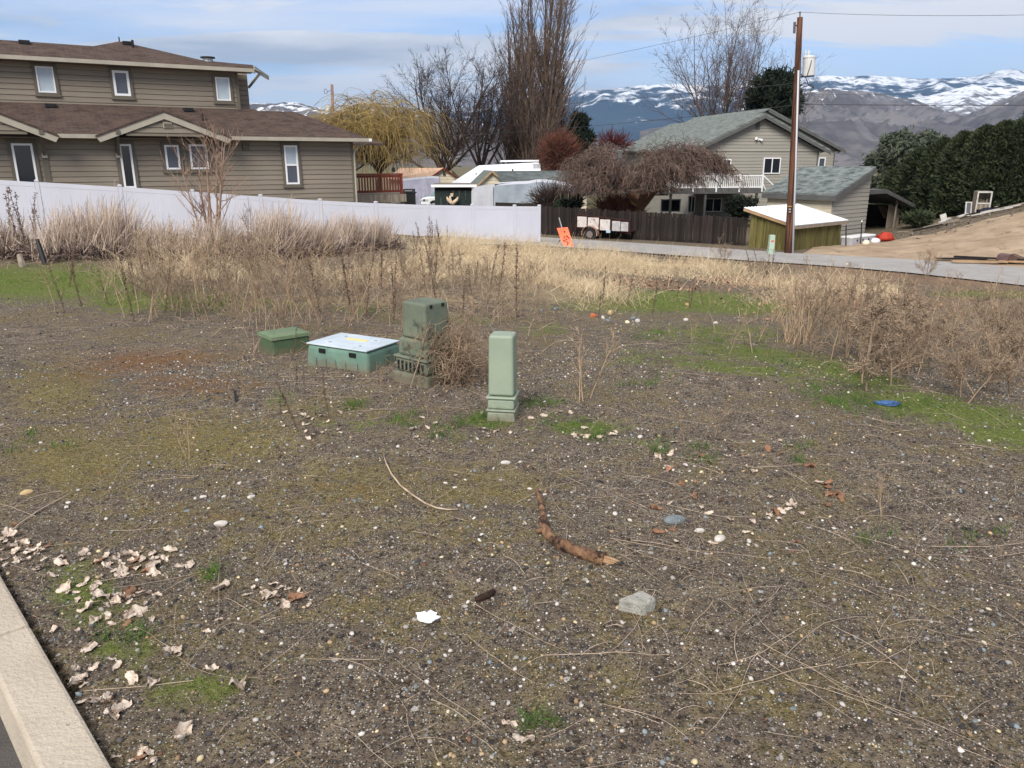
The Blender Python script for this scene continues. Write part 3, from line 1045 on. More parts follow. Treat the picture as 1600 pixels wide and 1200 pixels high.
# ground-floor openings
for r_, pn, kw in (((16.5, 50, 224, 300), P_DARK, {}), ((184.5, 204, 225, 294), P_DARK, {}), ((255.5, 278, 226.5, 265), P_GREY, {}),
                   ((294, 322, 225.5, 264.5), [P_GREY], {}), ((442, 463, 227, 288), [P_GREY, P_BLIND], dict(rail=0.5))):
    a, b, c_, d_ = H.rect(*r_, 0.0)
    window(house, a, b, c_, d_, -0.045, pn, fw=0.075, trim=TRIM_T, tw=0.11, **kw)
vx, vz = H.pl(383, 229, 0)
MB().box(vx - 0.13, vx + 0.13, -0.16, -0.02, vz - 0.13, vz + 0.13).build('wall_vent', TRIM_T, house)
# upper storey
zE2 = H.pl(200, 96.0, yU - 0.6)[1]
xu = H.pl(372.5, 140, yU)[0]
zU0 = ztop - 0.1
MB().box(xL, xu, yU, 7.5, zU0 - 0.6, zE2 - 0.06).build('wall', SIDING, house)
siding(house, xL, xu, zE2 - 0.16 - 0.2 * 8, zE2 - 0.16, yU, SIDING, 0.2)
MB().box(xL, xu, yU - 0.028, yU, zU0 - 0.05, zE2 - 0.16 - 0.2 * 8 - 0.001).build('skirt_board', TRIM_T, house)
MB().box(xu - 0.11, xu + 0.012, yU - 0.062, yU, zU0 - 0.05, zE2 - 0.16).build('corner_board', TRIM_T, house)
yX = yU + 0.7
xX = H.pl(388.5, 150, yX)[0]
MB().box(xu + 0.01, xX, yX, 7.4, zU0 - 0.6, zE2 + 0.15).build('wall', SIDING, house)
siding(house, xu + 0.02, xX, zU0 - 0.1, zE2 - 0.10, yX, SIDING, 0.2)
# upper roof
k2 = 0.40; ye2 = yU - 0.6
S = lambda px, py: H.slope(px, py, ye2, zE2, k2)
eR = H.pl(397, 112, ye2)[0]
top = [S(395, 101.5), S(318, 94.5), S(187, 64.5), S(146, 72), S(0, 62), S(-120, 58)]
poly = [(top[-1][0], ye2, zE2), (eR, ye2, zE2)] + [tuple(p) for p in top]
MB().prism(poly, (0, 0, -0.10)).build('roof', ROOF_B, house)
# far slope of the same roof
for i in range(len(top) - 1):
    a, b = top[i], top[i + 1]
    q_ = [(a[0], a[1], a[2] - 0.004), (b[0], b[1], b[2] - 0.004)]
    fa = lambda p: (p[0], p[1] + (p[2] - zE2) / k2, zE2)
    MB().prism([q_[0], q_[1], fa(b), fa(a)], (0, 0, -0.10)).build('roof', ROOF_B, house)
MB().box(top[-1][0], eR, ye2 - 0.03, ye2 - 0.002, zE2 - 0.15, zE2 - 0.005).build('fascia', FASCIA, house)
MB().box(xL, eR - 0.02, ye2, yU, zE2 - 0.155, zE2 - 0.125).build('soffit', SOFFIT, house)
ax, ay, az = top[0]
fx_, fz2 = H.pl(418.5, 119, ay + 2.4)
MB().prism([(eR, ye2, zE2 - 0.02), tuple(top[0] - np.array([0, 0, 0.02])), (fx_, ay + 2.4, fz2 + 0.02), (fx_, ay + 2.4, fz2 - 0.16), (ax, ay, az - 0.24), (eR, ye2, zE2 - 0.2)], (0.05, 0.02, 0)).build('rake_board', FASCIA, house)
b0 = H.pl(388.5, 137, yX + 0.5); b1 = H.pl(406, 115, yX + 0.5)
MB().beam((b0[0], yX + 0.5, b0[1]), (b1[0], yX + 0.5, b1[1]), 0.10, 0.10).build('brace', TRIM_T, house)
for r_, pn in (((54, 82, 104, 145), P_BLIND), ((174, 199.5, 110.5, 150), P_GREY), ((335, 357, 121, 157.5), P_BLIND)):
    a, b, c_, d_ = H.rect(*r_, yU)
    window(house, a, b, c_, d_, yU - 0.045, pn, fw=0.05 if pn is P_BLIND else 0.09, trim=TRIM_T, tw=0.11)
# roof furniture
for (px_, py_, kind_, y0_, z0_, kk) in ((38, 67.5, 'v', ye2, zE2, k2), (199, 69, 'v', ye2, zE2, k2), (208, 74, 'p', ye2, zE2, k2), (325, 94, 'c', ye2, zE2, k2),
                                       (79, 166, 'v', -0.6, zE, SL), (294, 172.5, 'v', -0.6, zE, SL), (318, 188, 'p', -0.6, zE, SL), (186.5, 64, 't', ye2, zE2, k2)):
    p = H.slope(px_, py_, y0_, z0_, kk)
    if kind_ == 'v':
        MB().box(p[0] - 0.19, p[0] + 0.19, p[1] - 0.18, p[1] + 0.18, p[2] - 0.06, p[2] + 0.10).build('roof_vent', BLACK, house, bevel=0.02)
    elif kind_ == 'p':
        MB().cyl((p[0], p[1]), 0.05, p[2] - 0.1, p[2] + 0.28, 10).build('vent_pipe', BLACK, house)
    elif kind_ == 't':
        MB().cyl((p[0], p[1]), 0.025, p[2] - 0.05, p[2] + 0.16, 8).build('vent_pipe', BLACK, house)
    else:
        c_ = MB().cyl((p[0], p[1]), 0.20, p[2] - 0.3, p[2] + 0.07, 14).build('chimney', GALV, house)
        MB().cyl((p[0], p[1]), 0.30, p[2] + 0.075, p[2] + 0.125, 14).build('chimney_cap', BLACK, c_)
# downspout
d0 = H.pl(572, 219.5, -0.45); d1 = H.pl(553.5, 232, -0.07); d2_ = H.pl(557.5, 322, -0.07)
MB().tube([(d0[0], -0.5, d0[1]), (d0[0] - 0.05, -0.45, d0[1] - 0.12), (d1[0] + 0.12, -0.10, d1[1] + 0.05), (0.05, -0.07, d1[1] - 0.15), (0.05, -0.07, zg)], 0.045, 8).build('downspout', FASCIA, house)

# ------------------------------------------------------------------ deck beside it
yd = 1.6
dk0, dzt = H.pl(557, 272, yd); dk1, _ = H.pl(628, 272, yd); _, dzb = H.pl(600, 301.5, yd); _, dzr = H.pl(600, 316, yd)
deck = H.thing('deck', 'reddish stained wooden deck railing at the corner of the taupe house', 'deck')
MB().box(dk0 - 0.3, dk1 + 0.03, yd - 0.05, yd + 0.07, dzt - 0.05, dzt + 0.02).build('top_rail', WOODR, deck)
MB().box(dk0 - 0.3, dk1, yd - 0.02, yd + 0.03, dzt - 0.17, dzt - 0.06).build('rail', WOODR, deck)
MB().box(dk0 - 0.3, dk1, yd - 0.02, yd + 0.03, dzb + 0.02, dzb + 0.13).build('rail', WOODR, deck)
nb = 16
first = None
for i in range(nb):
    x = dk0 - 0.05 + (dk1 - 0.18 - dk0) * i / (nb - 1)
    if first is None:
        first = MB().box(-0.035, 0.035, yd - 0.055, yd - 0.022, dzb + 0.03, dzt - 0.052).build('baluster', WOODR, deck, (x, 0, 0))
    else:
        dup(first, deck, (x, 0, 0))
for x in (dk0 - 0.2, dk1 - 0.06):
    MB().box(x - 0.06, x + 0.06, yd - 0.061, yd + 0.05, dzb - 0.06, dzt - 0.051).build('post', WOODR, deck)
rx1 = H.pl(634, 310, yd)[0]
MB().box(dk0 - 0.5, rx1, yd - 0.08, yd - 0.03, dzr, dzb - 0.065).build('rim_board', WOODG, deck)
MB().box(dk0 - 0.5, rx1, yd - 0.03, yd + 3.5, dzb - 0.10, dzb - 0.062).build('deck_floor', WOODG, deck)
for x in (dk0 + 0.6, rx1 - 0.15):
    MB().box(x - 0.06, x + 0.06, yd, yd + 0.12, zg - 0.5, dzb - 0.11).build('leg', WOODG, deck)

# ------------------------------------------------------------------ white vinyl fence
fe = onY(843, 386, 35.0)
FW = Fr(fe[0], fe[1], H.a)
fence = FW.thing('vinyl_fence', 'long white vinyl privacy fence running from the left edge to the lane', 'fence')
posts_px = [(-75, 277), (57, 284.5), (187, 292), (300, 299.5), (407, 307), (500, 313.5), (587, 317.5), (670, 320.5), (738, 321.5), (804, 322.5), (842.5, 322.5)]
pp = []
for a, b in posts_px:
    x, z = FW.pl(a, b, 0)
    wp = FW.o + FW.ex * x
    pp.append((x, z, g0(wp[0], wp[1])))
pp.insert(0, (pp[0][0] - 2.5, pp[0][1] + 0.25, pp[0][2] + 0.2))
post0 = MB().box(-0.060, 0.060, -0.042, 0.052, -2.6, -0.03).mesh('post')
cap0 = MB().taper(0, 0, 0.0, 0.035, 0.062, 0.054, 0.062, 0.054).taper(0, 0, 0.035, 0.05, 0.062, 0.054, 0.02, 0.02).mesh('cap')
for i, (x, z, zb_) in enumerate(pp):
    p = link('post', post0, WHITE, fence, (x, 0, z + 0.06))
    link('cap', cap0, WHITE, p, (0, 0, -0.03))
for i in range(len(pp) - 1):
    x0, za, ga = pp[i]; x1, zb_, gb = pp[i + 1]
    x0 += 0.066; x1 -= 0.066
    MB().prism([(x0, -0.035, za), (x1, -0.035, zb_), (x1, -0.035, zb_ - 0.14), (x0, -0.035, za - 0.14)], (0, 0.07, 0)).build('rail', WHITE, fence)
    MB().prism([(x0, -0.035, za - 1.62), (x1, -0.035, zb_ - 1.62), (x1, -0.035, zb_ - 1.78), (x0, -0.035, za - 1.78)], (0, 0.07, 0)).build('rail', WHITE, fence)
    npn = max(2, int(round((x1 - x0) / 0.29)))
    for j in range(npn):
        f0 = j / npn; f1 = (j + 1) / npn
        xa = x0 + (x1 - x0) * f0 + 0.0006; xb = x0 + (x1 - x0) * f1 - 0.0006
        z_a = za + (zb_ - za) * f0; z_b = za + (zb_ - za) * f1
        MB().prism([(xa, -0.030, z_a - 0.142), (xb, -0.030, z_b - 0.142), (xb, -0.030, z_b - 1.618), (xa, -0.030, z_a - 1.618)], (0, 0.04, 0)).build('panel_board', WHITE, fence)
# second run of the same fence, only its post caps show past the top
FW2 = None
# ------------------------------------------------------------------ grey house on the right
R = Fr(*onY(1085, 250, 51.0)[:2], math.radians(10.4))
rh = R.thing('grey_house', 'grey sided gabled house with white balcony railing behind the board fence', 'house')
kx, kz = R.pl(1190.5, 178.5); lx, lz = R.pl(1078, 234); rx, rz = R.pl(1292, 231.5)
sl = (kz - lz) / (kx - lx)
xw0 = lx + 0.45; xw1 = R.pl(1280, 240)[0]
zb = -3.0
roofz = lambda x: kz - abs(x - kx) * sl
MB().prism([(xw0, 0, zb), (xw1, 0, zb), (xw1, 0, roofz(xw1) - 0.2), (kx, 0, kz - 0.2), (xw0, 0, roofz(xw0) - 0.2)], (0, 15.0, 0)).build('wall', GSIDE, rh)
zs = R.pl(1150, 297)[1]
xr = lambda z: (max(xw0, kx - (kz - 0.25 - z) / sl), min(xw1, kx + (kz - 0.25 - z) / sl))
siding(rh, xw0, xw1, zs, roofz(xw0) - 0.45, 0.0, GSIDE, 0.2)
nrow = int((roofz(xw0) - 0.45 - zs) / 0.2) + 1
siding(rh, 0, 0, zs + nrow * 0.2, kz - 0.35, 0.0, GSIDE, 0.2, xr)
siding(rh, xw0, xw1, zs - 0.2 * 10, zs - 0.001, 0.0, GSIDE, 0.2)
for sgn in (-1, 1):
    e = kx + sgn * (kx - lx) * (1.0 if sgn < 0 else (rx - kx) / (kx - lx))
    ez = roofz(e)
    MB().prism([(kx, -0.5, kz + 0.06), (e, -0.5, ez + 0.06), (e, 15.6, ez + 0.06), (kx, 15.6, kz + 0.06)], (0, 0, -0.12)).build('roof', ROOF_G, rh)
    MB().prism([(kx, -0.52, kz - 0.06), (e, -0.52, ez - 0.06), (e, -0.52, ez - 0.25), (kx, -0.52, kz - 0.27)], (0, 0.04, 0)).build('rake_board', GFASC, rh)
    MB().prism([(kx, -0.48, kz - 0.07), (e, -0.48, ez - 0.07), (e, 0.0, ez - 0.07), (kx, 0.0, kz - 0.07)], (0, 0, -0.05)).build('soffit', GFASC, rh)
# taller wing behind, its right rake and wall show
yw = 3.0
kx2, kz2 = R.pl(1197, 169, yw); ex2, ez2 = R.pl(1317, 234, yw); wx2 = R.pl(1304, 240, yw)[0]
MB().prism([(kx2, yw - 0.4, kz2), (ex2, yw - 0.4, ez2), (ex2, yw + 12, ez2), (kx2, yw + 12, kz2)], (0, 0, -0.12)).build('roof', ROOF_G, rh)
lx2 = kx2 - 4.0; lz2 = kz2 - 4.0 * sl
MB().prism([(kx2, yw - 0.4, kz2), (lx2, yw - 0.4, lz2), (lx2, yw + 12, lz2), (kx2, yw + 12, kz2)], (0, 0, -0.12)).build('roof', ROOF_G, rh)
MB().prism([(kx2, yw - 0.43, kz2 - 0.05), (ex2, yw - 0.43, ez2 - 0.05), (ex2, yw - 0.43, ez2 - 0.26), (kx2, yw - 0.43, kz2 - 0.28)], (0, 0.04, 0)).build('rake_board', GFASC, rh)
sl2 = (kz2 - ez2) / (ex2 - kx2)
MB().prism([(kx2 - 2.5, yw, zb), (wx2, yw, zb), (wx2, yw, kz2 - sl2 * (wx2 - kx2) - 0.2), (kx2, yw, kz2 - 0.2), (kx2 - 2.5, yw, kz2 - 0.2 - 2.5 * sl)], (0, 11, 0)).build('wall', GSIDE, rh)
siding(rh, xw1 + 0.02, wx2, zs, kz2 - sl2 * (wx2 - kx2) - 0.3, yw, GSIDE, 0.2)
a, b, c_, d_ = R.rect(1278.5, 1289.5, 246, 262, yw)
window(rh, a, b, c_, d_, yw - 0.03, P_GREY, fw=0.07)
for px_, y_ in ((1278, -0.06), (1304, yw - 0.06)):
    x_, z_ = R.pl(px_, 240, y_)
    MB().tube([(x_ + 0.5, y_ - 0.2, z_ + 0.35), (x_ + 0.3, y_ - 0.1, z_ + 0.12), (x_, y_, z_), (x_, y_, zb)], 0.04, 6).build('downspout', GFASC, rh)
# windows, lamp, vent
for r_ in ((1115, 1142, 248.5, 273), (1193, 1219.5, 246.5, 271.5)):
    a, b, c_, d_ = R.rect(*r_)
    window(rh, a, b, c_, d_, -0.045, P_DARK, fw=0.06, mull=0.5)
vx, vz = R.pl(1183.5, 195)
MB().box(vx - 0.15, vx + 0.15, -0.06, -0.02, vz - 0.3, vz + 0.3).build('vent', GFASC, rh)
vx, vz = R.pl(1184, 218)
lp = MB().box(vx - 0.06, vx + 0.06, -0.10, -0.02, vz - 0.06, vz + 0.06).build('flood_light', WFRAME, rh)
for s_ in (-1, 1):
    MB().tube([(vx + s_ * 0.06, -0.10, vz + 0.02), (vx + s_ * 0.22, -0.22, vz - 0.06 * s_)], [0.05, 0.09], 8).build('lamp_head', WFRAME, lp)
# balcony in front
yb = -3.4
bz1 = R.pl(1190, 273.5, yb)[1]; bz0 = R.pl(1190, 293, yb)[1]
bxa = R.pl(1040, 285, yb)[0]; bxb = R.pl(1192.5, 280, yb)[0]
bal = MB().box(bxa - 0.3, bxb + 0.1, yb - 0.05, -0.04, bz0 - 0.34, bz0 - 0.05).build('balcony', GFASC, rh)
MB().box(bxa, bxb, yb - 0.03, yb + 0.04, bz1 - 0.06, bz1).build('top_rail', WFRAME, bal)
MB().box(bxa, bxb, yb - 0.03, yb + 0.04, bz0, bz0 + 0.06).build('bottom_rail', WFRAME, bal)
first = None
n_ = int((bxb - bxa) / 0.125)
for i in range(n_):
    x = bxa + 0.06 + i * 0.125
    if first is None:
        first = MB().box(-0.016, 0.016, yb - 0.012, yb + 0.02, bz0 + 0.06, bz1 - 0.06).build('baluster', WFRAME, bal, (x, 0, 0))
    else:
        dup(first, bal, (x, 0, 0))
for i in range(5):
    x = bxb - 0.05 - i * (bxb - bxa) / 4.2
    MB().box(x - 0.045, x + 0.045, yb - 0.06, yb + 0.03, bz0 - 0.25, bz1 + 0.05).build('rail_post', WFRAME, bal)
st = R.pl(1208, 289, yb)
MB().beam((bxb, yb, bz1 - 0.03), (st[0], yb, st[1]), 0.05, 0.06).build('stair_rail', WFRAME, bal)
MB().beam((bxb, yb, bz0 + 0.25), (st[0] - 0.4, yb, st[1] - 0.45), 0.05, 0.05).build('stair_rail', WFRAME, bal)
for x in (bxa + 0.4, bxa + 2.6, bxa + 4.6, bxb - 0.3):
    MB().box(x - 0.06, x + 0.06, yb + 0.02, yb + 0.14, zb, bz0 - 0.35).build('balcony_post', GFASC, bal)
for r_ in ((1101, 1127.5, 309.5, 331), (1032, 1063, 311, 331), (1075, 1086, 306, 332)):
    a, b, c_, d_ = R.rect(*r_)
    window(rh, a, b, c_, d_, -0.045, P_DARK, fw=0.06, mull=0.5)

# ------------------------------------------------------------------ garage with the tall rake
gp = onY(1302, 303, 38.0)
G = Fr(gp[0], gp[1], math.atan2(0.65, 0.76))
gar = G.thing('garage', 'small grey garage with pale grey shingle roof beside the mossy shed', 'garage')
ge = gp[2]
gx1, gz1 = G.pl(1364.5, 260, 0.0)
gk = (gz1 - ge) / gx1
wx1 = G.pl(1357.5, 300, 0.15)[0]
yl = G.plx(1191, 302, 0.0)[0]
gzb = -2.8
MB().prism([(0.30, 0.15, gzb), (wx1, 0.15, gzb), (wx1, 0.15, ge + gk * wx1 - 0.16), (0.30, 0.15, ge + gk * 0.30 - 0.16)], (0, yl - 0.3, 0)).build('wall', GSIDE, gar)
xr = lambda z: (0.30, wx1) if z < ge + gk * 0.3 - 0.2 else (min(wx1, (z - ge + 0.2) / gk), wx1)
siding(gar, 0, 0, -2.4, ge + gk * wx1 - 0.2, 0.15, GSIDE, 0.2, xr)
tx = G.pl(1338, 300, 0.15)[0]
MB().box(tx - 0.025, tx + 0.025, 0.11, 0.15, -2.4, ge + gk * tx - 0.25).build('joint_strip', GSIDE, gar)
MB().prism([(0, -0.15, ge), (gx1, -0.15, gz1), (gx1, yl, gz1), (0, yl, ge)], (0, 0, -0.08)).build('roof', ROOF_GX, gar)
MB().prism([(gx1, -0.15, gz1 - 0.004), (gx1 + 0.12, -0.15, gz1 - 0.25), (gx1 + 0.12, yl, gz1 - 0.25), (gx1, yl, gz1 - 0.004)], (0, 0, -0.08)).build('roof', ROOF_GX, gar)
MB().prism([(-0.01, -0.17, ge - 0.085), (gx1, -0.17, gz1 - 0.085), (gx1, -0.17, gz1 - 0.33), (-0.01, -0.17, ge - 0.33)], (0, 0.04, 0)).build('rake_board', GFASC, gar)
MB().box(-0.03, 0.0, -0.12, yl, ge - 0.33, ge - 0.085).build('fascia', GFASC, gar)
MB().box(0.0, 0.3, -0.12, yl, ge - 0.30, ge - 0.24).build('soffit', GFASC, gar)
for i in range(10):
    MB().box(0.268, 0.30, 0.16, yl - 0.2, ge - 0.5 - 0.2 * i, ge - 0.31 - 0.2 * i).build('siding_board', CREAM, gar)

# ------------------------------------------------------------------ open lean-to on its right
lean = G.thing('lean_to', 'dark open lean-to with sloping roof between garage and hedge', 'lean-to')
c0 = G.pl(1358.5, 298, 0.2); c1 = G.pl(1386, 297.5, 0.2); c2 = G.pl(1430.5, 320.5, 0.2); c2b = G.pl(1430, 324, 0.2)
x0_ = c0[0] + 0.02
ztop_ = 0.5 * (c0[1] + c1[1])
MB().prism([(x0_, 0.2, ztop_), (c1[0], 0.2, ztop_), (c2[0], 0.2, c2[1]), (c2[0], 0.2, c2[1] - 0.14), (c1[0], 0.2, ztop_ - 0.17), (x0_, 0.2, ztop_ - 0.17)], (0, 0.05, 0)).build('fascia', GFASC, lean)
MB().prism([(x0_, 0.22, ztop_), (c1[0], 0.22, ztop_), (c1[0], 6.0, ztop_), (x0_, 6.0, ztop_)], (0, 0, 0.05)).build('roof', GFASC, lean)
MB().prism([(c1[0], 0.22, ztop_), (c2[0], 0.22, c2[1]), (c2[0], 6.0, c2[1]), (c1[0], 6.0, ztop_)], (0, 0, 0.05)).build('roof', GFASC, lean)
MB().box(x0_, c2[0], 5.9, 6.0, -3.0, ztop_ + 0.02).build('back_wall', WOODF, lean)
px_, _ = G.pl(1397, 340, 0.5); pzt = G.pl(1397, 308, 0.5)[1]
MB().tube([(px_ + 0.12, 0.5, pzt + 0.1), (px_ - 0.12, 0.45, -2.6)], 0.05, 6).build('post', WOODG, lean)
sx0 = px_ + 0.08; sx1 = c2[0] - 0.25
ns = 7
for i in range(ns):
    a = sx0 + (sx1 - sx0) * i / ns; b = sx0 + (sx1 - sx0) * (i + 1) / ns - 0.015
    zt_ = ztop_ - 0.35 - max(0, (a - c1[0])) * (ztop_ - c2[1]) / (c2[0] - c1[0])
    MB().box(a, b, 0.9, 0.93, -2.6, zt_).build('wall_board', WOODG, lean)
MB().box(c2[0] - 0.12, c2[0] - 0.06, 0.9, 5.9, -2.6, c2[1] - 0.05).build('side_wall', WOODF, lean)
for nm, (a, b, c_, d_), y_, mt, lab, ct in (
        ('plywood_sheet', (1370, 1393, 323.5, 340.5), 1.6, TAN_W, 'tan plywood sheet leaning inside the dark lean-to', 'plywood'),
        ('bucket', (1365, 1374, 360, 372), 0.9, GALV, 'grey bucket standing at the mouth of the lean-to', 'bucket')):
    x0, x1, z0, z1 = G.rect(a, b, c_ + (d_ - c_), c_, y_)
    xa, za = G.pl(a, d_, y_); xb, zb_ = G.pl(b, c_, y_)
    if nm == 'bucket':
        t_ = G.thing(nm, lab, ct)
        cxx = 0.5 * (xa + xb); rr = 0.5 * (xb - xa)
        MB().tube([(cxx, y_, za - 0.05), (cxx, y_, zb_)], [rr * 0.85, rr], 14).build('body', mt, t_, smooth=False)
        MB().tube([(cxx, y_, zb_), (cxx, y_, zb_ + 0.03)], rr * 1.08, 14).build('rim', TAN_W, t_)
    else:
        o = MB().prism([(xa + 0.25, y_ - 0.3, za), (xb, y_ - 0.3, za), (xb, y_ + 0.3, zb_ + 0.05), (xa + 0.7, y_ + 0.3, zb_ + 0.05)], (0, 0.03, 0)).build(nm, mt, None, label=lab, cat=ct)
        o.location = (G.o[0], G.o[1], 0); o.rotation_euler = (0, 0, G.a)

# cooler, bag, red tarp in front of it
cp_ = onground(1350, 384)
t_ = thing('cooler', 'grey white picnic cooler lying along the garage wall', 'cooler', (0, 0, 0))
q0 = onground(1330, 385); q1 = onground(1366, 379)
dv = (q1 - q0); ln = np.linalg.norm(dv[:2]); dv = dv / np.linalg.norm(dv)
t_.location = tuple(q0); t_.rotation_euler = (0, 0, math.atan2(dv[1], dv[0])); MW[t_] = Matrix.Translation(t_.location) @ Matrix.Rotation(t_.rotation_euler[2], 4, 'Z')
PALEG = M('pale_grey_plastic', srgb(178, 178, 182), srgb(160, 160, 166), 3, 0.5)
MB().box(0, ln, 0, 0.5, -0.1, 0.34).build('body', PALEG, t_, bevel=0.02)
MB().box(-0.02, ln + 0.02, -0.02, 0.52, 0.345, 0.43).build('lid', WFRAME, t_, bevel=0.02)
for i in range(3):
    MB().box(ln * (0.2 + 0.25 * i), ln * (0.2 + 0.25 * i) + 0.08, -0.025, -0.002, 0.2, 0.28).build('latch', DKMETAL, t_)


def lump(name, label, cat_, c, r, mat, seed, parent=None, seg=20, rough_=0.25, flat=0.0):
    u = np.linspace(0, 2 * np.pi, seg, endpoint=False); v = np.linspace(-np.pi / 2, np.pi / 2, seg // 2)
    uu, vv = np.meshgrid(u, v)
    x = np.cos(vv) * np.cos(uu); y = np.cos(vv) * np.sin(uu); z = np.sin(vv)
    n = 1 + rough_ * 2 * (fbm(x * 2.3 + seed * 3.1 + z * 1.3, y * 2.3 + seed + z * 1.7, 4, seed) - 0.5)
    z = np.where(z < -flat, -flat + (z + flat) * 0.15, z) if flat > 0 else z
    P = np.stack([x * n * r[0], y * n * r[1], z * n * r[2]], -1).reshape(-1, 3)
    nr, ncx = uu.shape
    a = (np.arange(nr - 1)[:, None] * ncx + np.arange(ncx)[None]).reshape(-1)
    b = (np.arange(nr - 1)[:, None] * ncx + (np.arange(ncx)[None] + 1) % ncx).reshape(-1)
    Fq = np.stack([a, b, b + ncx, a + ncx], -1)
    o = link(name, np_mesh(name, P, Fq, smooth=True), mat, parent, c)
    setp(o, label, cat_)
    return o


REDT = M('red_tarp', srgb(188, 62, 40), srgb(150, 44, 30), 5, 0.6, 0.4, 12)
WPLAST = M('white_plastic', (0.78, 0.78, 0.80), (0.70, 0.70, 0.72), 5, 0.4)
p = onground(1382, 377)
lump('tarp', 'crumpled bright red tarp heaped at the foot of the lean-to', 'tarp', p + np.array([0, 0, 0.12]), (0.42, 0.3, 0.30), REDT, 4, rough_=0.5, flat=0.3)
p = onground(1366, 380)
lump('plastic_jug', 'white plastic jug lying in front of the red tarp', 'jug', p + np.array([0, -0.1, 0.1]), (0.22, 0.15, 0.15), WPLAST, 8, rough_=0.2, flat=0.5)
p = onground(1351, 383)
lump('plastic_bag', 'pale rounded bag leaning on the grey cooler', 'bag', p + np.array([0, -0.1, 0.1]), (0.16, 0.14, 0.15), M('cream_bag', srgb(220, 212, 190), rough=0.7), 15, rough_=0.2, flat=0.5)
# wire fence posts
for i, (pt, pb, lab) in enumerate((((1322, 354), (1322, 386), 'thin black metal post nearest the shed, joined by a rail'), ((1346.5, 347), (1345, 383), 'thin black metal post with a pale tip by the cooler'))):
    b_ = onground(*pb); tp = onY(pt[0], pt[1], b_[1])
    t_ = thing('metal_post', lab, 'post', b_)
    MB().tube([(0, 0, -0.1), tuple(tp - b_)], 0.025, 6).build('shaft', DKMETAL, t_)
    MB().tube([tuple(tp - b_), tuple(tp - b_ + np.array([0, 0, 0.10]))], [0.03, 0.01], 6).build('tip', DKMETAL if i == 0 else WFRAME, t_)
    if i == 0:
        q_ = onY(1345, 356.5, onground(1345, 383)[1])
        s_ = onY(1322, 359, b_[1])
        MB().tube([tuple(s_ - b_), tuple(q_ - b_)], 0.014, 5).build('rail', DKMETAL, t_)

# ------------------------------------------------------------------ mossy shed
sp_ = onY(1236, 397, 33.4)
SH = Fr(sp_[0], sp_[1], math.atan2(0.65, 0.76))
shed = SH.thing('shed', 'mossy green board shed with white metal roof behind the utility pole', 'shed', 0)
wy, _ = SH.plx(1169, 392, 0.0)
wxx = SH.pl(1310, 386, 0.0)[0]
zl = SH.pl(1240, 350, 0.0)[1]; zh = SH.plx(1169, 327, 0.0)[1]
kk = (zh - zl) / wy
zf = -2.7
nb_ = 12
for i in range(nb_):
    a = wxx * i / nb_; b = wxx * (i + 1) / nb_ - 0.022
    MB().box(a, b, -0.02 - 0.012 * (i % 2), 0.01, zf, zl - 0.04).build('wall_board', WOODM, shed)
nb_ = 6
for i in range(nb_):
    a = wy * i / nb_; b = wy * (i + 1) / nb_ - 0.025
    MB().prism([(0, a, zf), (0, b, zf), (0, b, zl + kk * b - 0.05), (0, a, zl + kk * a - 0.05)], (-0.03 - 0.014 * (i % 2), 0, 0)).build('wall_board', WOODM, shed)
dr = MB().prism([(-0.062, wy * 0.14, zf + 0.3), (-0.062, wy * 0.60, zf + 0.3), (-0.062, wy * 0.60, zl + kk * wy * 0.60 - 0.16), (-0.062, wy * 0.14, zl + kk * wy * 0.14 - 0.16)], (-0.03, 0, 0)).build('door', WOODM, shed)
MB().prism([(0.02, 0.02, zf), (0.02, wy, zf), (0.02, wy, zl + kk * wy - 0.06), (0.02, 0.02, zl - 0.06)], (wxx - 0.04, 0, 0)).build('wall', WOODM, shed)
roof_lo = (zl + 0.02)
ov = 0.25
R4 = [(-ov, -ov, zl - kk * ov + 0.02), (wxx + ov, -ov, zl - kk * ov + 0.02), (wxx + ov, wy + ov, zh + kk * ov + 0.02), (-ov, wy + ov, zh + kk * ov + 0.02)]
rf_ = MB()
nr_ = 18
for i in range(nr_):                       # corrugated sheet
    f0, f1, f2 = i / nr_, (i + 0.5) / nr_, (i + 1) / nr_
    def e(f, dz):
        x = -ov + (wxx + 2 * ov) * f
        return (x, R4[0][1], R4[0][2] + dz), (x, R4[2][1], R4[2][2] + dz)
    a0, a1 = e(f0, 0.0); b0, b1 = e(f1, 0.028); c0_, c1_ = e(f2, 0.0)
    rf_.add([a0, b0, b1, a1], [(0, 1, 2, 3)]).add([b0, c0_, c1_, b1], [(0, 1, 2, 3)])
    rf_.add([tuple(np.array(v) - (0, 0, 0.012)) for v in (a0, c0_, c1_, a1)], [(3, 2, 1, 0)])
rf_.build('roof', SNOWMETAL, shed)
MB().beam((-ov + 0.02, -ov + 0.03, R4[0][2] - 0.09), (wxx + ov, -ov + 0.03, R4[1][2] - 0.09), 0.05, 0.13).build('eave_board', WOODG, shed)
MB().beam((-ov + 0.03, -ov, R4[0][2] - 0.08), (-ov + 0.03, wy + ov, R4[3][2] - 0.08), 0.05, 0.12).build('rake_board', TAN_W, shed)

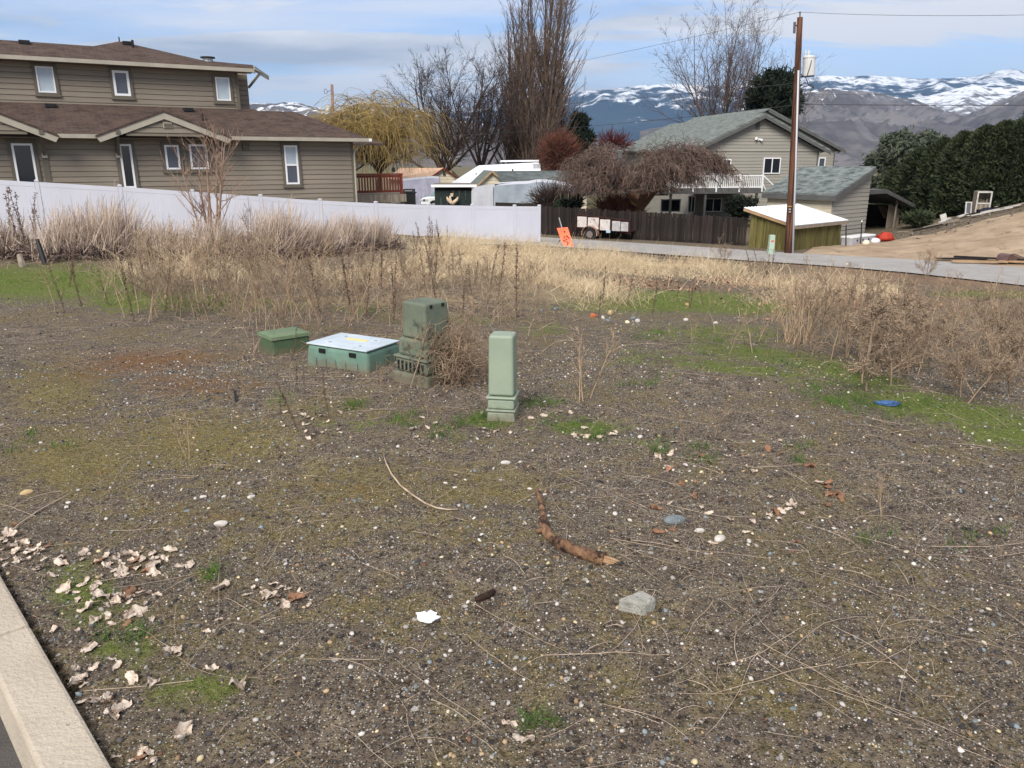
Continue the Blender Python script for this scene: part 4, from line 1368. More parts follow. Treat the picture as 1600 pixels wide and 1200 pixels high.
# ------------------------------------------------------------------ brown board fence
bR = onY(1168, 392, 35.4); bL = onY(846, 372.5, 41.2)
bl_ang = math.atan2(bR[1] - bL[1], bR[0] - bL[0])
BF = Fr(bL[0], bL[1], bl_ang)
bf = BF.thing('board_fence', 'dark weathered upright board fence along the far side of the lane', 'fence')
tops = [(840, 321.5), (900, 325), (960, 329), (1010, 331), (1060, 334), (1110, 337), (1168, 340.5)]
tpx = np.array([BF.pl(a, b, 0) for a, b in tops])
bots = np.array([BF.pl(a, b, 0) for a, b in [(846, 373), (930, 378), (1010, 383), (1090, 388), (1168, 393)]])
xa = BF.pl(838, 350)[0]; xb = tpx[-1][0]
nbd = 84
bd = MB().box(-0.5, 0.5, -0.012, 0.012, 0.0, 1.0).mesh('board')
for i in range(nbd):
    f = (i + 0.5) / nbd
    x = xa + (xb - xa) * f
    zt_ = np.interp(x, tpx[:, 0], tpx[:, 1]) + rng.normal() * 0.028
    zb_ = np.interp(x, bots[:, 0], bots[:, 1]) - 0.12
    o = link('board', bd, WOODF, bf, (x, rng.normal() * 0.008, zb_))
    o.scale = ((xb - xa) / nbd * 0.90, 1, zt_ - zb_)
    o.rotation_euler = (0, rng.normal() * 0.008, 0)
for f in (0.2, 0.85):
    za_ = bots[0][1] + (tpx[0][1] - bots[0][1]) * f; zb_ = bots[-1][1] + (tpx[-1][1] - bots[-1][1]) * f
    MB().beam((xa, 0.06, za_), (xb, 0.06, zb_), 0.05, 0.09).build('rail', WOODF, bf)
# far run glimpsed over the white fence's end
MB().box(xa - 2.6, xa - 0.02, 0.02, 0.05, bots[0][1] - 0.1, tpx[0][1] + 0.10).build('board_panel', WOODF, bf)

# ------------------------------------------------------------------ utility pole
pb = onY(1232.5, 396, 32.3); pt = onY(1250, 27, 32.3)
pole = thing('utility_pole', 'tall brown wooden utility pole with transformer beside the mossy shed', 'utility pole', pb)
pv = pt - pb
MB().tube([tuple(pv * f) if f > 0 else (0, 0, -0.3) for f in np.linspace(0, 1, 9)], list(np.linspace(0.175, 0.105, 9)), 12).build('shaft', WOODP, pole, smooth=True)
at = lambda px_, py_, dy=0.0: onY(px_, py_, 32.3 + dy) - pb
cb = at(1239, 399, -0.15); ct = at(1247.5, 110, -0.1)
MB().tube([tuple(cb - np.array([0, 0, 0.2])), tuple(cb * 0.5 + ct * 0.5), tuple(ct)], 0.042, 8).build('conduit', M('pvc_grey', (0.50, 0.52, 0.56), rough=0.5), pole, smooth=True)
tb = at(1263.5, 119); tt_ = at(1264.5, 91)
TRG = M('transformer_grey', srgb(208, 210, 206), srgb(190, 192, 190), 3, 0.45)
tr = MB().tube([tuple(tb), tuple(tb * 0.97 + tt_ * 0.03), tuple(tt_)], [0.21, 0.23, 0.23], 18).build('transformer', TRG, pole)
MB().tube([tuple(tt_), tuple(tt_ + np.array([0, 0, 0.05])), tuple(tt_ + np.array([0, 0, 0.10]))], [0.245, 0.24, 0.12], 18).build('lid', TRG, tr)
for px_ in (1258, 1263):
    q_ = at(px_, 90)
    MB().tube([tuple(q_), tuple(q_ + np.array([0, 0, 0.08])), tuple(q_ + np.array([0, 0, 0.16])), tuple(q_ + np.array([0, 0, 0.28]))], [0.05, 0.03, 0.045, 0.02], 8).build('bushing', TRG, tr)
MB().tube([tuple(at(1268, 94, -0.26)), tuple(at(1266, 103, -0.28)), tuple(at(1261, 118, -0.26))], 0.014, 5).build('cable', DKMETAL, tr)
MB().beam(tuple(at(1252, 119.5)), tuple(at(1272, 118.5)), 0.08, 0.06).build('bracket', DKMETAL, pole)
MB().tube([tuple(at(1243, 113)), tuple(at(1258, 119)), tuple(at(1263, 132)), tuple(at(1272, 138)), tuple(at(1268, 132)), tuple(at(1254, 137)), tuple(at(1248, 142))], 0.016, 5).build('service_loop', DKMETAL, pole)
q_ = at(1242, 41)
MB().tube([tuple(q_ + np.array([0, 0, -0.25])), tuple(q_ + np.array([-0.02, 0, 0.15]))], 0.05, 8).build('fuse_cutout', M('cutout_grey', srgb(90, 84, 92), rough=0.5), pole)
MB().beam(tuple(at(1241, 40)), tuple(at(1249, 40)), 0.05, 0.05).build('bracket', DKMETAL, pole)
MB().tube([tuple(at(1250, 28)), tuple(at(1250, 21)), tuple(at(1250, 18.5))], [0.03, 0.03, 0.05], 8).build('insulator', M('porcelain', srgb(120, 110, 104), rough=0.3), pole)
MB().tube([tuple(at(1237, 322.5, -0.16)), tuple(at(1231, 322.5, -0.16))], 0.015, 5).build('tag', M('tag_yellow', srgb(200, 170, 90)), pole)
for (x, y) in ((1234, 327), (1234, 331)):
    q_ = at(x, y, -0.2)
    MB().box(q_[0] - 0.04, q_[0] + 0.04, q_[1] - 0.01, q_[1] + 0.02, q_[2] - 0.03, q_[2] + 0.03).build('tag', GALV, pole)

# second pole beyond the house
p2 = onY(519, 205, 74.0); p2b = np.array([p2[0], 74.0, g0(p2[0], 74.0)]); p2t = onY(518.5, 132, 74.0)
pole2 = thing('utility_pole', 'distant utility pole with small transformer rising past the taupe house roof', 'utility pole', p2b)
MB().tube([(0, 0, -0.2), tuple(p2t - p2b)], [0.20, 0.13], 10).build('shaft', M('pole_grey_wood', srgb(140, 116, 104), srgb(110, 90, 80), 3, 0.9), pole2, smooth=True)
q_ = onY(513, 175, 73.9) - p2b; q1 = onY(513, 165, 73.9) - p2b
MB().tube([tuple(q_), tuple(q1)], 0.22, 12).build('transformer', TRG, pole2)
q1 = onY(509, 143, 73.9) - p2b
an = np.linspace(0, 2 * np.pi, 13)
MB().tube([(q1[0] + 0.14 * math.cos(a), q1[1], q1[2] + 0.22 * math.sin(a)) for a in an], 0.02, 5).build('wire_coil', DKMETAL, pole2)
MB().tube([tuple(q1 + np.array([0.15, 0, 0])), tuple(p2t - p2b - np.array([0, 0, 0.5]))], 0.02, 5).build('bracket', DKMETAL, pole2)


def wire(lab, a, b, sag, r=0.012):
    r *= 0.62
    f = np.linspace(0, 1, 40)
    a = np.array(a); b = np.array(b)
    pts = a[None] * (1 - f[:, None]) + b[None] * f[:, None]
    pts[:, 2] -= sag * 4 * f * (1 - f)
    MB().tube([tuple(p - a) for p in pts], r, 5).build('power_line', M('line_wire', (0.05, 0.05, 0.055), rough=0.6), None, tuple(a), label=lab, cat='wire')


topw = onY(1250, 19, 32.3)
wire('uppermost power line running left from the pole top into the sky', topw, onY(520, 150, 76), 0.6, 0.011)
wire('uppermost power line running right from the pole top', topw, onY(1720, 20, 25), 0.1, 0.011)
wire('middle cable sagging left from the pole across the bare trees', onY(1243, 130, 32.3), onY(520, 180, 74), 0.3, 0.013)
wire('lower cable crossing in front of the dark conifers to the willow', onY(1243, 164, 32.3), onY(560, 213.5, 72), 0.4, 0.017)
wire('dark cable crossing the hillside right of the pole', onY(1246, 163, 32.3), onY(1720, 164, 25.5), 0.02, 0.020)
wire('faint thin cable above the dark one on the hillside', onY(1246, 147, 32.3), onY(1720, 148, 25.5), 0.02, 0.008)

# pale green pedestal next to the pole
pp_ = onY(1204, 395, 32.0)
PGRN = M('pale_green_plastic', srgb(170, 188, 168), srgb(158, 176, 156), 3, 0.5)
t_ = thing('utility_pedestal', 'slim pale green utility pedestal across the lane by the mossy shed', 'pedestal', pp_)
hgt = onY(1205, 367, 32.0)[2] - pp_[2]
MB().taper(0, 0, -0.1, hgt * 0.18, 0.13, 0.13, 0.125, 0.125).build('base', PGRN, t_)
MB().taper(0, 0, hgt * 0.182, hgt, 0.115, 0.115, 0.105, 0.105).build('cover', PGRN, t_, bevel=0.02)
MB().box(-0.06, 0.06, -0.122, -0.114, hgt * 0.62, hgt * 0.72).build('sticker', M('red_sticker', srgb(200, 110, 90)), t_)
# ------------------------------------------------------------------ rusty white trailer by the fence
ta = onground(898, 381); tb_ = onground(978, 381)
ty = 38.6
ta = onY(896, 378, ty + 0.7); tb_ = onY(983, 380, ty - 0.9)
TR = Fr(ta[0], ta[1], math.atan2(tb_[1] - ta[1], tb_[0] - ta[0]))
trl = TR.thing('utility_trailer', 'rusty white panelled utility trailer parked against the board fence', 'trailer')
RUSTW = M('rusty_white', srgb(206, 200, 194), srgb(184, 176, 170), 3, 0.6, c3=srgb(126, 66, 44), s3=3.5, lo3=0.60, hi3=0.66)
RUST = M('rust_metal', srgb(70, 38, 30), srgb(44, 28, 26), 8, 0.85, 0.3)
GREYP = M('dirty_panel', srgb(184, 182, 182), srgb(150, 146, 146), 5, 0.7, c3=srgb(90, 70, 66), s3=4.0, lo3=0.62, hi3=0.7)
TYRE = M('tyre_rubber', (0.02, 0.02, 0.02), rough=0.9)
gz0 = g0(ta[0], ta[1])
panels = [((902.5, 917, 338.5, 355), RUSTW), ((919, 936, 340, 358), RUSTW), ((938, 953.5, 343, 360), RUSTW), ((957, 969.5, 345.5, 361), GREYP), ((970.5, 982, 347, 361.5), GREYP)]
x00 = None
for r_, mt in panels:
    a, b, c_, d_ = TR.rect(*r_)
    x00 = a if x00 is None else x00
    MB().box(a, b, -0.03, 0.02, c_, d_).build('side_panel', mt, trl, bevel=0.01)
xe_ = TR.pl(984, 355)[0]; zt0 = TR.pl(903, 336)[1]; zt1 = TR.pl(980, 345)[1]; zb0 = TR.pl(903, 357)[1]; zb1 = TR.pl(980, 363)[1]
MB().prism([(x00 - 0.05, 0.025, zb0), (xe_, 0.025, zb1), (xe_, 0.025, zt1), (x00 - 0.05, 0.025, zt0)], (0, 0.05, 0)).build('side_frame', RUST, trl)
MB().prism([(x00 - 0.05, 1.3, zb0), (xe_, 1.3, zb1), (xe_, 1.3, zt1), (x00 - 0.05, 1.3, zt0)], (0, 0.05, 0)).build('side_frame', RUST, trl)
MB().prism([(x00, 0.08, zb0), (xe_, 0.08, zb1), (xe_, 1.3, zb1), (x00, 1.3, zb0)], (0, 0, 0.06)).build('bed', RUST, trl)
MB().beam((x00 - 0.05, 0.0, zt0 + 0.02), (xe_, 0.0, zt1 + 0.02), 0.06, 0.05).build('top_rail', RUST, trl)
tg = TR.pl(893, 354); tj = TR.pl(901, 337)
MB().beam((tg[0] - 0.1, 0.6, tg[1]), (xe_, 0.1, zb1 - 0.04), 0.08, 0.09).build('tongue', RUST, trl)
MB().beam((tg[0], 0.05, tg[1] - 0.02), (tj[0], 0.05, tj[1]), 0.03, 0.03).build('brace', RUST, trl)
MB().beam((tg[0] - 0.05, 0.05, tg[1] - 0.6), (tg[0], 0.05, tg[1]), 0.04, 0.04).build('stand', RUST, trl)
wx_, wz_ = TR.pl(923, 366)
for y_ in (-0.12, 1.25):
    m_ = MB(); m_.tube([(wx_, y_, wz_), (wx_, y_ + 0.2, wz_)], 0.32, 20)
    wh = m_.build('wheel', TYRE, trl)
    MB().tube([(wx_, y_ - 0.012, wz_), (wx_, y_ + 0.05, wz_)], 0.17, 14).build('rim', M('old_rim', srgb(120, 110, 104), rough=0.6), wh)
fn = MB()
an = np.linspace(-0.15, math.pi + 0.15, 15)
for i in range(len(an) - 1):
    fn.beam((wx_ + 0.42 * math.cos(an[i]), -0.06, wz_ + 0.42 * math.sin(an[i])), (wx_ + 0.42 * math.cos(an[i + 1]), -0.06, wz_ + 0.42 * math.sin(an[i + 1])), 0.03, 0.3, up=(0, 1, 0))
fn.build('mudguard', M('mudguard_paint', srgb(186, 160, 142), srgb(120, 74, 54), 5, 0.7), trl)
lx_, lz_ = TR.pl(951, 361.5)
MB().box(lx_ - 0.11, lx_ + 0.11, -0.05, -0.032, lz_ - 0.07, lz_ + 0.07).build('number_plate', M('plate_blue', srgb(170, 190, 206), rough=0.4), trl)
MB().cyl((tg[0] - 0.05, 0.6), 0.03, gz0 - 0.02, tg[1], 8).build('jack', RUST, trl)

# ------------------------------------------------------------------ orange sign
sy = 33.0
sb = onY(884, 394.5, sy)
sg_ = g0(sb[0], sb[1])
sign = thing('roadwork_sign', 'tilted bright orange sign with faded dark lettering beside the lane', 'sign', (sb[0], sb[1], sg_))
ORANGE = M('orange_sign', srgb(255, 112, 66), srgb(244, 96, 56), 3, 0.5)
c4 = [onY(870, 356.5, sy + 0.35), onY(887, 355, sy + 0.35), onY(898.5, 391, sy - 0.1), onY(883.5, 395, sy - 0.1)]
lo = np.array([sb[0], sb[1], sg_])
MB().prism([tuple(p - lo) for p in c4], (0, 0.02, 0)).build('panel', ORANGE, sign)
INK = M('sign_ink', srgb(120, 40, 24), rough=0.6)
cc = [p - lo for p in c4]


def sg(u_, v_):                # along the panel's width, down its length
    t0_ = cc[0] * (1 - u_) + cc[1] * u_; b0_ = cc[3] * (1 - u_) + cc[2] * u_
    return t0_ * (1 - v_) + b0_ * v_ + np.array([0, -0.012, 0])


for (u0, v0, u1, v1) in ((0.55, 0.14, 0.62, 0.21), (0.40, 0.36, 0.46, 0.41), (0.22, 0.50, 0.30, 0.55), (0.34, 0.56, 0.50, 0.60), (0.62, 0.34, 0.74, 0.40), (0.70, 0.42, 0.82, 0.47), (0.45, 0.47, 0.56, 0.51),
                         (0.36, 0.66, 0.46, 0.72), (0.52, 0.62, 0.60, 0.67), (0.42, 0.78, 0.54, 0.83), (0.50, 0.86, 0.58, 0.91)):
    MB().beam(tuple(sg(u0, v0)), tuple(sg(u1, v1)), 0.008, 0.055).build('lettering', INK, sign)
q0 = onY(873.5, 340, sy + 0.5) - lo; q1 = onY(878, 356, sy + 0.4) - lo; q2 = onY(864, 389, sy + 0.6) - lo; q3 = onY(875, 375, sy + 0.2) - lo
MB().tube([tuple(q0), tuple(q1)], 0.022, 6).build('leg', GALV, sign)
MB().tube([tuple(q2 + np.array([0, 0, -0.1])), tuple(q3)], 0.022, 6).build('leg', DKMETAL, sign)
q4 = onY(897, 391, sy) - lo
MB().tube([tuple(q1), tuple(np.array([q4[0], q4[1], -0.05]))], 0.018, 6).build('leg', GALV, sign)


# ------------------------------------------------------------------ buildings and vehicles beyond the fences
def gabled(name, label, Yd, ang, apex, lfoot, rfoot, length, wallmat, roofmat, fmat, zb_=-3.2, over=0.3, wpx=None, ridge_dir=1, th=0.1, rake=0.14):
    o = onY(lfoot[0], lfoot[1], Yd)
    f = Fr(o[0], o[1], ang)
    t = f.thing(name, label, 'building')
    kx_, kz_ = f.pl(*apex); lx_, lz_ = f.pl(*lfoot); rx_, rz_ = f.pl(*rfoot)
    for ex_, ez_ in ((lx_, lz_), (rx_, rz_)):
        MB().prism([(kx_, -over, kz_), (ex_, -over, ez_), (ex_, length, ez_), (kx_, length, kz_)], (0, 0, -th)).build('roof', roofmat, t)
        MB().prism([(kx_, -over - 0.03, kz_ + 0.01), (ex_, -over - 0.03, ez_ + 0.01), (ex_, -over - 0.03, ez_ - rake), (kx_, -over - 0.03, kz_ - rake)], (0, 0.028, 0)).build('rake_board', fmat, t)
    wl, wr = lx_ + 0.35, rx_ - 0.35
    zl_ = kz_ - (kx_ - wl) * (kz_ - lz_) / (kx_ - lx_) - th; zr_ = kz_ - (wr - kx_) * (kz_ - rz_) / (rx_ - kx_) - th
    MB().prism([(wl, 0, zb_), (wr, 0, zb_), (wr, 0, zr_), (kx_, 0, kz_ - th), (wl, 0, zl_)], (0, length - 0.3, 0)).build('wall', wallmat, t)
    k1 = (kz_ - lz_) / (kx_ - lx_); k2_ = (kz_ - rz_) / (rx_ - kx_)
    xr_ = lambda z: (max(wl, kx_ - (kz_ - th - z) / k1), min(wr, kx_ + (kz_ - th - z) / k2_))
    siding(t, 0, 0, zb_ + 0.6, kz_ - th - 0.1, 0.0, wallmat, 0.25, xr_)
    return f, t


TANR = M('tan_roof', srgb(204, 172, 148), srgb(186, 154, 132), 1.2, 0.9)
REDD = M('dark_red_trim', srgb(98, 40, 34), rough=0.7)
SNOWR = M('snowy_white_roof', (0.80, 0.81, 0.84), (0.72, 0.73, 0.77), 0.7, 0.7)
# tan roofed house: its gable faces right, ridge runs left
f, t = gabled('house', 'cream house with tan roof and dark red rake beyond the willow', 72, math.radians(8), (693, 262), (668, 279), (717, 278), 5, CREAM, TANR, REDD)
x0, z0 = f.pl(693, 262); x1, z1 = f.pl(625, 264.5); x2, z2 = f.pl(668, 279); x3, z3 = f.pl(604, 281)
MB().prism([(x0 - 0.05, -0.2, z0 - 0.02), (x1, 1.0, z0 - 0.02), (x3, -0.3, z2), (x2, -0.36, z2)], (0, 0, -0.1)).build('roof', TANR, t)
MB().box(x3 + 0.3, x2, 0.1, 3, -3.2, z2 - 0.1).build('wall', CREAM, t)
a, b, c_, d_ = f.rect(692, 696.3, 267, 274.5)
window(t, a, b, c_, d_, -0.05, P_DARK, fw=0.05, name='window', fmat=GFASC)
# white-roofed house
Y_ = 66.0
o = onY(748, 285, Y_)
f = Fr(o[0], o[1], math.radians(3))
t = f.thing('house', 'low house with snow-white roof in front of the bare trees', 'building')
pts = [f.pl(705, 285.5, 0), f.pl(760, 287, 0), f.pl(850, 287, 0), f.pl(842, 253.5, 4), f.pl(782, 256, 4), f.pl(782, 258.5, 4), f.pl(748, 258.5, 4)]
ys = [-0.3, -0.3, -0.3, 4, 4, 4, 4]
MB().prism([(p[0], y, p[1]) for p, y in zip([pts[0], pts[2], pts[3], pts[6]], [-0.3, -0.3, 4, 4])], (0, 0, -0.12)).build('roof', SNOWR, t)
MB().prism([(pts[4][0], 3.9, pts[3][1] + 0.02), (pts[3][0], 3.9, pts[3][1] + 0.06), (pts[3][0], 4.8, pts[3][1] + 0.06), (pts[4][0], 4.8, pts[3][1] + 0.02)], (0, 0, 0.14)).build('ridge_cap', SNOWR, t)
MB().box(pts[0][0], pts[2][0], -0.36, -0.31, pts[0][1] - 0.18, pts[0][1] - 0.02).build('fascia', GFASC, t)
MB().box(pts[0][0] + 0.4, pts[2][0] - 0.4, 0, 7, -3.4, pts[0][1] - 0.15).build('wall', M('pinkish_wall', srgb(190, 170, 160), srgb(176, 156, 148), 2, 0.85), t)
for px_ in (719, 740):
    a, b, c_, d_ = f.rect(px_, px_ + 6, 288, 293)
    window(t, a, b, c_, d_, -0.02, P_DARK, fw=0.05)
p = f.pl(838.5, 264, 3.0)
MB().box(p[0] - 0.3, p[0] + 0.3, 2.7, 3.3, p[1] - 1.2, p[1] + 0.45).build('chimney', PALEG, t)
for (px_, py_) in ((744, 272), (801, 266)):
    p = f.pl(px_, py_, 1.7)
    MB().cyl((p[0], 1.7), 0.07, p[1] - 0.9, p[1] + 0.1, 8).build('vent_pipe', GALV if px_ < 760 else BLACK, t)
# grey shingled outbuilding
f, t = gabled('outbuilding', 'beige outbuilding with grey shingle roof behind the tarped trailer', 58, math.radians(10), (768, 266.5), (731, 302), (793, 289), 4, CREAM, ROOF_G, TAN_W)
x0, z0 = f.pl(768, 266.5); x1, _ = f.pl(905, 266, 1.5); x2, z2 = f.pl(793, 289); x3, _ = f.pl(920, 292, -0.3)
GREYS2 = shingle_mat('grey_shingles_front', srgb(104, 110, 110), srgb(84, 92, 92), srgb(120, 126, 122), axis='x', kz=2.2)
MB().prism([(x0 + 0.05, -0.26, z0 - 0.03), (x1, 1.5, z0 - 0.03), (x3, -0.5, z2 - 0.25), (x2 - 0.02, -0.5, z2 - 0.2)], (0, 0, -0.1)).build('roof', GREYS2, t)
MB().box(x2 - 0.6, x3, 0.2, 3.5, -3.4, z2 - 0.4).build('wall', CREAM, t)
# dark green panelled carport
o = onY(678, 320, 53.0)
f = Fr(o[0], o[1], math.radians(2))
t = f.thing('carport', 'flat carport with dark green side panel and white fascia', 'carport')
x0, z0 = f.pl(679, 298); x1, _ = f.pl(737, 298); _, z1 = f.pl(700, 291)
DGREEN = M('dark_green_panel', srgb(32, 44, 42), srgb(26, 36, 34), 3, 0.7)
npn = 6
for i in range(npn):
    a = x0 + (x1 - x0) * i / npn; b = x0 + (x1 - x0) * (i + 1) / npn - 0.012
    MB().box(a, b, 0, 0.04, -3.4, z0).build('panel', DGREEN, t)
xa, _ = f.pl(674, 291); xb, _ = f.pl(745, 291)
MB().box(xa, xb, -0.35, -0.30, z1 - 0.05, z1 + 0.12).build('fascia', WFRAME, t)
MB().box(xa, xb, -0.30, 4.0, z1 + 0.0, z1 + 0.10).build('roof', WOODG, t)
MB().box(x0, x1, 0.01, 0.03, z0, z1).build('slatted_band', WOODF, t)
for x in (x0 + 0.05, x1 - 0.05):
    MB().box(x - 0.05, x + 0.05, 0.05, 0.15, -3.4, z1).build('post', WOODG, t)
# bright sculpture-like antlers hung on the panel
an_b = onY(706, 318, 52.7)
t = thing('antler_rack', 'pale antlers mounted on the dark green carport panel', 'antlers', an_b)
BONE = M('bone', srgb(210, 190, 166), srgb(180, 156, 132), 6, 0.7)
for s_ in (-1, 1):
    pts = [onY(707 + s_ * d_, y_, 52.75) - an_b for d_, y_ in ((0, 319), (3, 315.5), (7, 312), (9, 307.5))]
    MB().tube([tuple(p) for p in pts], [0.12, 0.13, 0.10, 0.04], 7).build('antler', BONE, t, smooth=True)
q_ = onY(706, 304.5, 52.8) - an_b
MB().box(q_[0] - 0.1, q_[0] + 0.1, q_[1] - 0.03, q_[1] + 0.15, q_[2] - 0.12, q_[2] + 0.10).build('skull', BONE, t, bevel=0.03)
pts = [onY(x, y, 52.8) - an_b for x, y in ((703, 306), (704, 313), (706, 319))]
MB().tube([tuple(p) for p in pts], [0.05, 0.09, 0.11], 7).build('antler', BONE, t, smooth=True)


# tarped vehicles
def tarped(name, label, Yd, ang, px0, px1, pyt, pyb, depth, mat, topmat, sag=0.0, seed=0, lpx=None):
    o = onY(px0, pyb, Yd)
    f = Fr(o[0], o[1], ang)
    t = f.thing(name, label, 'covered vehicle')
    xs = np.linspace(0, 1, 40)
    x1_ = f.pl(px1, pyb)[0]
    ztp = np.array([f.pl(px0 + (px1 - px0) * a, pyt(a))[1] for a in xs])
    zb_ = -3.0
    m = 14
    V_ = []
    for j in range(m):
        fj = j / (m - 1)
        for i, a in enumerate(xs):
            z = ztp[i] * (1 - fj) + zb_ * fj
            fold = (vnoise(np.array([a * 22 + fj * 3]), np.array([fj * 1.5 + seed]), seed)[0] - 0.5) * 0.22 * min(1, fj * 2.5)
            V_.append((x1_ * a, -0.05 - 0.10 * fj + fold - 0.10 * math.sin(fj * 3), z))
    nx_ = len(xs)
    F_ = [(r_ * nx_ + c, r_ * nx_ + c + 1, (r_ + 1) * nx_ + c + 1, (r_ + 1) * nx_ + c) for r_ in range(m - 1) for c in range(nx_ - 1)]
    MB().add(V_, F_).build('tarp_side', mat, t, smooth=True)
    top_ = []
    nd_ = 6
    for j in range(nd_):
        fj = j / (nd_ - 1)
        for i, a in enumerate(xs):
            top_.append((x1_ * a, -0.05 + depth * fj, ztp[i] + 0.12 * math.sin(fj * 2.6)))
    F_ = [(r_ * nx_ + c, r_ * nx_ + c + 1, (r_ + 1) * nx_ + c + 1, (r_ + 1) * nx_ + c) for r_ in range(nd_ - 1) for c in range(nx_ - 1)]
    MB().add(top_, F_).build('tarp_top', topmat, t, smooth=True)
    for xx, sgn in ((0.0, -1), (x1_, 1)):
        i_ = 0 if sgn < 0 else -1
        m2 = 10
        VV = []
        for j in range(10):
            fj = j / 9
            for q_ in range(m2):
                fq = q_ / (m2 - 1)
                VV.append((xx + sgn * (0.06 * math.sin(fj * 3) + 0.10 * (vnoise(np.array([fq * 5]), np.array([fj * 3 + seed]), seed + 3)[0] - 0.5)), -0.05 + depth * fq, ztp[i_] * (1 - fj) + zb_ * fj + 0.12 * math.sin(fq * 2.6) * (1 - fj)))
        FF = [(r_ * m2 + c, r_ * m2 + c + 1, (r_ + 1) * m2 + c + 1, (r_ + 1) * m2 + c) for r_ in range(9) for c in range(m2 - 1)]
        MB().add(VV, FF).build('tarp_end', topmat if lpx else mat, t, smooth=True)
    return f, t


TARPG = M('grey_tarp', srgb(150, 158, 166), srgb(128, 138, 148), 1.0, 0.6, 0.25, 6)
TARPW = M('white_tarp', (0.62, 0.63, 0.66), (0.50, 0.51, 0.55), 1.2, 0.55, 0.25, 5)
TARPL = M('lavender_tarp', srgb(160, 158, 174), srgb(140, 140, 156), 1.4, 0.65, 0.3, 5)


def topA(a):
    return float(np.interp(a, [0, 0.03, 0.25, 0.42, 0.52, 0.66, 0.82, 1.0], [292, 289.5, 288, 287, 284.5, 285, 288, 293]))


f, t = tarped('covered_trailer', 'long travel trailer under a grey tarp with snow-white top behind the fence', 49.0, math.radians(-4), 772, 898, topA, 325, 3.6, TARPG, TARPW, seed=2, lpx=True)
# white front end of the cover, facing left
V_ = []
for j in range(12):
    fj = j / 11
    for i in range(14):
        fi = i / 13
        px_ = 736.5 + (773 - 736.5) * fi; pt_ = float(np.interp(fi, [0, 0.12, 0.4, 1.0], [299, 293, 290, 288]))
        Yp = 51.6 - 2.6 * fi
        w0 = onY(px_, pt_, Yp); z = w0[2] * (1 - fj) + -3.0 * fj
        pl_ = tol(t, (w0[0], w0[1], z))
        V_.append((pl_[0], pl_[1] - 0.12 * math.sin(fj * 3 + fi * 9) * fj, pl_[2]))
MB().add(V_, [(r_ * 14 + c, r_ * 14 + c + 1, (r_ + 1) * 14 + c + 1, (r_ + 1) * 14 + c) for r_ in range(11) for c in range(13)]).build('tarp_front', TARPW, t, smooth=True)
V_ = []
for j in range(6):
    for i in range(14):
        fi = i / 13; px_ = 736.5 + (773 - 736.5) * fi; pt_ = float(np.interp(fi, [0, 0.12, 0.4, 1.0], [299, 293, 290, 288]))
        Yp = 51.6 - 2.6 * fi
        w0 = onY(px_, pt_, Yp)
        pl_ = tol(t, w0)
        V_.append((pl_[0] + 0.5 * j, pl_[1] + 0.62 * j * (0.35 + 0.65 * fi), pl_[2] + 0.10 * math.sin(j / 5 * 2.6)))
MB().add(V_, [(r_ * 14 + c, r_ * 14 + c + 1, (r_ + 1) * 14 + c + 1, (r_ + 1) * 14 + c) for r_ in range(5) for c in range(13)]).build('tarp_top', TARPW, t, smooth=True)


def topB(a):
    return float(np.interp(a, [0, 0.5, 0.74, 0.98, 1.0], [282, 279.5, 278, 278.5, 280]))


tarped('covered_boat', 'boat under a lavender grey tarp next to the white pickup', 60.0, math.radians(6), 628, 688, topB, 322, 2.6, TARPL, TARPW, seed=7)
# white pickup
o = onY(657, 322, 55.0)
f = Fr(o[0], o[1], math.radians(2))
t = f.thing('pickup_truck', 'white pickup truck half hidden behind the dark green carport panel', 'truck')
CARW = M('car_white', (0.72, 0.73, 0.75), rough=0.3, spec=0.5)
xa, zb_ = f.pl(657, 320); xb, _ = f.pl(684, 320); _, zh_ = f.pl(670, 308); _, zr_ = f.pl(680, 300)
zg_ = zb_ - 0.35
MB().prism([(xa, 0, zb_ - 0.1), (xb + 2.4, 0, zb_ - 0.1), (xb + 2.4, 0, zh_ + 0.08), (xa + 0.75, 0, zh_ + 0.03), (xa + 0.06, 0, zh_ - 0.10)], (0, 1.75, 0)).build('body', CARW, t, bevel=0.06)
xc = f.pl(671, 308)[0]
MB().prism([(xc, 0.12, zh_ + 0.06), (xb + 1.0, 0.12, zh_ + 0.06), (xb + 0.8, 0.2, zr_ + 0.15), (xc + 0.45, 0.2, zr_ + 0.15)], (0, 1.45, 0)).build('cab', M('cab_glass', srgb(120, 150, 150), rough=0.1, spec=0.6), t)
MB().prism([(xc + 0.40, 0.18, zr_ + 0.152), (xb + 0.85, 0.18, zr_ + 0.152), (xb + 0.85, 1.55, zr_ + 0.152), (xc + 0.40, 1.55, zr_ + 0.152)], (0, 0, 0.06)).build('cab_roof', CARW, t)
for x, z in ((659, 312.5), (666.5, 312.5)):
    px_, pz_ = f.pl(x, z)
    MB().box(px_ - 0.10, px_ + 0.10, -0.03, -0.004, pz_ - 0.07, pz_ + 0.07).build('headlight', M('lamp_lens', (0.5, 0.52, 0.54), rough=0.1), t, bevel=0.01)
px_, pz_ = f.pl(662.5, 312.5)
MB().box(px_ - 0.12, px_ + 0.12, -0.025, -0.003, pz_ - 0.08, pz_ + 0.06).build('grille', BLACK, t)
MB().box(xa - 0.05, xa + 0.9, -0.10, -0.005, zb_ - 0.14, zb_ + 0.06).build('bumper', GALV, t)
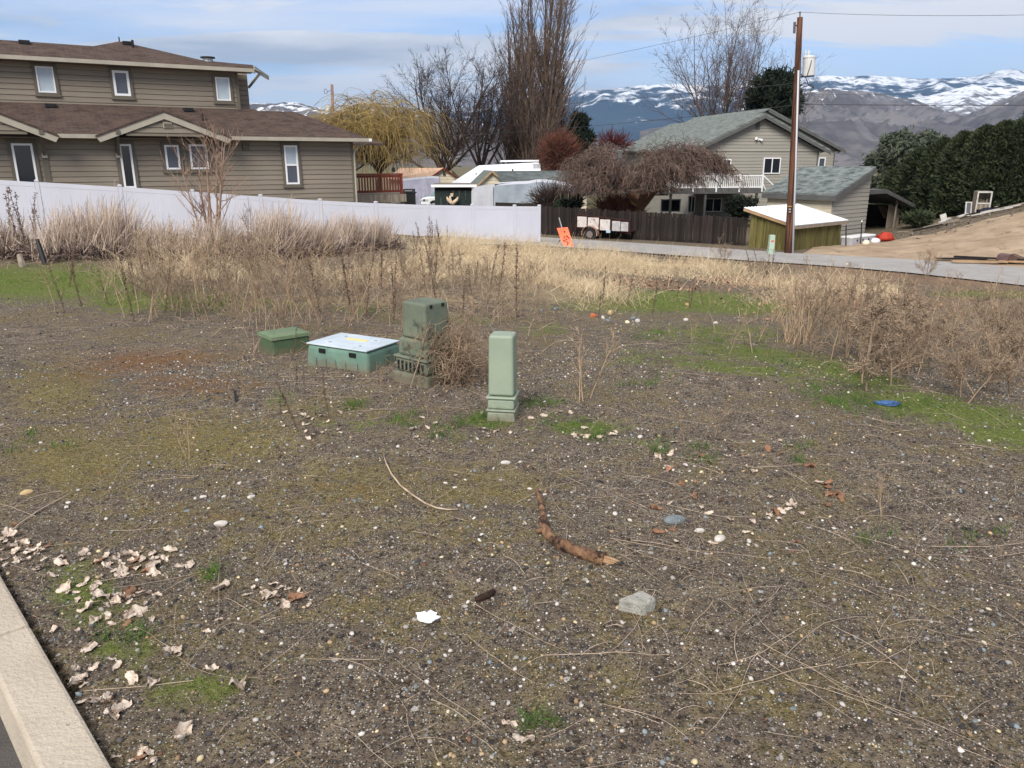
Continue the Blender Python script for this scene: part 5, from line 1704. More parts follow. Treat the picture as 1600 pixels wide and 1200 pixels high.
for x in (xa + 0.95, xb + 1.9):
    wh = MB().tube([(x, -0.06, zb_ - 0.05), (x, 0.18, zb_ - 0.05)], 0.36, 20).build('wheel', TYRE, t)
    MB().tube([(x, -0.075, zb_ - 0.05), (x, 0.0, zb_ - 0.05)], 0.18, 12).build('rim', GALV, wh)
# barbecue by the deck
o = onY(640, 320, 46.0)
t = thing('barbecue', 'black covered barbecue standing past the end of the red deck', 'barbecue', (o[0], o[1], 0))
hh = lambda py_: onY(640, py_, 46.0)[2]
MB().box(-0.34, 0.34, -0.25, 0.25, -3.0, hh(302)).build('cabinet', BLACK, t, bevel=0.03)
MB().box(-0.40, 0.40, -0.28, 0.28, hh(302) + 0.005, hh(300)).build('shelf', DKMETAL, t)
MB().prism([(-0.34, -0.25, hh(300) + 0.004), (-0.34, 0.25, hh(300) + 0.004), (-0.34, 0.22, hh(295)), (-0.34, -0.10, hh(295))], (0.68, 0, 0)).build('lid', BLACK, t, bevel=0.04)
MB().tube([(-0.2, -0.30, hh(298)), (0.2, -0.30, hh(298))], 0.02, 6).build('handle', GALV, t)
# bird feeder hanging in the willow
o = onY(614.5, 264, 44.0)
t = thing('bird_feeder', 'small black bird feeder hanging above the red deck', 'bird feeder', tuple(o - np.array([0, 0, 0.18])))
MB().tube([(0, 0, 0), (0, 0, 0.05), (0, 0, 0.22), (0, 0, 0.30)], [0.12, 0.10, 0.10, 0.02], 10).build('body', BLACK, t)
MB().tube([(0, 0, 0.30), (0, 0, 0.85), (0.1, 0, 0.95), (0.2, 0, 0.85)] + [(0.22, 0, -3.2)], 0.012, 5).build('hook_pole', DKMETAL, t)

# ------------------------------------------------------------------ junk along the hedge
def bankpt(px_, py_):
    for k in range(40):
        p = onground(px_, py_ + k)
        if p[1] < 41.0:
            return onground(px_, py_ + k + 0.7)
    return p


def crate_frame(name, label, cat_, c, w_, d_, h_, rz_, mats, tilt=0.0, shelf=True, pane=None):
    t = thing(name, label, cat_, c, rz_)
    t.rotation_euler = (tilt, 0, rz_)
    k = 0.06
    for x in (-w_ / 2, w_ / 2 - k):
        for y in ((-d_ / 2, d_ / 2 - k) if d_ > 0.15 else (-k / 2,)):
            MB().box(x, x + k, y, y + k, 0, h_).build('upright', mats[0], t)
    for z in ((0.0, h_ * 0.45, h_ - k) if shelf else (0.0, h_ - k)):
        y = -d_ / 2 if d_ > 0.15 else -k / 2
        MB().box(-w_ / 2 + k, w_ / 2 - k, y, y + k, z, z + k).build('crossbar', mats[0], t)
    if d_ > 0.15:
        MB().box(-w_ / 2 - 0.012, -w_ / 2 - 0.002, -d_ / 2, d_ / 2, 0, h_).build('side_panel', mats[1], t)
        MB().box(w_ / 2 + 0.002, w_ / 2 + 0.012, -d_ / 2, d_ / 2, 0, h_).build('side_panel', mats[1], t)
        MB().box(-w_ / 2, w_ / 2, d_ / 2, d_ / 2 + 0.01, 0, h_).build('back_panel', mats[1], t)
        MB().box(-w_ / 2, w_ / 2, -d_ / 2, d_ / 2, h_ + 0.002, h_ + 0.02).build('top', mats[0], t)
        MB().box(-w_ / 2 + k, w_ / 2 - k, -d_ / 2 + 0.02, d_ / 2, h_ * 0.2, h_ * 0.2 + 0.3).build('insert', mats[1], t)
    elif pane:
        MB().box(-w_ / 2 + k, w_ / 2 - k, -0.006, 0.006, k, h_ - k).build('pane', pane, t)
    return t


OLDW = M('old_white_paint', srgb(200, 196, 188), srgb(168, 164, 156), 5, 0.8)
c_ = bankpt(1531, 330)
s_ = np.linalg.norm(onY(1531, 296, c_[1]) - onY(1531, 330, c_[1]))
crate_frame('cabinet_frame', 'pale wooden cabinet frame standing open by the dark hedge', 'cabinet', c_, s_ * 0.62, s_ * 0.5, s_, math.radians(-12), (OLDW, WOODG))
c_ = bankpt(1512, 335)
s_ = np.linalg.norm(onY(1510, 313, c_[1]) - onY(1512, 335, c_[1]))
crate_frame('window_sash', 'old white window sash leaning beside the cabinet frame', 'window sash', c_, s_ * 0.42, 0.06, s_, math.radians(-15), (OLDW, WOODG), tilt=-0.25, shelf=False, pane=P_GREY)
c_ = bankpt(1476, 345)
MB().box(-0.16, 0.16, -0.02, 0.02, 0, 0.42).build('white_panel', OLDW, None, tuple(c_), label='small white panel propped upright left of the leaning sash', cat='panel').rotation_euler = (-0.2, -0.3, 0)
p = bankpt(1547, 330)
lump('dark_tarp', 'dark navy tarp bundle in front of the cabinet frame', 'tarp', p + np.array([0, -0.2, 0.05]), (0.75, 0.35, 0.18), M('navy_tarp', srgb(26, 30, 42), rough=0.6), 5, rough_=0.4, flat=0.3)
# planks lying on the bank
plank = MB().box(-0.5, 0.5, -0.07, 0.07, 0, 0.04).mesh('plank')
pl_spec = [((1515, 341), (1580, 328), OLDW, 'long white plank at the front of the pile below the navy tarp'), ((1530, 336), (1592, 324), OLDW, 'white plank lying higher in the pile below the navy tarp'),
           ((1560, 330), (1600, 321), WOODG, 'grey plank at the upper end of the bank'), ((1440, 360), (1496, 347), WOODG, 'pale grey plank along the foot of the hedge'),
           ((1466, 352), (1482, 344), OLDW, 'short white board beside the propped panel'), ((1425, 365), (1470, 355), WOODF, 'dark plank half buried at the foot of the hedge'),
           ((1494, 341), (1510, 336), OLDW, 'short white board below the leaning sash'), ((1553, 318), (1582, 303), WOODG, 'grey pole sticking up out of the far pile'),
           ((1500, 338), (1540, 333), WOODF, 'dark wet plank under the white ones')]
for (a, b, mt, lab) in pl_spec:
    A_ = bankpt(*a); B_ = bankpt(*b)
    if 'sticking' in lab:
        B_ = onY(b[0], b[1], A_[1] + 0.5)
    v_ = B_ - A_
    o = link('plank', plank.copy(), mt, None, (A_ + B_) / 2 + np.array([0, -0.1, 0.13]))
    ln = np.linalg.norm(v_)
    o.scale = (ln, 1.2, 1.5)
    o.rotation_euler = Vector(tuple(v_)).to_track_quat('X', 'Z').to_euler()
    setp(o, lab, 'plank')
rub = rng.random((80, 2))
RV = []; RF = []
for i in range(80):
    px_ = 1405 + rub[i, 0] * 195; base = np.interp(px_, [1405, 1480, 1540, 1600], [366, 348, 334, 318])
    q_ = bankpt(px_, base - 3 + rub[i, 1] * 20)
    s_ = 0.04 + 0.16 * rng.random() ** 2
    a_ = rng.random() * 6.28
    m_ = MB().beam((q_[0] - s_ * math.cos(a_), q_[1] - s_ * math.sin(a_), q_[2] + 0.02), (q_[0] + s_ * math.cos(a_), q_[1] + s_ * math.sin(a_), q_[2] + 0.02 + 0.1 * rng.random()), 0.06, 0.05)
    b0_ = len(RV); RV += m_.v; RF += [tuple(b0_ + k for k in f_) for f_ in m_.f]
o = MB().add(RV, RF).build('rubble', M('mixed_rubble', srgb(84, 74, 66), srgb(140, 130, 118), 1.7, 0.9, c3=srgb(54, 43, 38), s3=2.9), None, kind='stuff')
# boards and tub beside the lane
BROWNP = M('brown_plastic', srgb(104, 82, 78), srgb(84, 64, 60), 3, 0.5)
for (a, b, mt, lab) in (((1463, 409), (1540, 409.5), WOODF, 'dark board lying flat beside the lane, left of the brown tub'), ((1486, 413), (1572, 414.5), TAN_W, 'tan plank at the edge of the lane in front of the brown tub'),
                        ((1560, 413), (1640, 416), TAN_W, 'tan plank running out of the picture at the lane'), ((1490, 405.5), (1558, 409), WOODF, 'dark bowed board on top of the lane-side stack'), ((1556, 410), (1640, 412), WOODF, 'dark board under the brown tub')):
    A_ = onground(*a); B_ = onground(*b); v_ = B_ - A_
    o = link('plank', plank.copy(), mt, None, (A_ + B_) / 2 + np.array([0, 0, 0.10]))
    o.scale = (np.linalg.norm(v_), 1.7, 1.2)
    o.rotation_euler = Vector(tuple(v_)).to_track_quat('X', 'Z').to_euler()
    setp(o, lab, 'plank')
c_ = onground(1578, 411)
t = thing('plastic_tub', 'brown moulded plastic tub tipped over on the boards by the lane', 'tub', c_ + np.array([0, 0, 0.06]), math.radians(15))
m_ = MB()
pr = [(-0.45, 0.02), (-0.36, 0.26), (-0.22, 0.30), (0.15, 0.18), (0.50, 0.05)]
m_.prism([(x, -0.28, z) for x, z in pr], (0, 0.56, 0))
m_.build('shell', BROWNP, t, bevel=0.05, seg=3)
m_ = MB()
for i in range(4):
    (xa_, za_), (xb_, zb2) = pr[i], pr[i + 1]
    m_.beam((xa_, -0.29, za_ + 0.02), (xb_, -0.29, zb2 + 0.02), 0.03, 0.03)
m_.build('rim', M('brown_plastic_dark', srgb(78, 60, 58), rough=0.5), t)
# ------------------------------------------------------------------ trees
BARK_D = M('bark_dark', srgb(70, 58, 52), srgb(48, 40, 38), 6, 0.95, 0.4, 14)
TWIG_D = M('twig_dark', srgb(74, 60, 54), srgb(54, 45, 43), 3, 0.95)
TWIG_P = M('twig_poplar', srgb(124, 104, 90), srgb(90, 74, 65), 3, 0.95)
BARK_P = M('bark_poplar', srgb(104, 90, 80), srgb(72, 61, 55), 5, 0.95, 0.4, 10)
TWIG_G = M('twig_grey', srgb(104, 88, 80), srgb(78, 66, 62), 3, 0.95)
WILLOW = M('willow_twigs', srgb(158, 136, 82), srgb(122, 102, 62), 1.2, 0.9)
WEEP = M('weeping_twigs', srgb(114, 95, 85), srgb(74, 61, 55), 1.6, 0.95, c3=srgb(160, 140, 128), s3=3.0, lo3=0.6, hi3=0.7)
REDTW = M('red_twigs', srgb(112, 70, 54), srgb(84, 55, 46), 1.5, 0.95)


def put_tree(name, label, cat_, base, lv_trunk, lv_crown, mt, mc, group=None):
    t = thing(name, label, cat_, base, 0.0, group)
    V_, F_ = cat([strands(c, r, s) for c, r, s in lv_trunk])
    link('trunk', np_mesh('trunk', V_, F_, smooth=True), mt, t)
    if lv_crown:
        V_, F_ = cat([strands(c, r, s) for c, r, s in lv_crown])
        link('crown', np_mesh('crown', V_, F_), mc, t)
    return t


def base_at(px_, Y_):
    p = onY(px_, 300, Y_)
    return np.array([p[0], Y_, g0(p[0], Y_) - 0.1])


def height_to(base, py_, px_=None):
    p = onY(800, py_, base[1])
    return p[2] - base[2]


def spread_tree(name, label, px_, Y_, top, nmain, ang, seed, r0, width=0.55, mt=None, mc=None, forkh=0.18, per=(7, 7, 6, 4), frac=(0.55, 0.5, 0.5), up=0.05, rt=0.010):
    r = np.random.default_rng(seed)
    b = base_at(px_, Y_)
    h = height_to(b, top)
    C0 = grow(np.zeros((1, 3)), np.array([[0.03, 0.02, 1.0]]), np.array([h * forkh * 1.3]), 4, 0.1, 0.03, r)
    R0 = np.array([[r0, r0 * 0.85, r0 * 0.75, r0 * 0.7]])
    az = np.arange(nmain) * 2 * np.pi / nmain + r.random(nmain) * 0.7
    el = ang * (0.45 + 0.8 * r.random(nmain))
    D = np.stack([np.sin(el) * np.cos(az), np.sin(el) * np.sin(az), np.cos(el)], 1)
    P = np.repeat(C0[:, 2], nmain, 0) + np.array([0, 0, 1.0]) * r.random((nmain, 1)) * h * forkh * 0.3
    C1 = grow(P, D, h * (1 - forkh) * (0.82 + 0.25 * r.random(nmain)), 9, up, 0.07, r)
    R1 = r0 * 0.42 * np.linspace(1, 0.12, 9)[None] * (0.7 + 0.5 * r.random((nmain, 1)))
    C2, R2 = branch(C1, R1, per[0], 0.15, 0.95, 0.65, frac[0], 7, up, 0.10, 0.6, 0.2, r=r, rmin=rt * 1.6)
    C3, R3 = branch(C2, R2, per[1], 0.15, 1.0, 0.7, frac[1], 5, up, 0.12, 0.6, 0.3, r=r, rmin=rt * 1.2)
    C4, R4_ = branch(C3, R3, per[2], 0.1, 1.0, 0.7, frac[2], 4, up, 0.14, 0.7, 0.4, r=r, rmin=rt)
    C4b, R4b = branch(C2, R2, per[3] * 2, 0.3, 1.0, 0.6, 0.25, 4, up, 0.14, 0.5, 0.4, r=r, rmin=rt)
    return put_tree(name, label, 'tree', b, [(C0, R0, 10), (C1, R1, 7), (C2, R2, 4)], [(C3, R3, 3), (C4, R4_ * 1.3, 2), (C4b, R4b * 1.3, 2)], mt or BARK_D, mc or TWIG_D)


spread_tree('bare_tree', 'broad dark bare tree just right of the yellow willow', 692, 76, 92, 9, 0.95, 5, 0.42, per=(11, 8, 7, 4))
spread_tree('bare_tree', 'slimmer dark bare tree between the broad bare tree and the poplar', 752, 80, 88, 7, 0.45, 9, 0.34, per=(10, 8, 6, 4))
spread_tree('bare_tree', 'tall rounded bare tree rising behind the grey house roof', 1122, 92, 40, 9, 0.50, 14, 0.36, mt=TWIG_G, mc=TWIG_G, per=(11, 8, 6, 4), up=0.09)
spread_tree('bare_tree', 'pale slender bare tree behind the transformer', 1212, 110, 92, 6, 0.5, 23, 0.22, mt=TWIG_G, mc=TWIG_G, per=(5, 5, 4, 3), up=0.1)


def poplar(name, label, px_, Y_, top, seed, nst, wid, r0):
    r = np.random.default_rng(seed)
    b = base_at(px_, Y_)
    h = height_to(b, top)
    az = r.random(nst) * 2 * np.pi
    el = 0.03 + 0.10 * r.random(nst)
    D = np.stack([np.sin(el) * np.cos(az), np.sin(el) * np.sin(az) * 0.8, np.cos(el)], 1)
    P = np.stack([wid * 0.10 * np.cos(az), wid * 0.10 * np.sin(az), np.zeros(nst)], 1)
    C1 = grow(P, D, h * (0.75 + 0.28 * r.random(nst)), 12, 0.02, 0.015, r)
    R1 = r0 * np.linspace(1, 0.08, 12)[None] * (0.6 + 0.6 * r.random((nst, 1)))
    C2, R2 = branch(C1, R1, 34, 0.05, 0.92, 0.54, 0.32, 7, 0.10, 0.04, 0.35, 0.2, tfall=0.55, r=r, rmin=0.02)
    C3, R3 = branch(C2, R2, 6, 0.10, 1.0, 0.4, 0.42, 5, 0.08, 0.05, 0.6, 0.4, r=r, rmin=0.014)
    C4, R4_ = branch(C3, R3, 3, 0.1, 1.0, 0.4, 0.5, 4, 0.08, 0.06, 0.7, 0.5, r=r, rmin=0.011)
    return put_tree(name, label, 'tree', b, [(C1, R1, 8), (C2, R2, 4)], [(C3, R3 * 1.3, 2), (C4, R4_ * 1.3, 2)], BARK_P, TWIG_P)


poplar('poplar_tree', 'tall columnar bare poplar reaching out of the top of the picture', 838, 82, -70, 31, 12, 6.0, 0.30)
poplar('poplar_tree', 'lower columnar bare poplar against the right side of the tall one', 868, 86, 70, 37, 5, 4.0, 0.24)
poplar('poplar_tree', 'slanting bare poplar against the left side of the tall one', 796, 84, 20, 41, 5, 4.0, 0.26)


# golden willow
def weeping(name, label, px_, Y_, top, halfw, bottom, seed, nl, nstr, mt, mc, rt, strand_len, dome=0.55, depthk=0.8, limbr=0.16):
    r = np.random.default_rng(seed)
    b = base_at(px_, Y_)
    h = height_to(b, top)
    C0 = grow(np.zeros((1, 3)), np.array([[0.05, 0, 1.0]]), np.array([h * 0.35]), 4, 0.1, 0.04, r)
    R0 = limbr * 1.8 * np.linspace(1, 0.75, 4)[None]
    az = np.arange(nl) * 2 * np.pi / nl + r.random(nl) * 0.5
    el = 0.35 + 0.8 * r.random(nl)
    D = np.stack([np.sin(el) * np.cos(az), np.sin(el) * np.sin(az) * depthk, np.cos(el)], 1)
    C1 = grow(np.repeat(C0[:, 3], nl, 0), D, np.sqrt((halfw * np.sin(el)) ** 2 + (h * 0.65 * np.cos(el)) ** 2) * 1.0, 9, 0.02, 0.09, r)
    C1[..., 2] = np.minimum(C1[..., 2], h * (0.98 - 0.04 * r.random(C1.shape[:2])))
    R1 = limbr * np.linspace(1, 0.15, 9)[None] * (0.7 + 0.5 * r.random((nl, 1)))
    C2, R2 = branch(C1, R1, 7, 0.3, 1.0, 0.7, 0.4, 6, 0.02, 0.12, 0.5, 0.25, sag=0.15, r=r, rmin=0.015)
    C2[..., 2] = np.minimum(C2[..., 2], h)
    src = np.concatenate([C2[:, 2:].reshape(-1, 3), C1[:, 4:].reshape(-1, 3)])
    src = src[r.integers(0, len(src), nstr)] + r.normal(size=(nstr, 3)) * 0.15
    a2 = r.random(nstr) * 6.28
    Dn = np.stack([np.cos(a2) * 0.7, np.sin(a2) * 0.7, 0.5 + 0.3 * r.random(nstr)], 1)
    ln = strand_len * (0.45 + 0.8 * r.random(nstr))
    ln = np.minimum(ln, np.maximum(0.4, (src[:, 2] - bottom) * 1.15))
    C3 = grow(src, Dn, ln, 8, -0.16, 0.06, r, sag=0.45)
    R3 = rt * np.linspace(1.2, 0.6, 8)[None] * np.ones((nstr, 1))
    return put_tree(name, label, 'tree', b, [(C0, R0, 9), (C1, R1, 6), (C2, R2, 4)], [(C3, R3 * 1.4, 2)], mt, mc)


weeping('willow_tree', 'weeping willow with hanging yellow twigs behind the red deck', 592, 62, 152, 2.7, 0.6, 51, 13, 1800, BARK_D, WILLOW, 0.0095, 4.2, limbr=0.14)
weeping('willow_tree', 'smaller yellow willow crown beside the distant utility pole', 545, 66, 170, 2.2, 1.0, 53, 7, 1100, BARK_D, WILLOW, 0.0095, 3.6, limbr=0.10)
BARK_W = M('bark_weeping', srgb(116, 84, 62), srgb(78, 56, 44), 5, 0.95, 0.4, 12)


def mushroom_tree():
    r = np.random.default_rng(61)
    Y_ = 43.0
    b = base_at(1002, Y_)
    b[2] = onY(1002, 334, Y_)[2] - 0.4
    s = Y_ / 1200.0
    ctr = onY(1005, 292, Y_)[2] - b[2]          # height where limbs fan out
    top = onY(1005, 214, Y_)[2] - b[2]
    C0 = np.array([[[0, 0, -0.2], [0.05, 0, 0.4], [-0.05, 0.02, 0.8]]]); R0 = np.array([[0.26, 0.22, 0.2]])
    nl = 13
    az = np.arange(nl) * 2 * np.pi / nl + r.random(nl) * 0.3
    rad = np.where(np.cos(az) > 0, 4.3, 4.4) * (0.7 + 0.3 * r.random(nl))
    C1 = np.zeros((nl, 9, 3))
    for i in range(9):
        f = i / 8
        C1[:, i, 0] = np.cos(az) * rad * f
        C1[:, i, 1] = np.sin(az) * rad * f * 0.8
        C1[:, i, 2] = 0.6 + (top * 0.80 - 0.6) * np.sin(f * 1.75) / math.sin(1.75) * (0.82 + 0.22 * np.sin(az * 2.3 + 1)) - 0.6 * f ** 3
    C1 += r.normal(size=C1.shape) * 0.09
    R1 = 0.13 * np.linspace(1, 0.2, 9)[None] * np.ones((nl, 1))
    C2, R2 = branch(C1, R1, 9, 0.25, 1.0, 0.9, 0.42, 6, 0.05, 0.16, 0.5, 0.3, sag=0.25, r=r, rmin=0.02)
    zmax = lambda x, y: top * np.sqrt(np.clip(1 - (x / 4.9) ** 2 * 0.75 - (y / 4.2) ** 2 * 0.6, 0.12, 1))
    C2[..., 2] = np.minimum(np.maximum(C2[..., 2], ctr * 0.75), zmax(C2[..., 0], C2[..., 1]))
    n = 5600
    src = np.concatenate([C2[:, 1:].reshape(-1, 3), C1[:, 4:].reshape(-1, 3)])
    src = src[r.integers(0, len(src), n)] + r.normal(size=(n, 3)) * np.array([0.3, 0.3, 0.12])
    src[:, 2] = np.minimum(src[:, 2], zmax(src[:, 0], src[:, 1]) - 0.05)
    out = src[:, :2] / (np.linalg.norm(src[:, :2], axis=1, keepdims=True) + 0.3)
    a2 = r.random(n) * 6.28
    Dn = np.stack([out[:, 0] * 0.6 + 0.6 * np.cos(a2), out[:, 1] * 0.6 + 0.6 * np.sin(a2), 0.45 + 0.5 * r.random(n)], 1)
    ln = 0.6 + 0.75 * r.random(n)
    ln = np.minimum(ln, np.maximum(0.3, src[:, 2] - (ctr - 0.5) + 0.45))
    C3 = grow(src, Dn, ln, 7, -0.20, 0.13, r, sag=0.45)
    fl = ctr - 0.25 + 0.3 * r.random((n, 1)) - 0.5 * (np.abs(src[:, :1]) / 4.5) ** 2
    C3[..., 2] = np.maximum(C3[..., 2], fl)
    R3 = 0.0105 * np.linspace(1.2, 0.6, 7)[None] * np.ones((n, 1))
    C4, R4_ = branch(C3[: n // 2], R3[: n // 2], 2, 0.2, 0.9, 0.6, 0.5, 5, -0.1, 0.12, 0.8, 0.6, sag=0.5, r=r, rmin=0.007)
    return put_tree('weeping_tree', 'low mushroom-shaped weeping tree with tangled bare brown twigs behind the board fence', 'tree', b,
                    [(C0, R0, 10), (C1, R1, 7), (C2, R2, 5)], [(C3, R3 * 1.35, 2), (C4, R4_ * 1.35, 2)], BARK_W, WEEP)


mushroom_tree()


def twig_ball(name, label, px_, Y_, pyt, pyb, halfw, n, seed, mat, rt, cat_='bush'):
    r = np.random.default_rng(seed)
    b = base_at(px_, Y_)
    zt_ = onY(px_, pyt, Y_)[2] - b[2]; zb_ = onY(px_, pyb, Y_)[2] - b[2]
    t = thing(name, label, cat_, b)
    C0 = grow(np.zeros((7, 3)), np.stack([r.normal(size=7) * 0.35, r.normal(size=7) * 0.35, np.ones(7)], 1), np.full(7, zt_ * 0.8), 6, 0.05, 0.08, r)
    R0 = 0.06 * np.linspace(1, 0.3, 6)[None] * np.ones((7, 1))
    V_, F_ = strands(C0, R0, 5)
    link('stem', np_mesh('stem', V_, F_), TWIG_D, t)
    q_ = r.normal(size=(n, 3)); q_ /= np.linalg.norm(q_, axis=1, keepdims=True); q_ *= (r.random((n, 1)) ** 0.45)
    P = q_ * np.array([halfw, halfw * 0.8, (zt_ - zb_) / 2]) + np.array([0, 0, (zt_ + zb_) / 2])
    D = q_ + np.array([0, 0, 0.6]) + r.normal(size=(n, 3)) * 0.5
    C1 = grow(P, D, 0.5 + 0.7 * r.random(n), 4, 0.03, 0.15, r)
    V_, F_ = strands(C1, 1.3 * rt * np.linspace(1.2, 0.5, 4)[None] * np.ones((n, 1)), 2)
    link('crown', np_mesh('crown', V_, F_), mat, t)
    return t


twig_ball('russet_bush', 'russet twiggy bush left of the weeping tree above the grey roof', 874, 66, 214, 270, 1.5, 2600, 71, REDTW, 0.014)
twig_ball('russet_bush', 'dark red leafy bush peeping over the weeping tree', 956, 62, 217, 234, 1.1, 380, 73, M('dark_red_leaves', srgb(92, 40, 40), srgb(70, 34, 36), 2, 0.9), 0.018)
twig_ball('brown_bush', 'brown bare bush behind the end of the white fence', 868, 47, 300, 335, 1.2, 1500, 77, TWIG_D, 0.012)
twig_ball('brown_bush', 'low reddish brown hedge clump below the weeping tree', 968, 44, 319, 342, 1.1, 1600, 79, REDTW, 0.012)

# ------------------------------------------------------------------ evergreens
EVG = M('evergreen_dark', (0.028, 0.042, 0.020), (0.048, 0.062, 0.026), 1.5, 0.85, c3=(0.075, 0.085, 0.036), s3=3.0)
EVG2 = M('cedar_green', (0.060, 0.078, 0.052), (0.095, 0.110, 0.072), 1.5, 0.85, c3=(0.028, 0.040, 0.024), s3=1.1)
PINE = M('pine_dark', (0.012, 0.020, 0.012), (0.024, 0.034, 0.018), 0.6, 0.9)
BLUEG = M('spruce_blue', (0.055, 0.080, 0.085), (0.035, 0.055, 0.055), 0.6, 0.9)


def sprays(r, P, D, ln, wd, droop=0.0):
    """small leafy sprays: three narrow blades each"""
    n = len(P)
    D = D / (np.linalg.norm(D, axis=1, keepdims=True) + 1e-9)
    out = []
    for j in range(3):
        dj = D + r.normal(size=(n, 3)) * 0.45
        dj[:, 2] -= droop
        C = grow(P, dj, ln * (0.7 + 0.6 * r.random(n)), 3, 0, 0.15, r, sag=droop)
        W_ = wd * np.array([0.7, 1.0, 0.15])[None] * (0.7 + 0.6 * r.random((n, 1)))
        out.append(strands(C, W_, 2, r))
    return cat(out)


def column_mesh(seed, h, w_, n, ln=0.28, wd=0.05):
    r = np.random.default_rng(seed)
    t = r.random(n) ** 0.8
    prof = np.interp(t, [0, 0.08, 0.4, 0.75, 0.92, 1.0], [0.75, 0.95, 1.0, 0.78, 0.42, 0.05]) * w_
    a = r.random(n) * 6.28
    lump_ = 1 + 0.32 * (fbm(a * 1.6 + 3, t * h * 1.1, 3, seed) - 0.5) * 2
    rad = prof * lump_ * (0.72 + 0.28 * r.random(n) ** 0.4)
    P = np.stack([rad * np.cos(a), rad * np.sin(a), t * h], 1)
    D = np.stack([np.cos(a) * 0.6, np.sin(a) * 0.6, np.full(n, 0.75)], 1)
    V_, F_ = sprays(r, P, D, np.full(n, ln), wd)
    return np_mesh('crown', V_, F_)


col_meshes = [column_mesh(101 + i, 1.0 * 4.2, 1.05, 4600) for i in range(3)]
trk = MB().tube([(0, 0, -0.3), (0, 0, 1.2), (0, 0, 3.6)], [0.12, 0.09, 0.03], 8).mesh('trunk')
hspec = [(1395, 262, 1.0, 364), (1425, 236, 1.15, 352), (1458, 222, 1.1, 344), (1490, 212, 1.1, 335), (1522, 203, 1.1, 329), (1552, 196, 1.1, 322), (1580, 192, 1.1, 316), (1608, 190, 1.15, 310), (1640, 186, 1.15, 304)]
hl = ['dark arborvitae at the low left end of the hedge by the lean-to', 'second arborvitae of the hedge from the lean-to', 'third arborvitae of the hedge from the lean-to', 'fourth arborvitae of the hedge, above the white boards',
      'fifth arborvitae of the hedge, behind the cabinet frame', 'sixth arborvitae of the hedge from the lean-to', 'seventh arborvitae of the hedge from the lean-to', 'arborvitae at the right edge of the picture', 'last arborvitae of the hedge, mostly past the right edge']
for i, (px_, pt_, wsc, pbm) in enumerate(hspec):
    Yh = (48.5, 47.5, 45.5, 43.5, 42.2, 41.6, 41.2, 40.8, 40.4)[i]
    g = onY(px_, pbm, Yh)
    zb_ = g0(g[0], Yh) - 0.15
    zt_ = onY(px_, pt_, Yh)[2]
    t = thing('arborvitae', hl[i], 'tree', (g[0], Yh, zb_), 0, 'arborvitae hedge')
    sc = (zt_ - zb_) / 4.2
    a = link('trunk', trk, BARK_D, t); a.scale = (1, 1, sc)
    c_ = link('crown', col_meshes[i % 3], EVG, t); c_.scale = (wsc, wsc, sc); c_.rotation_euler = (0, 0, i * 1.3)


def round_ever(name, label, px_, Y_, pyt, pyb, halfw, n, seed, mat, ln, wd, droop, cone=False, seedp=0):
    r = np.random.default_rng(seed)
    b = base_at(px_, Y_)
    zt_ = onY(px_, pyt, Y_)[2] - b[2]; zb_ = max(0.3, onY(px_, pyb, Y_)[2] - b[2])
    t = thing(name, label, 'tree', b)
    C0 = grow(np.zeros((1, 3)), np.array([[0, 0, 1.0]]), np.array([zt_ * 0.95]), 6, 0.1, 0.02, r)
    V_, F_ = strands(C0, 0.2 * np.linspace(1, 0.15, 6)[None], 8)
    nb2 = 60
    tt2 = r.random(nb2)
    PB = np.stack([np.zeros(nb2), np.zeros(nb2), zb_ + (zt_ - zb_) * tt2 * 0.92], 1)
    wprof = (lambda s: np.interp(s, [0, 0.15, 1.0], [0.85, 1.0, 0.06])) if cone else (lambda s: np.interp(s, [0, 0.3, 0.6, 0.85, 1.0], [0.7, 1.0, 0.95, 0.65, 0.15]))
    ab = r.random(nb2) * 6.28
    DB = np.stack([np.cos(ab), np.sin(ab), 0.35 + 0 * ab], 1)
    CB = grow(PB, DB, halfw * wprof(tt2) * (0.75 + 0.4 * r.random(nb2)), 6, 0.03, 0.06, r, sag=0.15 if droop > 0 else -0.05)
    VB, FB = strands(CB, 0.05 * np.linspace(1, 0.3, 6)[None] * np.ones((nb2, 1)), 4)
    V_, F_ = cat([(V_, F_), (VB, FB)])
    link('trunk', np_mesh('trunk', V_, F_), BARK_D, t)
    ib = r.integers(0, nb2, n); jb = r.integers(1, 5, n); fr_ = r.random((n, 1))
    P = CB[ib, jb] * (1 - fr_) + CB[ib, jb + 1] * fr_ + r.normal(size=(n, 3)) * halfw * 0.10
    D = (CB[ib, jb + 1] - CB[ib, jb]); D /= np.linalg.norm(D, axis=1, keepdims=True)
    D = D + r.normal(size=(n, 3)) * 0.6 + np.array([0, 0, 0.25])
    V_, F_ = sprays(r, P, D, np.full(n, ln), wd, droop)
    link('crown', np_mesh('crown', V_, F_), mat, t)
    return t


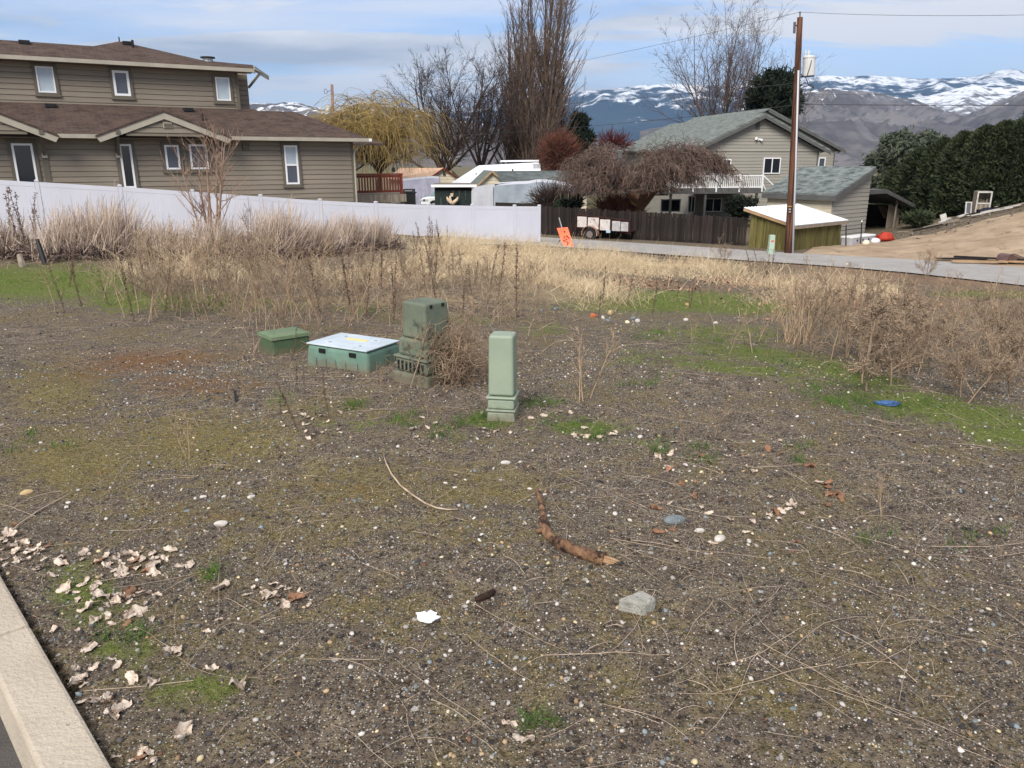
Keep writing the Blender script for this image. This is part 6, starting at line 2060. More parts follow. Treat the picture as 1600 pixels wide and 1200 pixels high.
round_ever('cedar_tree', 'lighter green drooping cedar behind the lean-to, left of the hedge', 1405, 51, 203, 320, 2.3, 6500, 111, EVG2, 0.36, 0.045, 0.35)
round_ever('cedar_tree', 'smaller drooping cedar crown between the cedar and the hedge', 1442, 52, 206, 310, 1.5, 4200, 113, EVG2, 0.34, 0.045, 0.35)
round_ever('pine_tree', 'dark broad pine behind the ridge of the grey house', 1192, 88, 114, 215, 3.1, 4600, 121, PINE, 0.7, 0.07, 0.0, cone=False)
round_ever('pine_tree', 'dark conifer directly right of the poplars', 903, 84, 176, 262, 2.0, 5200, 123, PINE, 0.6, 0.06, 0.0, cone=True)
round_ever('spruce_tree', 'blue grey spruce top at the right edge above the hedge', 1597, 62, 150, 260, 1.9, 3600, 127, BLUEG, 0.5, 0.05, 0.1, cone=True)
round_ever('shrub', 'dark evergreen shrub against the foot of the weeping tree', 1160, 46, 312, 342, 0.9, 1400, 131, PINE, 0.25, 0.035, 0.0)
round_ever('shrub', 'dark evergreen shrub over the white fence end beside the tarped trailer', 889, 45, 312, 340, 0.9, 1400, 133, PINE, 0.25, 0.035, 0.0)
round_ever('shrub', 'low dark shrub at the foot of the arborvitae beside the lean-to', 1440, 41.0, 346, 385, 0.8, 1400, 137, EVG, 0.25, 0.035, 0.0)
# ------------------------------------------------------------------ utility boxes on the lot
def onZ(px_, py_, z):
    d = ray(px_, py_)
    t = (z - CAMZ) / d[2]
    return np.array([d[0] * t, d[1] * t, z])


PEDG = M('pedestal_green', srgb(146, 158, 138), srgb(136, 148, 130), 4, 0.5, 0.05, 80, c3=srgb(126, 138, 120), s3=2.0, grime=0.10)
base_ = onground(786, 652)
ped = thing('utility_pedestal', 'slim pale green plastic utility pedestal standing alone on the bare ground', 'pedestal', base_, math.radians(-9))
w = 0.082
MB().taper(0, 0, -0.08, 0.062, w + 0.016, w + 0.016, w + 0.004, w + 0.004).build('base', PEDG, ped, bevel=0.012, seg=3)
MB().taper(0, 0, 0.064, 0.078, w + 0.012, w + 0.012, w + 0.012, w + 0.012).build('lip', PEDG, ped, bevel=0.006)
MB().taper(0, 0, 0.079, 0.146, w + 0.003, w + 0.003, w + 0.002, w + 0.002).build('collar', PEDG, ped, bevel=0.012, seg=3)
MB().taper(0, 0, 0.147, 0.162, w + 0.013, w + 0.013, w + 0.013, w + 0.013).build('lip', PEDG, ped, bevel=0.006)
MB().taper(0, 0, 0.166, 0.555, w, w, w - 0.004, w - 0.004).build('cover', PEDG, ped, bevel=0.018, seg=4)
INKD = M('dark_print', srgb(70, 84, 74), rough=0.6)
for i, (z, hgt_) in enumerate(((0.465, 0.012), (0.448, 0.010), (0.432, 0.011), (0.41, 0.012), (0.395, 0.008))):
    MB().box(-w - 0.0012, -w + 0.002, -0.02 + 0.004 * (i % 2), 0.004, z, z + hgt_ * 0.55).build('printed_mark', INKD, ped)

# dark green pedestal with the vented skirt
OLIVE = M('old_green_plastic', srgb(112, 120, 102), srgb(92, 100, 86), 3.5, 0.7, 0.1, 50, c3=srgb(62, 68, 58), s3=7.0, lo3=0.55, hi3=0.66, grime=0.14)
b2_ = onground(668, 592)
pd2 = thing('vented_pedestal', 'tall weathered dark green utility pedestal with slotted skirt wrapped in weeds', 'pedestal', b2_, math.radians(-40))
MB().taper(0, 0, -0.1, 0.085, 0.215, 0.215, 0.20, 0.20).build('base', OLIVE, pd2, bevel=0.03, seg=3)
sk = MB().taper(0, 0, 0.088, 0.20, 0.185, 0.185, 0.180, 0.180).build('skirt', OLIVE, pd2, bevel=0.02)
MB().taper(0, 0, 0.203, 0.218, 0.196, 0.196, 0.190, 0.190).build('lip', OLIVE, pd2, bevel=0.005)
for i in range(7):
    f = -0.14 + 0.28 * i / 6
    MB().box(-0.1865, -0.181, f - 0.011, f + 0.011, 0.105, 0.178).build('slot', BLACK, sk)
    MB().box(f - 0.011, f + 0.011, -0.1865, -0.181, 0.105, 0.178).build('slot', BLACK, sk)
MB().taper(0, 0, 0.220, 0.36, 0.165, 0.165, 0.158, 0.158).build('collar', OLIVE, pd2, bevel=0.02)
pd2.scale = (0.92, 0.92, 0.92)
cv = MB().taper(0, 0, 0.362, 0.655, 0.140, 0.140, 0.130, 0.130).build('cover', OLIVE, pd2, bevel=0.022, seg=4)
for s_ in (-0.5, 0.5):
    MB().box(0.112, 0.1375, s_ * 0.13 - 0.012, s_ * 0.13 + 0.012, 0.615, 0.640).build('latch', BLACK, cv)

# teal box with the white lid
TEAL = M('teal_plastic', srgb(108, 138, 122), srgb(90, 118, 106), 4, 0.7, 0.12, 60, c3=srgb(70, 92, 84), s3=9.0, lo3=0.60, hi3=0.70, grime=0.09)
LIDW = M('lid_pale', srgb(196, 206, 214), srgb(176, 188, 196), 5, 0.55, 0.05, 40, c3=srgb(150, 156, 156), s3=11, lo3=0.6, hi3=0.75)
zb2_ = g0(*onground(566, 580)[:2])
h2 = 0.165
cF, cR, cL, cB = (onZ(x, y, zb2_ + h2) for x, y in ((563, 554), (613, 535), (489, 533), (545, 519)))
ctr = (cF + cR + cL + cB) / 4
e1 = ((cR - cF) + (cB - cL)) / 2; e2 = ((cL - cF) + (cB - cR)) / 2
L1, L2 = np.linalg.norm(e1), np.linalg.norm(e2)
rz_ = math.atan2(e1[1], e1[0])
bx = thing('valve_box', 'teal green utility box with flat white lid and yellow label', 'utility box', (ctr[0], ctr[1], zb2_), rz_)
bd_ = MB().taper(0, 0, -0.06, h2 - 0.006, L1 / 2 + 0.018, L2 / 2 + 0.018, L1 / 2 - 0.002, L2 / 2 - 0.002).build('body', TEAL, bx, bevel=0.035, seg=4)
MB().box(-L1 / 2, L1 / 2, -L2 / 2, L2 / 2, h2 - 0.004, h2 + 0.008).build('lid', LIDW, bx, bevel=0.004)
lid = bx.children[-1]
YEL = M('label_yellow', srgb(224, 206, 120), rough=0.5)
MB().box(0.03, 0.075, -0.10, 0.11, h2 + 0.0085, h2 + 0.0105).build('label_strip', YEL, lid)
for x, y in ((-0.11, -0.16), (0.11, 0.17), (0.10, -0.15), (-0.11, 0.15)):
    MB().cyl((x, y), 0.013, h2 + 0.0085, h2 + 0.0115, 10).build('bolt', GALV, lid)
for y in (-0.17, 0.14):                       # lifting pockets on the left-hand face
    MB().box(-L1 / 2 - 0.012, -L1 / 2 - 0.002, y - 0.032, y + 0.032, h2 - 0.058, h2 - 0.024).build('hand_slot', BLACK, bd_)
for y in (-0.22, -0.1, 0.0, 0.1, 0.2):
    MB().taper(-L1 / 2 - 0.0165, y, -0.03, 0.07, 0.004, 0.006, 0.001, 0.001).build('rib', TEAL, bd_)
for x in (-0.12, 0.0, 0.11):
    MB().taper(x, -L2 / 2 - 0.0165, -0.03, 0.07, 0.006, 0.004, 0.001, 0.001).build('rib', TEAL, bd_)

# green box with overlapping lid
GRN = M('box_green', srgb(76, 96, 68), srgb(62, 82, 58), 4, 0.65, 0.08, 50, grime=0.09)
GRNL = M('box_green_lid', srgb(106, 124, 94), srgb(90, 108, 80), 4, 0.6, 0.08, 50, c3=srgb(134, 132, 108), s3=9)
zb3 = g0(*onground(440, 550)[:2])
h3 = 0.185
cF, cR, cL, cB = (onZ(x, y, zb3 + h3) for x, y in ((424, 525), (494, 518), (402, 519), (452, 509)))
ctr = (cF + cR + cL + cB) / 4
e1 = ((cR - cF) + (cB - cL)) / 2; e2 = ((cL - cF) + (cB - cR)) / 2
L1, L2 = np.linalg.norm(e1), max(0.30, np.linalg.norm(e2))
bx = thing('valve_box', 'plain green utility box with overlapping green lid, farthest left', 'utility box', (ctr[0], ctr[1], zb3), math.atan2(e1[1], e1[0]))
MB().taper(0, 0, -0.08, h3 - 0.03, L1 / 2 + 0.012, L2 / 2 + 0.012, L1 / 2 - 0.008, L2 / 2 - 0.008).build('body', GRN, bx, bevel=0.02, seg=3)
MB().taper(0, 0, h3 - 0.036, h3 - 0.008, L1 / 2 + 0.004, L2 / 2 + 0.004, L1 / 2, L2 / 2).taper(0, 0, h3 - 0.008, h3 + 0.006, L1 / 2, L2 / 2, L1 / 2 - 0.05, L2 / 2 - 0.05).build('lid', GRNL, bx)

# ------------------------------------------------------------------ stakes
for (a, b, r_, lab, mt) in (((58, 374), (71, 414), 0.055, 'leaning black stake at the edge of the grass on the far left', BLACK), ((230, 371), (234, 420), 0.035, 'upright black stake in front of the fence shrubs', BLACK),
                            ((367, 611), (370, 627), 0.012, 'short dark stub of a stake in the mossy ground', BLACK), ((30, 398), (36, 417), 0.07, 'broken grey stump in the grass at the far left', WOODG)):
    B_ = onground(*b); T_ = onY(a[0], a[1], B_[1] + 0.1)
    MB().tube([tuple(-(T_ - B_) * 0.1), (0, 0, 0), tuple((T_ - B_) * 0.6), tuple(T_ - B_)], [r_, r_, r_ * 0.9, r_ * 0.7], 7).build('stake', mt, None, tuple(B_), label=lab, cat='stake')

# ------------------------------------------------------------------ broken branch, stones, scraps in front
LOGM = M('branch_bark', srgb(156, 122, 92), srgb(92, 64, 46), 16.0, 0.85, 0.8, 70, stretch=(1, 1, 1), c3=srgb(52, 37, 31), s3=22.0, lo3=0.50, hi3=0.60)
LOGP = M('branch_pale', srgb(180, 150, 116), srgb(140, 108, 80), 20, 0.8, 0.4, 60)
pts = [onground(x, y) for x, y in ((839, 788), (843, 800), (848, 816), (849, 829), (858, 843), (876, 856), (900, 867), (926, 876), (953, 884))]
rad = [0.009, 0.0115, 0.012, 0.015, 0.0185, 0.020, 0.021, 0.023, 0.024]
lift = [0.075, 0.062, 0.045, 0.026, 0.018, 0.018, 0.019, 0.021, 0.022]
b0 = pts[4]
fine_ = []
for i in range(len(pts) - 1):
    for f in (0, 0.34, 0.67):
        p = pts[i] * (1 - f) + pts[i + 1] * f
        p = np.array([p[0], p[1], g0(p[0], p[1]) + (lift[i] * (1 - f) + lift[i + 1] * f)])
        fine_.append((p, rad[i] * (1 - f) + rad[i + 1] * f))
lg = thing('broken_branch', 'crooked reddish brown broken branch lying on the gravel', 'branch', b0)
PP = np.array([p for p, _ in fine_]); RR = 1.22 * np.array([r for _, r in fine_]) * (1 + 0.10 * rng.normal(size=len(fine_)))
from_ = [tuple(p - b0) for p in PP]
MB().tube(from_, list(RR), 14).build('bark', LOGM, lg, smooth=True)
e_ = PP[-1] - b0; dirv = (PP[-1] - PP[-3]); dirv /= np.linalg.norm(dirv)
for k_, (ln, off) in enumerate(((0.07, 0.008), (0.045, -0.007), (0.055, 0.0))):
    o_ = np.array([0, off * 0.5, off])
    MB().tube([tuple(e_ + o_ - dirv * 0.01), tuple(e_ + o_ + dirv * ln * 0.6), tuple(e_ + o_ + dirv * ln)], [0.009, 0.007, 0.001], 6).build('splinter', LOGP, lg)
sp0 = np.array([*onground(838, 837)[:2], 0]); sp0[2] = g0(sp0[0], sp0[1]) + 0.02
MB().tube([tuple(PP[10] - b0), tuple((PP[10] * 0.4 + sp0 * 0.6) - b0), tuple(sp0 - b0)], [0.013, 0.012, 0.008], 8).build('side_stub', LOGM, lg, smooth=True)

TWIGW = M('pale_twig', srgb(196, 178, 156), srgb(158, 136, 116), 20, 0.9)
pts = [onground(x, y, 0.012) for x, y in ((599, 713), (604, 728), (612, 744), (626, 762), (645, 777), (665, 790), (682, 797), (700, 800), (716, 799))]
MB().tube([tuple(p - pts[0]) for p in pts], [0.003, 0.004, 0.0045, 0.0045, 0.0045, 0.004, 0.004, 0.0035, 0.002], 7).build('fallen_twig', TWIGW, None, tuple(pts[0]), smooth=True, label='long curved pale twig lying on the mossy gravel', cat='twig')
pts = [onground(x, y, 0.012) for x, y in ((743, 941), (752, 938), (762, 934), (772, 928))]
MB().tube([tuple(p - pts[0]) for p in pts], [0.009, 0.013, 0.014, 0.010], 9).build('burnt_stick', M('charred', srgb(36, 28, 24), srgb(70, 46, 34), 30, 0.9, 0.5, 80), None, tuple(pts[0]), smooth=True, label='short charred stick lying on the gravel', cat='stick')
pts = [onground(x, y, 0.01) for x, y in ((0, 850), (30, 822), (62, 800), (98, 780), (120, 768))]
MB().tube([tuple(p - pts[0]) for p in pts], [0.002, 0.003, 0.003, 0.0025, 0.0015], 6).build('fallen_twig', TWIGW, None, tuple(pts[0]), smooth=True, label='straight pale stem lying at the left edge of the picture', cat='twig')


def rock(name, label, cat_, px_, py_, wpx, hk, mat, seed, rz__=0.0, ang_=0.0, cuts=6, asp=0.65):
    g = onground(px_, py_)
    r = np.random.default_rng(seed)
    dist = math.hypot(g[1], CAMZ - g[2])
    s = wpx * dist / 1200.0 / 2
    import bmesh
    bm = bmesh.new()
    bmesh.ops.create_icosphere(bm, subdivisions=3, radius=1.0)
    nrm = [(Vector(r.normal(size=3)).normalized(), 0.62 + 0.25 * r.random()) for _ in range(cuts)]
    for v in bm.verts:
        c = v.co
        for n_, d_ in nrm:
            k_ = c.dot(n_) - d_
            if k_ > 0:
                c -= n_ * k_ * 0.92
        v.co = Vector((c.x * s, c.y * s * asp, c.z * s * hk))
    me = bpy.data.meshes.new(name); bm.to_mesh(me); bm.free()
    for p in me.polygons:
        p.use_smooth = True
    o = link(name, me, mat, None, g + np.array([0, 0, s * hk * 0.35]))
    o.rotation_euler = (0, 0, rz__)
    return setp(o, label, cat_)


CHUNK = M('concrete_chunk', srgb(178, 176, 166), srgb(150, 148, 138), 30, 0.95, 0.7, 120, c3=srgb(104, 100, 92), s3=40.0, lo3=0.60, hi3=0.68)
WSTONE = M('white_stone', srgb(204, 198, 190), srgb(176, 170, 162), 20, 0.85, 0.3, 90)
GSTONE = M('blue_grey_stone', srgb(120, 128, 130), srgb(96, 104, 106), 15, 0.85, 0.3, 60, c3=srgb(160, 164, 162), s3=18, lo3=0.6, hi3=0.66)
TSTONE = M('tan_stone', srgb(196, 170, 128), srgb(170, 146, 110), 12, 0.85, 0.3, 60)
OSTONE = M('orange_stone', srgb(196, 110, 70), srgb(170, 92, 60), 12, 0.85, 0.3, 60)
YSTONE = M('cream_stone', srgb(214, 204, 178), srgb(190, 180, 154), 12, 0.85, 0.3, 60)
# concrete chunk: a broken block
g = onground(995, 944)
cpz = g[2]
c4 = [onZ(x, y, cpz + 0.05) for x, y in ((966, 935), (1003, 921), (1026, 934), (1008, 944), (985, 938))]
m_ = MB().prism([tuple(p - g - np.array([0, 0, 0.09])) for p in c4], (0, 0, 0.09))
ch = m_.build('concrete_chunk', CHUNK, None, tuple(g), bevel=0.008, seg=2, label='broken pale grey concrete chunk on the gravel right of the branch', cat='concrete')
rock('stone', 'large blue grey flat stone lying right of the branch', 'stone', 1054, 815, 36, 0.42, GSTONE, 3, 0.2)
rock('stone', 'bright white oval stone on the mossy gravel at left', 'stone', 346, 820, 23, 0.42, WSTONE, 5, 0.1, cuts=2)
rock('stone', 'tan oval stone near the left edge', 'stone', 42, 771, 20, 0.45, TSTONE, 6, 0.4, cuts=2)
stones = [(318, 777, 14, 0), (393, 777, 16, 0), (374, 756, 13, 0), (104, 793, 12, 0), (107, 786, 12, 0), (292, 799, 12, 1), (350, 776, 10, 0), (305, 779, 10, 0), (327, 784, 10, 1), (790, 724, 19, 0), (813, 722, 9, 0), (622, 698, 11, 0),
          (727, 750, 8, 0), (696, 755, 9, 0), (711, 762, 9, 0), (731, 792, 13, 1), (717, 790, 9, 0), (554, 783, 11, 1), (563, 780, 9, 1), (690, 871, 9, 3), (961, 803, 14, 0), (984, 813, 11, 0), (828, 764, 10, 0), (851, 773, 9, 0),
          (1000, 683, 14, 0), (1071, 727, 13, 0), (1042, 729, 11, 0), (1093, 830, 20, 0), (1124, 843, 28, 0), (1170, 846, 14, 0), (1223, 801, 14, 0), (1303, 826, 10, 0), (1416, 863, 12, 3), (1412, 872, 9, 0), (1538, 1005, 12, 3), (1198, 1035, 11, 0),
          (1554, 781, 11, 1), (1496, 813, 8, 0), (650, 1073, 13, 1), (635, 1078, 10, 1), (1355, 1126, 12, 0), (1524, 1127, 13, 1), (1508, 1121, 12, 0), (746, 686, 9, 0), (1545, 952, 10, 3), (1240, 1108, 14, 1), (1575, 930, 9, 3), (700, 1112, 9, 3)]
smats = [WSTONE, GSTONE, TSTONE, YSTONE]
snames = ['small white stone bedded in the gravel', 'small blue grey stone bedded in the gravel', 'small tan stone bedded in the gravel', 'small cream stone bedded in the gravel']
for i, (x, y, s_, k_) in enumerate(stones):
    o = rock('stone', snames[k_], 'stone', x, y, s_ * 0.85, 0.4, smats[k_], 200 + i, i * 0.7, cuts=3)
    o['group'] = ('small white stones', 'small grey stones', 'small tan stones', 'small cream stones')[k_]
# heap of stones by the far grass
heap = [(927, 495, 12, OSTONE, 'orange stone in the small heap on the grass'), (954, 491, 14, TSTONE, 'large tan stone in the small heap on the grass'), (980, 505, 10, YSTONE, 'cream stone at the front of the small heap'), (990, 499, 11, GSTONE, 'grey stone in the small heap on the grass'),
        (996, 503, 11, WSTONE, 'white stone at the right of the small heap'), (942, 498, 10, WSTONE, 'white stone between the orange and tan stones'), (950, 502, 9, GSTONE, 'small grey stone in front of the tan stone'), (868, 484, 10, GSTONE, 'grey stone in the row before the straw'),
        (846, 487, 9, GSTONE, 'first grey stone of the row before the straw'), (1072, 501, 9, WSTONE, 'white stone in the grass hollow, left one'), (1118, 506, 9, WSTONE, 'white stone in the grass hollow, right one'), (1322, 415, 10, YSTONE, 'pale stone at the edge of the lane')]
for i, (x, y, s_, mt, lab) in enumerate(heap):
    rock('stone', lab, 'stone', x, y, s_, 0.7, mt, 300 + i, i)
# blue plastic scrap and white flower-like litter
p = onground(1390, 633)
lump('blue_bag', 'crumpled blue plastic scrap in the grass under the weed bush', 'litter', p + np.array([0, 0, 0.012]), (0.085, 0.045, 0.022), M('blue_plastic', srgb(72, 108, 158), srgb(46, 70, 108), 20, 0.4), 9, rough_=0.7, flat=0.2)


def leaf_mesh(seed, lobed=True):
    r = np.random.default_rng(seed)
    nu, nv = 9, 7
    V_ = []
    c1_, c2_ = r.normal() * 1.1, 0.6 + r.random() * 1.2
    for i in range(nu):
        t = i / (nu - 1)
        wdt = math.sin(math.pi * min(1, t * 0.92 + 0.06)) ** 0.7 * (0.30 + 0.08 * math.sin(t * 13 + seed)) if lobed else math.sin(math.pi * min(1, t * 0.94 + 0.04)) ** 0.8 * 0.28
        for j in range(nv):
            s_ = (j / (nv - 1) - 0.5) * 2
            x = t - 0.5; y = s_ * wdt * (1 + 0.12 * r.normal())
            z = c2_ * 0.35 * y * y * 2 + c1_ * 0.22 * x * x + 0.05 * r.normal() + 0.09 * math.sin(5 * t + 3 * s_ + seed)
            V_.append((x, y, z + 0.10))
    F_ = [(r_ * nv + c, r_ * nv + c + 1, (r_ + 1) * nv + c + 1, (r_ + 1) * nv + c) for r_ in range(nu - 1) for c in range(nv - 1)]
    m_ = MB().add(V_, F_)
    m_.tube([(-0.5, 0, 0.10), (-0.72, 0.03, 0.06)], [0.012, 0.008], 4)
    return m_.mesh('dry_leaf', True)


LEAFP = M('leaf_pale', srgb(214, 200, 184), srgb(170, 150, 132), 3, 0.85, 0.3, 12, rnd=0.16, c3=srgb(120, 98, 82), s3=5.0, lo3=0.56, hi3=0.70)
LEAFB = M('leaf_brown', srgb(152, 114, 88), srgb(118, 86, 66), 3, 0.85, 0.3, 12, rnd=0.25)
lm = [leaf_mesh(i) for i in range(7)]
for me in lm:
    me.materials.append(LEAFP)
lmb = [m.copy() for m in lm[:4]]
for me in lmb:
    me.materials.clear(); me.materials.append(LEAFB)


def put_leaf(px_, py_, size, me, label, group):
    g = onground(px_, py_)
    o = link('dry_leaf', me, None, None, g + np.array([0, 0, 0.004]))
    o.scale = (size, size, size * (0.6 + 0.6 * rng.random()))
    o.rotation_euler = (rng.normal() * 0.30, rng.normal() * 0.30, rng.random() * 6.28)
    setp(o, label, 'leaf', group)


lr = np.random.default_rng(5)
spots = []
for (cx_, cy_, rx, ry, n) in ((20, 850, 22, 28, 16), (45, 880, 30, 22, 10), (180, 880, 70, 18, 20), (255, 880, 40, 20, 12), (120, 920, 60, 30, 10), (180, 955, 50, 22, 10), (210, 940, 40, 20, 7), (150, 1000, 45, 40, 10),
                             (440, 932, 40, 14, 13), (120, 1070, 30, 40, 8), (175, 1105, 30, 20, 5), (230, 1185, 50, 15, 8), (280, 1000, 90, 60, 8), (200, 900, 80, 25, 22), (60, 870, 30, 20, 10), (430, 935, 45, 14, 10)):
    for _ in range(n):
        spots.append((cx_ + lr.normal() * rx * 0.6, cy_ + lr.normal() * ry * 0.6))
for i, (x, y) in enumerate(spots):
    if x < (y - 905) * 0.58 + 6:
        x = (y - 905) * 0.58 + 12 + 30 * lr.random()
    g = onground(x, y)
    put_leaf(x, y, 0.028 + 0.045 * lr.random() ** 2, (lm + lmb[:1])[i % 8] if i % 3 else lm[i % 7], 'pale dry curled leaf in the drift beside the concrete kerb', 'pale leaves beside the kerb')
for (x, y, s_, lab) in ((346, 922, 0.085, 'pale twisted leaf standing on edge right of the kerb drift'), (372, 1075, 0.075, 'flat pale leaf lying alone at the bottom left'), (283, 1148, 0.07, 'pale leaf with raised tip at the bottom left'), (212, 960, 0.085, 'pale folded leaf in the green moss near the kerb'),
                        (240, 1071, 0.055, 'small round pale leaf lying below the green moss'), (795, 1135, 0.05, 'pale lobed leaf near the bottom centre'), (818, 1160, 0.065, 'larger pale lobed leaf at the bottom centre'), (160, 935, 0.08, 'pale leaf propped on the green moss by the kerb')):
    put_leaf(x, y, s_, lm[int(x) % 7], lab, None)
for i in range(46):
    x = 1020 + lr.random() * 260; y = 690 + lr.random() * 190
    put_leaf(x, y, 0.03 + 0.03 * lr.random(), (lm + lmb)[lr.integers(0, 11)], 'dry leaf scattered among the twigs right of the branch', 'leaves scattered right of the branch')
for i in range(9):
    put_leaf(1300 + lr.normal() * 8, 770 + lr.normal() * 12, 0.035 + 0.03 * lr.random(), lmb[i % 4], 'russet leaf caught in the thin weed right of the branch', 'russet leaves in the thin weed')
for i in range(26):
    x = 640 + lr.random() * 330; y = 645 + lr.random() * 40
    put_leaf(x, y, 0.03 + 0.03 * lr.random(), lm[i % 7], 'pale leaf in the litter around the pedestals', 'leaves around the pedestals')
for i in range(22):
    x = 430 + lr.random() * 110; y = 640 + lr.random() * 50
    put_leaf(x, y, 0.025 + 0.03 * lr.random(), lm[i % 7], 'pale leaf in the litter in front of the teal box', 'leaves in front of the teal box')
# torn white paper
g = onground(668, 966)
pr_ = np.random.default_rng(3)
an = np.linspace(0, 2 * np.pi, 23)[:-1]
rad_ = 0.040 * (1 + 0.06 * np.sin(an * 5 + 1) + 0.10 * pr_.normal(size=22))
V_ = [(0, 0, 0.012)] + [(1.0 * r_ * math.cos(a), r_ * 0.95 * math.sin(a), 0.006 + 0.006 * pr_.random()) for a, r_ in zip(an, rad_)]
n_ = len(an)
V_ += [(x, y, z - 0.004) for x, y, z in V_]
F_ = [(0, 1 + i, 1 + (i + 1) % n_) for i in range(n_)] + [(n_ + 1, n_ + 2 + (i + 1) % n_, n_ + 2 + i) for i in range(n_)] + [(1 + i, n_ + 2 + i, n_ + 2 + (i + 1) % n_, 1 + (i + 1) % n_) for i in range(n_)]
MB().add(V_, F_).build('paper_scrap', M('white_paper', (0.82, 0.82, 0.82), rough=0.8), None, tuple(g), label='ragged scrap of bright white paper lying on the gravel', cat='paper')
# ------------------------------------------------------------------ dry shrubs along the white fence
SAGE = M('sage_twigs', srgb(204, 186, 168), srgb(170, 152, 140), 1.5, 0.95, c3=srgb(220, 196, 170), s3=2.2)
SAGED = M('sage_dead_base', srgb(120, 104, 96), srgb(84, 70, 66), 2, 0.95)
STRAWM = M('straw', srgb(212, 192, 158), srgb(174, 154, 124), 1.3, 0.9, c3=srgb(230, 214, 182), s3=4.0)
WEEDB = M('dry_weed_brown', srgb(168, 146, 122), srgb(122, 105, 88), 6, 0.95)
WEEDD = M('dry_weed_dark', srgb(118, 96, 82), srgb(84, 68, 58), 8, 0.95)
WEEDP = M('dry_weed_pale', srgb(192, 168, 138), srgb(156, 130, 106), 6, 0.95)


def sage(label, bx_, by_, top, halfpx, seed, n=2600, lean=0.25):
    r = np.random.default_rng(seed)
    b = onground(bx_, by_)
    h = onY(bx_, top, b[1])[2] - b[2]
    hw = halfpx * b[1] / 1200.0
    t = thing('dry_shrub', label, 'shrub', b, 0, 'grey shrubs along the white fence')
    P = np.stack([r.normal(size=n) * hw * 0.30, r.normal(size=n) * hw * 0.22, np.abs(r.normal(size=n)) * h * 0.12], 1)
    h *= 0.92
    n = int(n * 0.58); P = P[:n]
    a = r.random(n) * 6.28; e = np.abs(r.normal(size=n)) * 0.65
    D = np.stack([np.cos(a) * np.sin(e) + lean, np.sin(a) * np.sin(e) * 0.8, np.cos(e) + 0.1], 1)
    C = grow(P, D, h * (0.35 + 0.8 * r.random(n) ** 1.6), 6, 0.03, 0.07, r)
    R_ = 0.0050 * np.linspace(1.2, 0.4, 6)[None] * np.ones((n, 1))
    V_, F_ = strands(C, R_ * 1.4, 2)
    link('twigs', np_mesh('twigs', V_, F_), SAGE, t)
    m = 900
    P = np.stack([r.normal(size=m) * hw * 0.5, r.normal(size=m) * hw * 0.35, r.random(m) * h * 0.2], 1)
    D = r.normal(size=(m, 3)); D[:, 2] = np.abs(D[:, 2]) * 0.6
    C = grow(P, D, h * (0.15 + 0.25 * r.random(m)), 5, 0.0, 0.2, r)
    V_, F_ = strands(C, 0.014 * np.linspace(1.2, 0.5, 5)[None] * np.ones((m, 1)), 2)
    link('base', np_mesh('base', V_, F_), SAGED, t)


sage('grey twiggy shrub at the far left end of the fence', 10, 402, 340, 60, 501, 1500)
sage('large lavender grey shrub below the fence, left one', 112, 404, 326, 70, 502)
sage('pinkish grey feathery shrub right of the large left one', 172, 404, 318, 62, 503, 3000, 0.30)
sage('low grey shrub between the black stake and the sapling', 258, 404, 348, 55, 504, 2000)
sage('low grey shrub tangled around the bare sapling', 335, 404, 340, 60, 505, 2200)
sage('feathery grey pink shrub just right of the sapling', 430, 402, 326, 62, 506, 3200, 0.30)
sage('wide grey shrub in the middle of the fence', 492, 398, 345, 52, 507, 2400)
sage('pinkish shrub right of the middle one', 545, 393, 336, 40, 508, 2200, 0.05)
sage('last fanned grey shrub of the row towards the straw', 590, 390, 341, 34, 509, 1800, 0.05)


# bare sapling
def sapling(name, label, bx_, by_, top, seed, nmain, spreadk, r0, mat, per=(5, 4)):
    r = np.random.default_rng(seed)
    b = onground(bx_, by_)
    h = onY(bx_, top, b[1])[2] - b[2]
    az = np.arange(nmain) * 2 * np.pi / nmain + r.random(nmain)
    el = spreadk * (0.3 + 1.0 * r.random(nmain)) * 0.6
    D = np.stack([np.sin(el) * np.cos(az), np.sin(el) * np.sin(az) * 0.7, np.cos(el)], 1)
    C1 = grow(np.zeros((nmain, 3)) + np.array([0, 0, -0.05]), D, h * (0.65 + 0.4 * r.random(nmain)), 10, 0.04, 0.035, r)
    R1 = r0 * np.linspace(1, 0.15, 10)[None] * (0.6 + 0.5 * r.random((nmain, 1)))
    C2, R2 = branch(C1, R1, per[0], 0.2, 0.9, 0.75, 0.42, 7, 0.07, 0.05, 0.5, 0.25, r=r, rmin=0.008)
    C3, R3 = branch(C2, R2, per[1], 0.2, 0.95, 0.55, 0.5, 5, 0.06, 0.06, 0.6, 0.3, r=r, rmin=0.006)
    put_tree(name, label, 'sapling', b, [(C1, R1, 7), (C2, R2, 5)], [(C3, R3, 4)], mat, mat)


SAPM = M('sapling_bark', srgb(170, 144, 124), srgb(132, 106, 90), 4, 0.9)
sapling('bare_sapling', 'bare reddish sapling with long whip branches in front of the white fence', 334, 400, 195, 601, 6, 0.55, 0.045, SAPM, (9, 5))
sapling('bare_sapling', 'small dark bare sapling just right of the larger one', 391, 384, 300, 603, 3, 0.3, 0.022, TWIG_D, (4, 2))

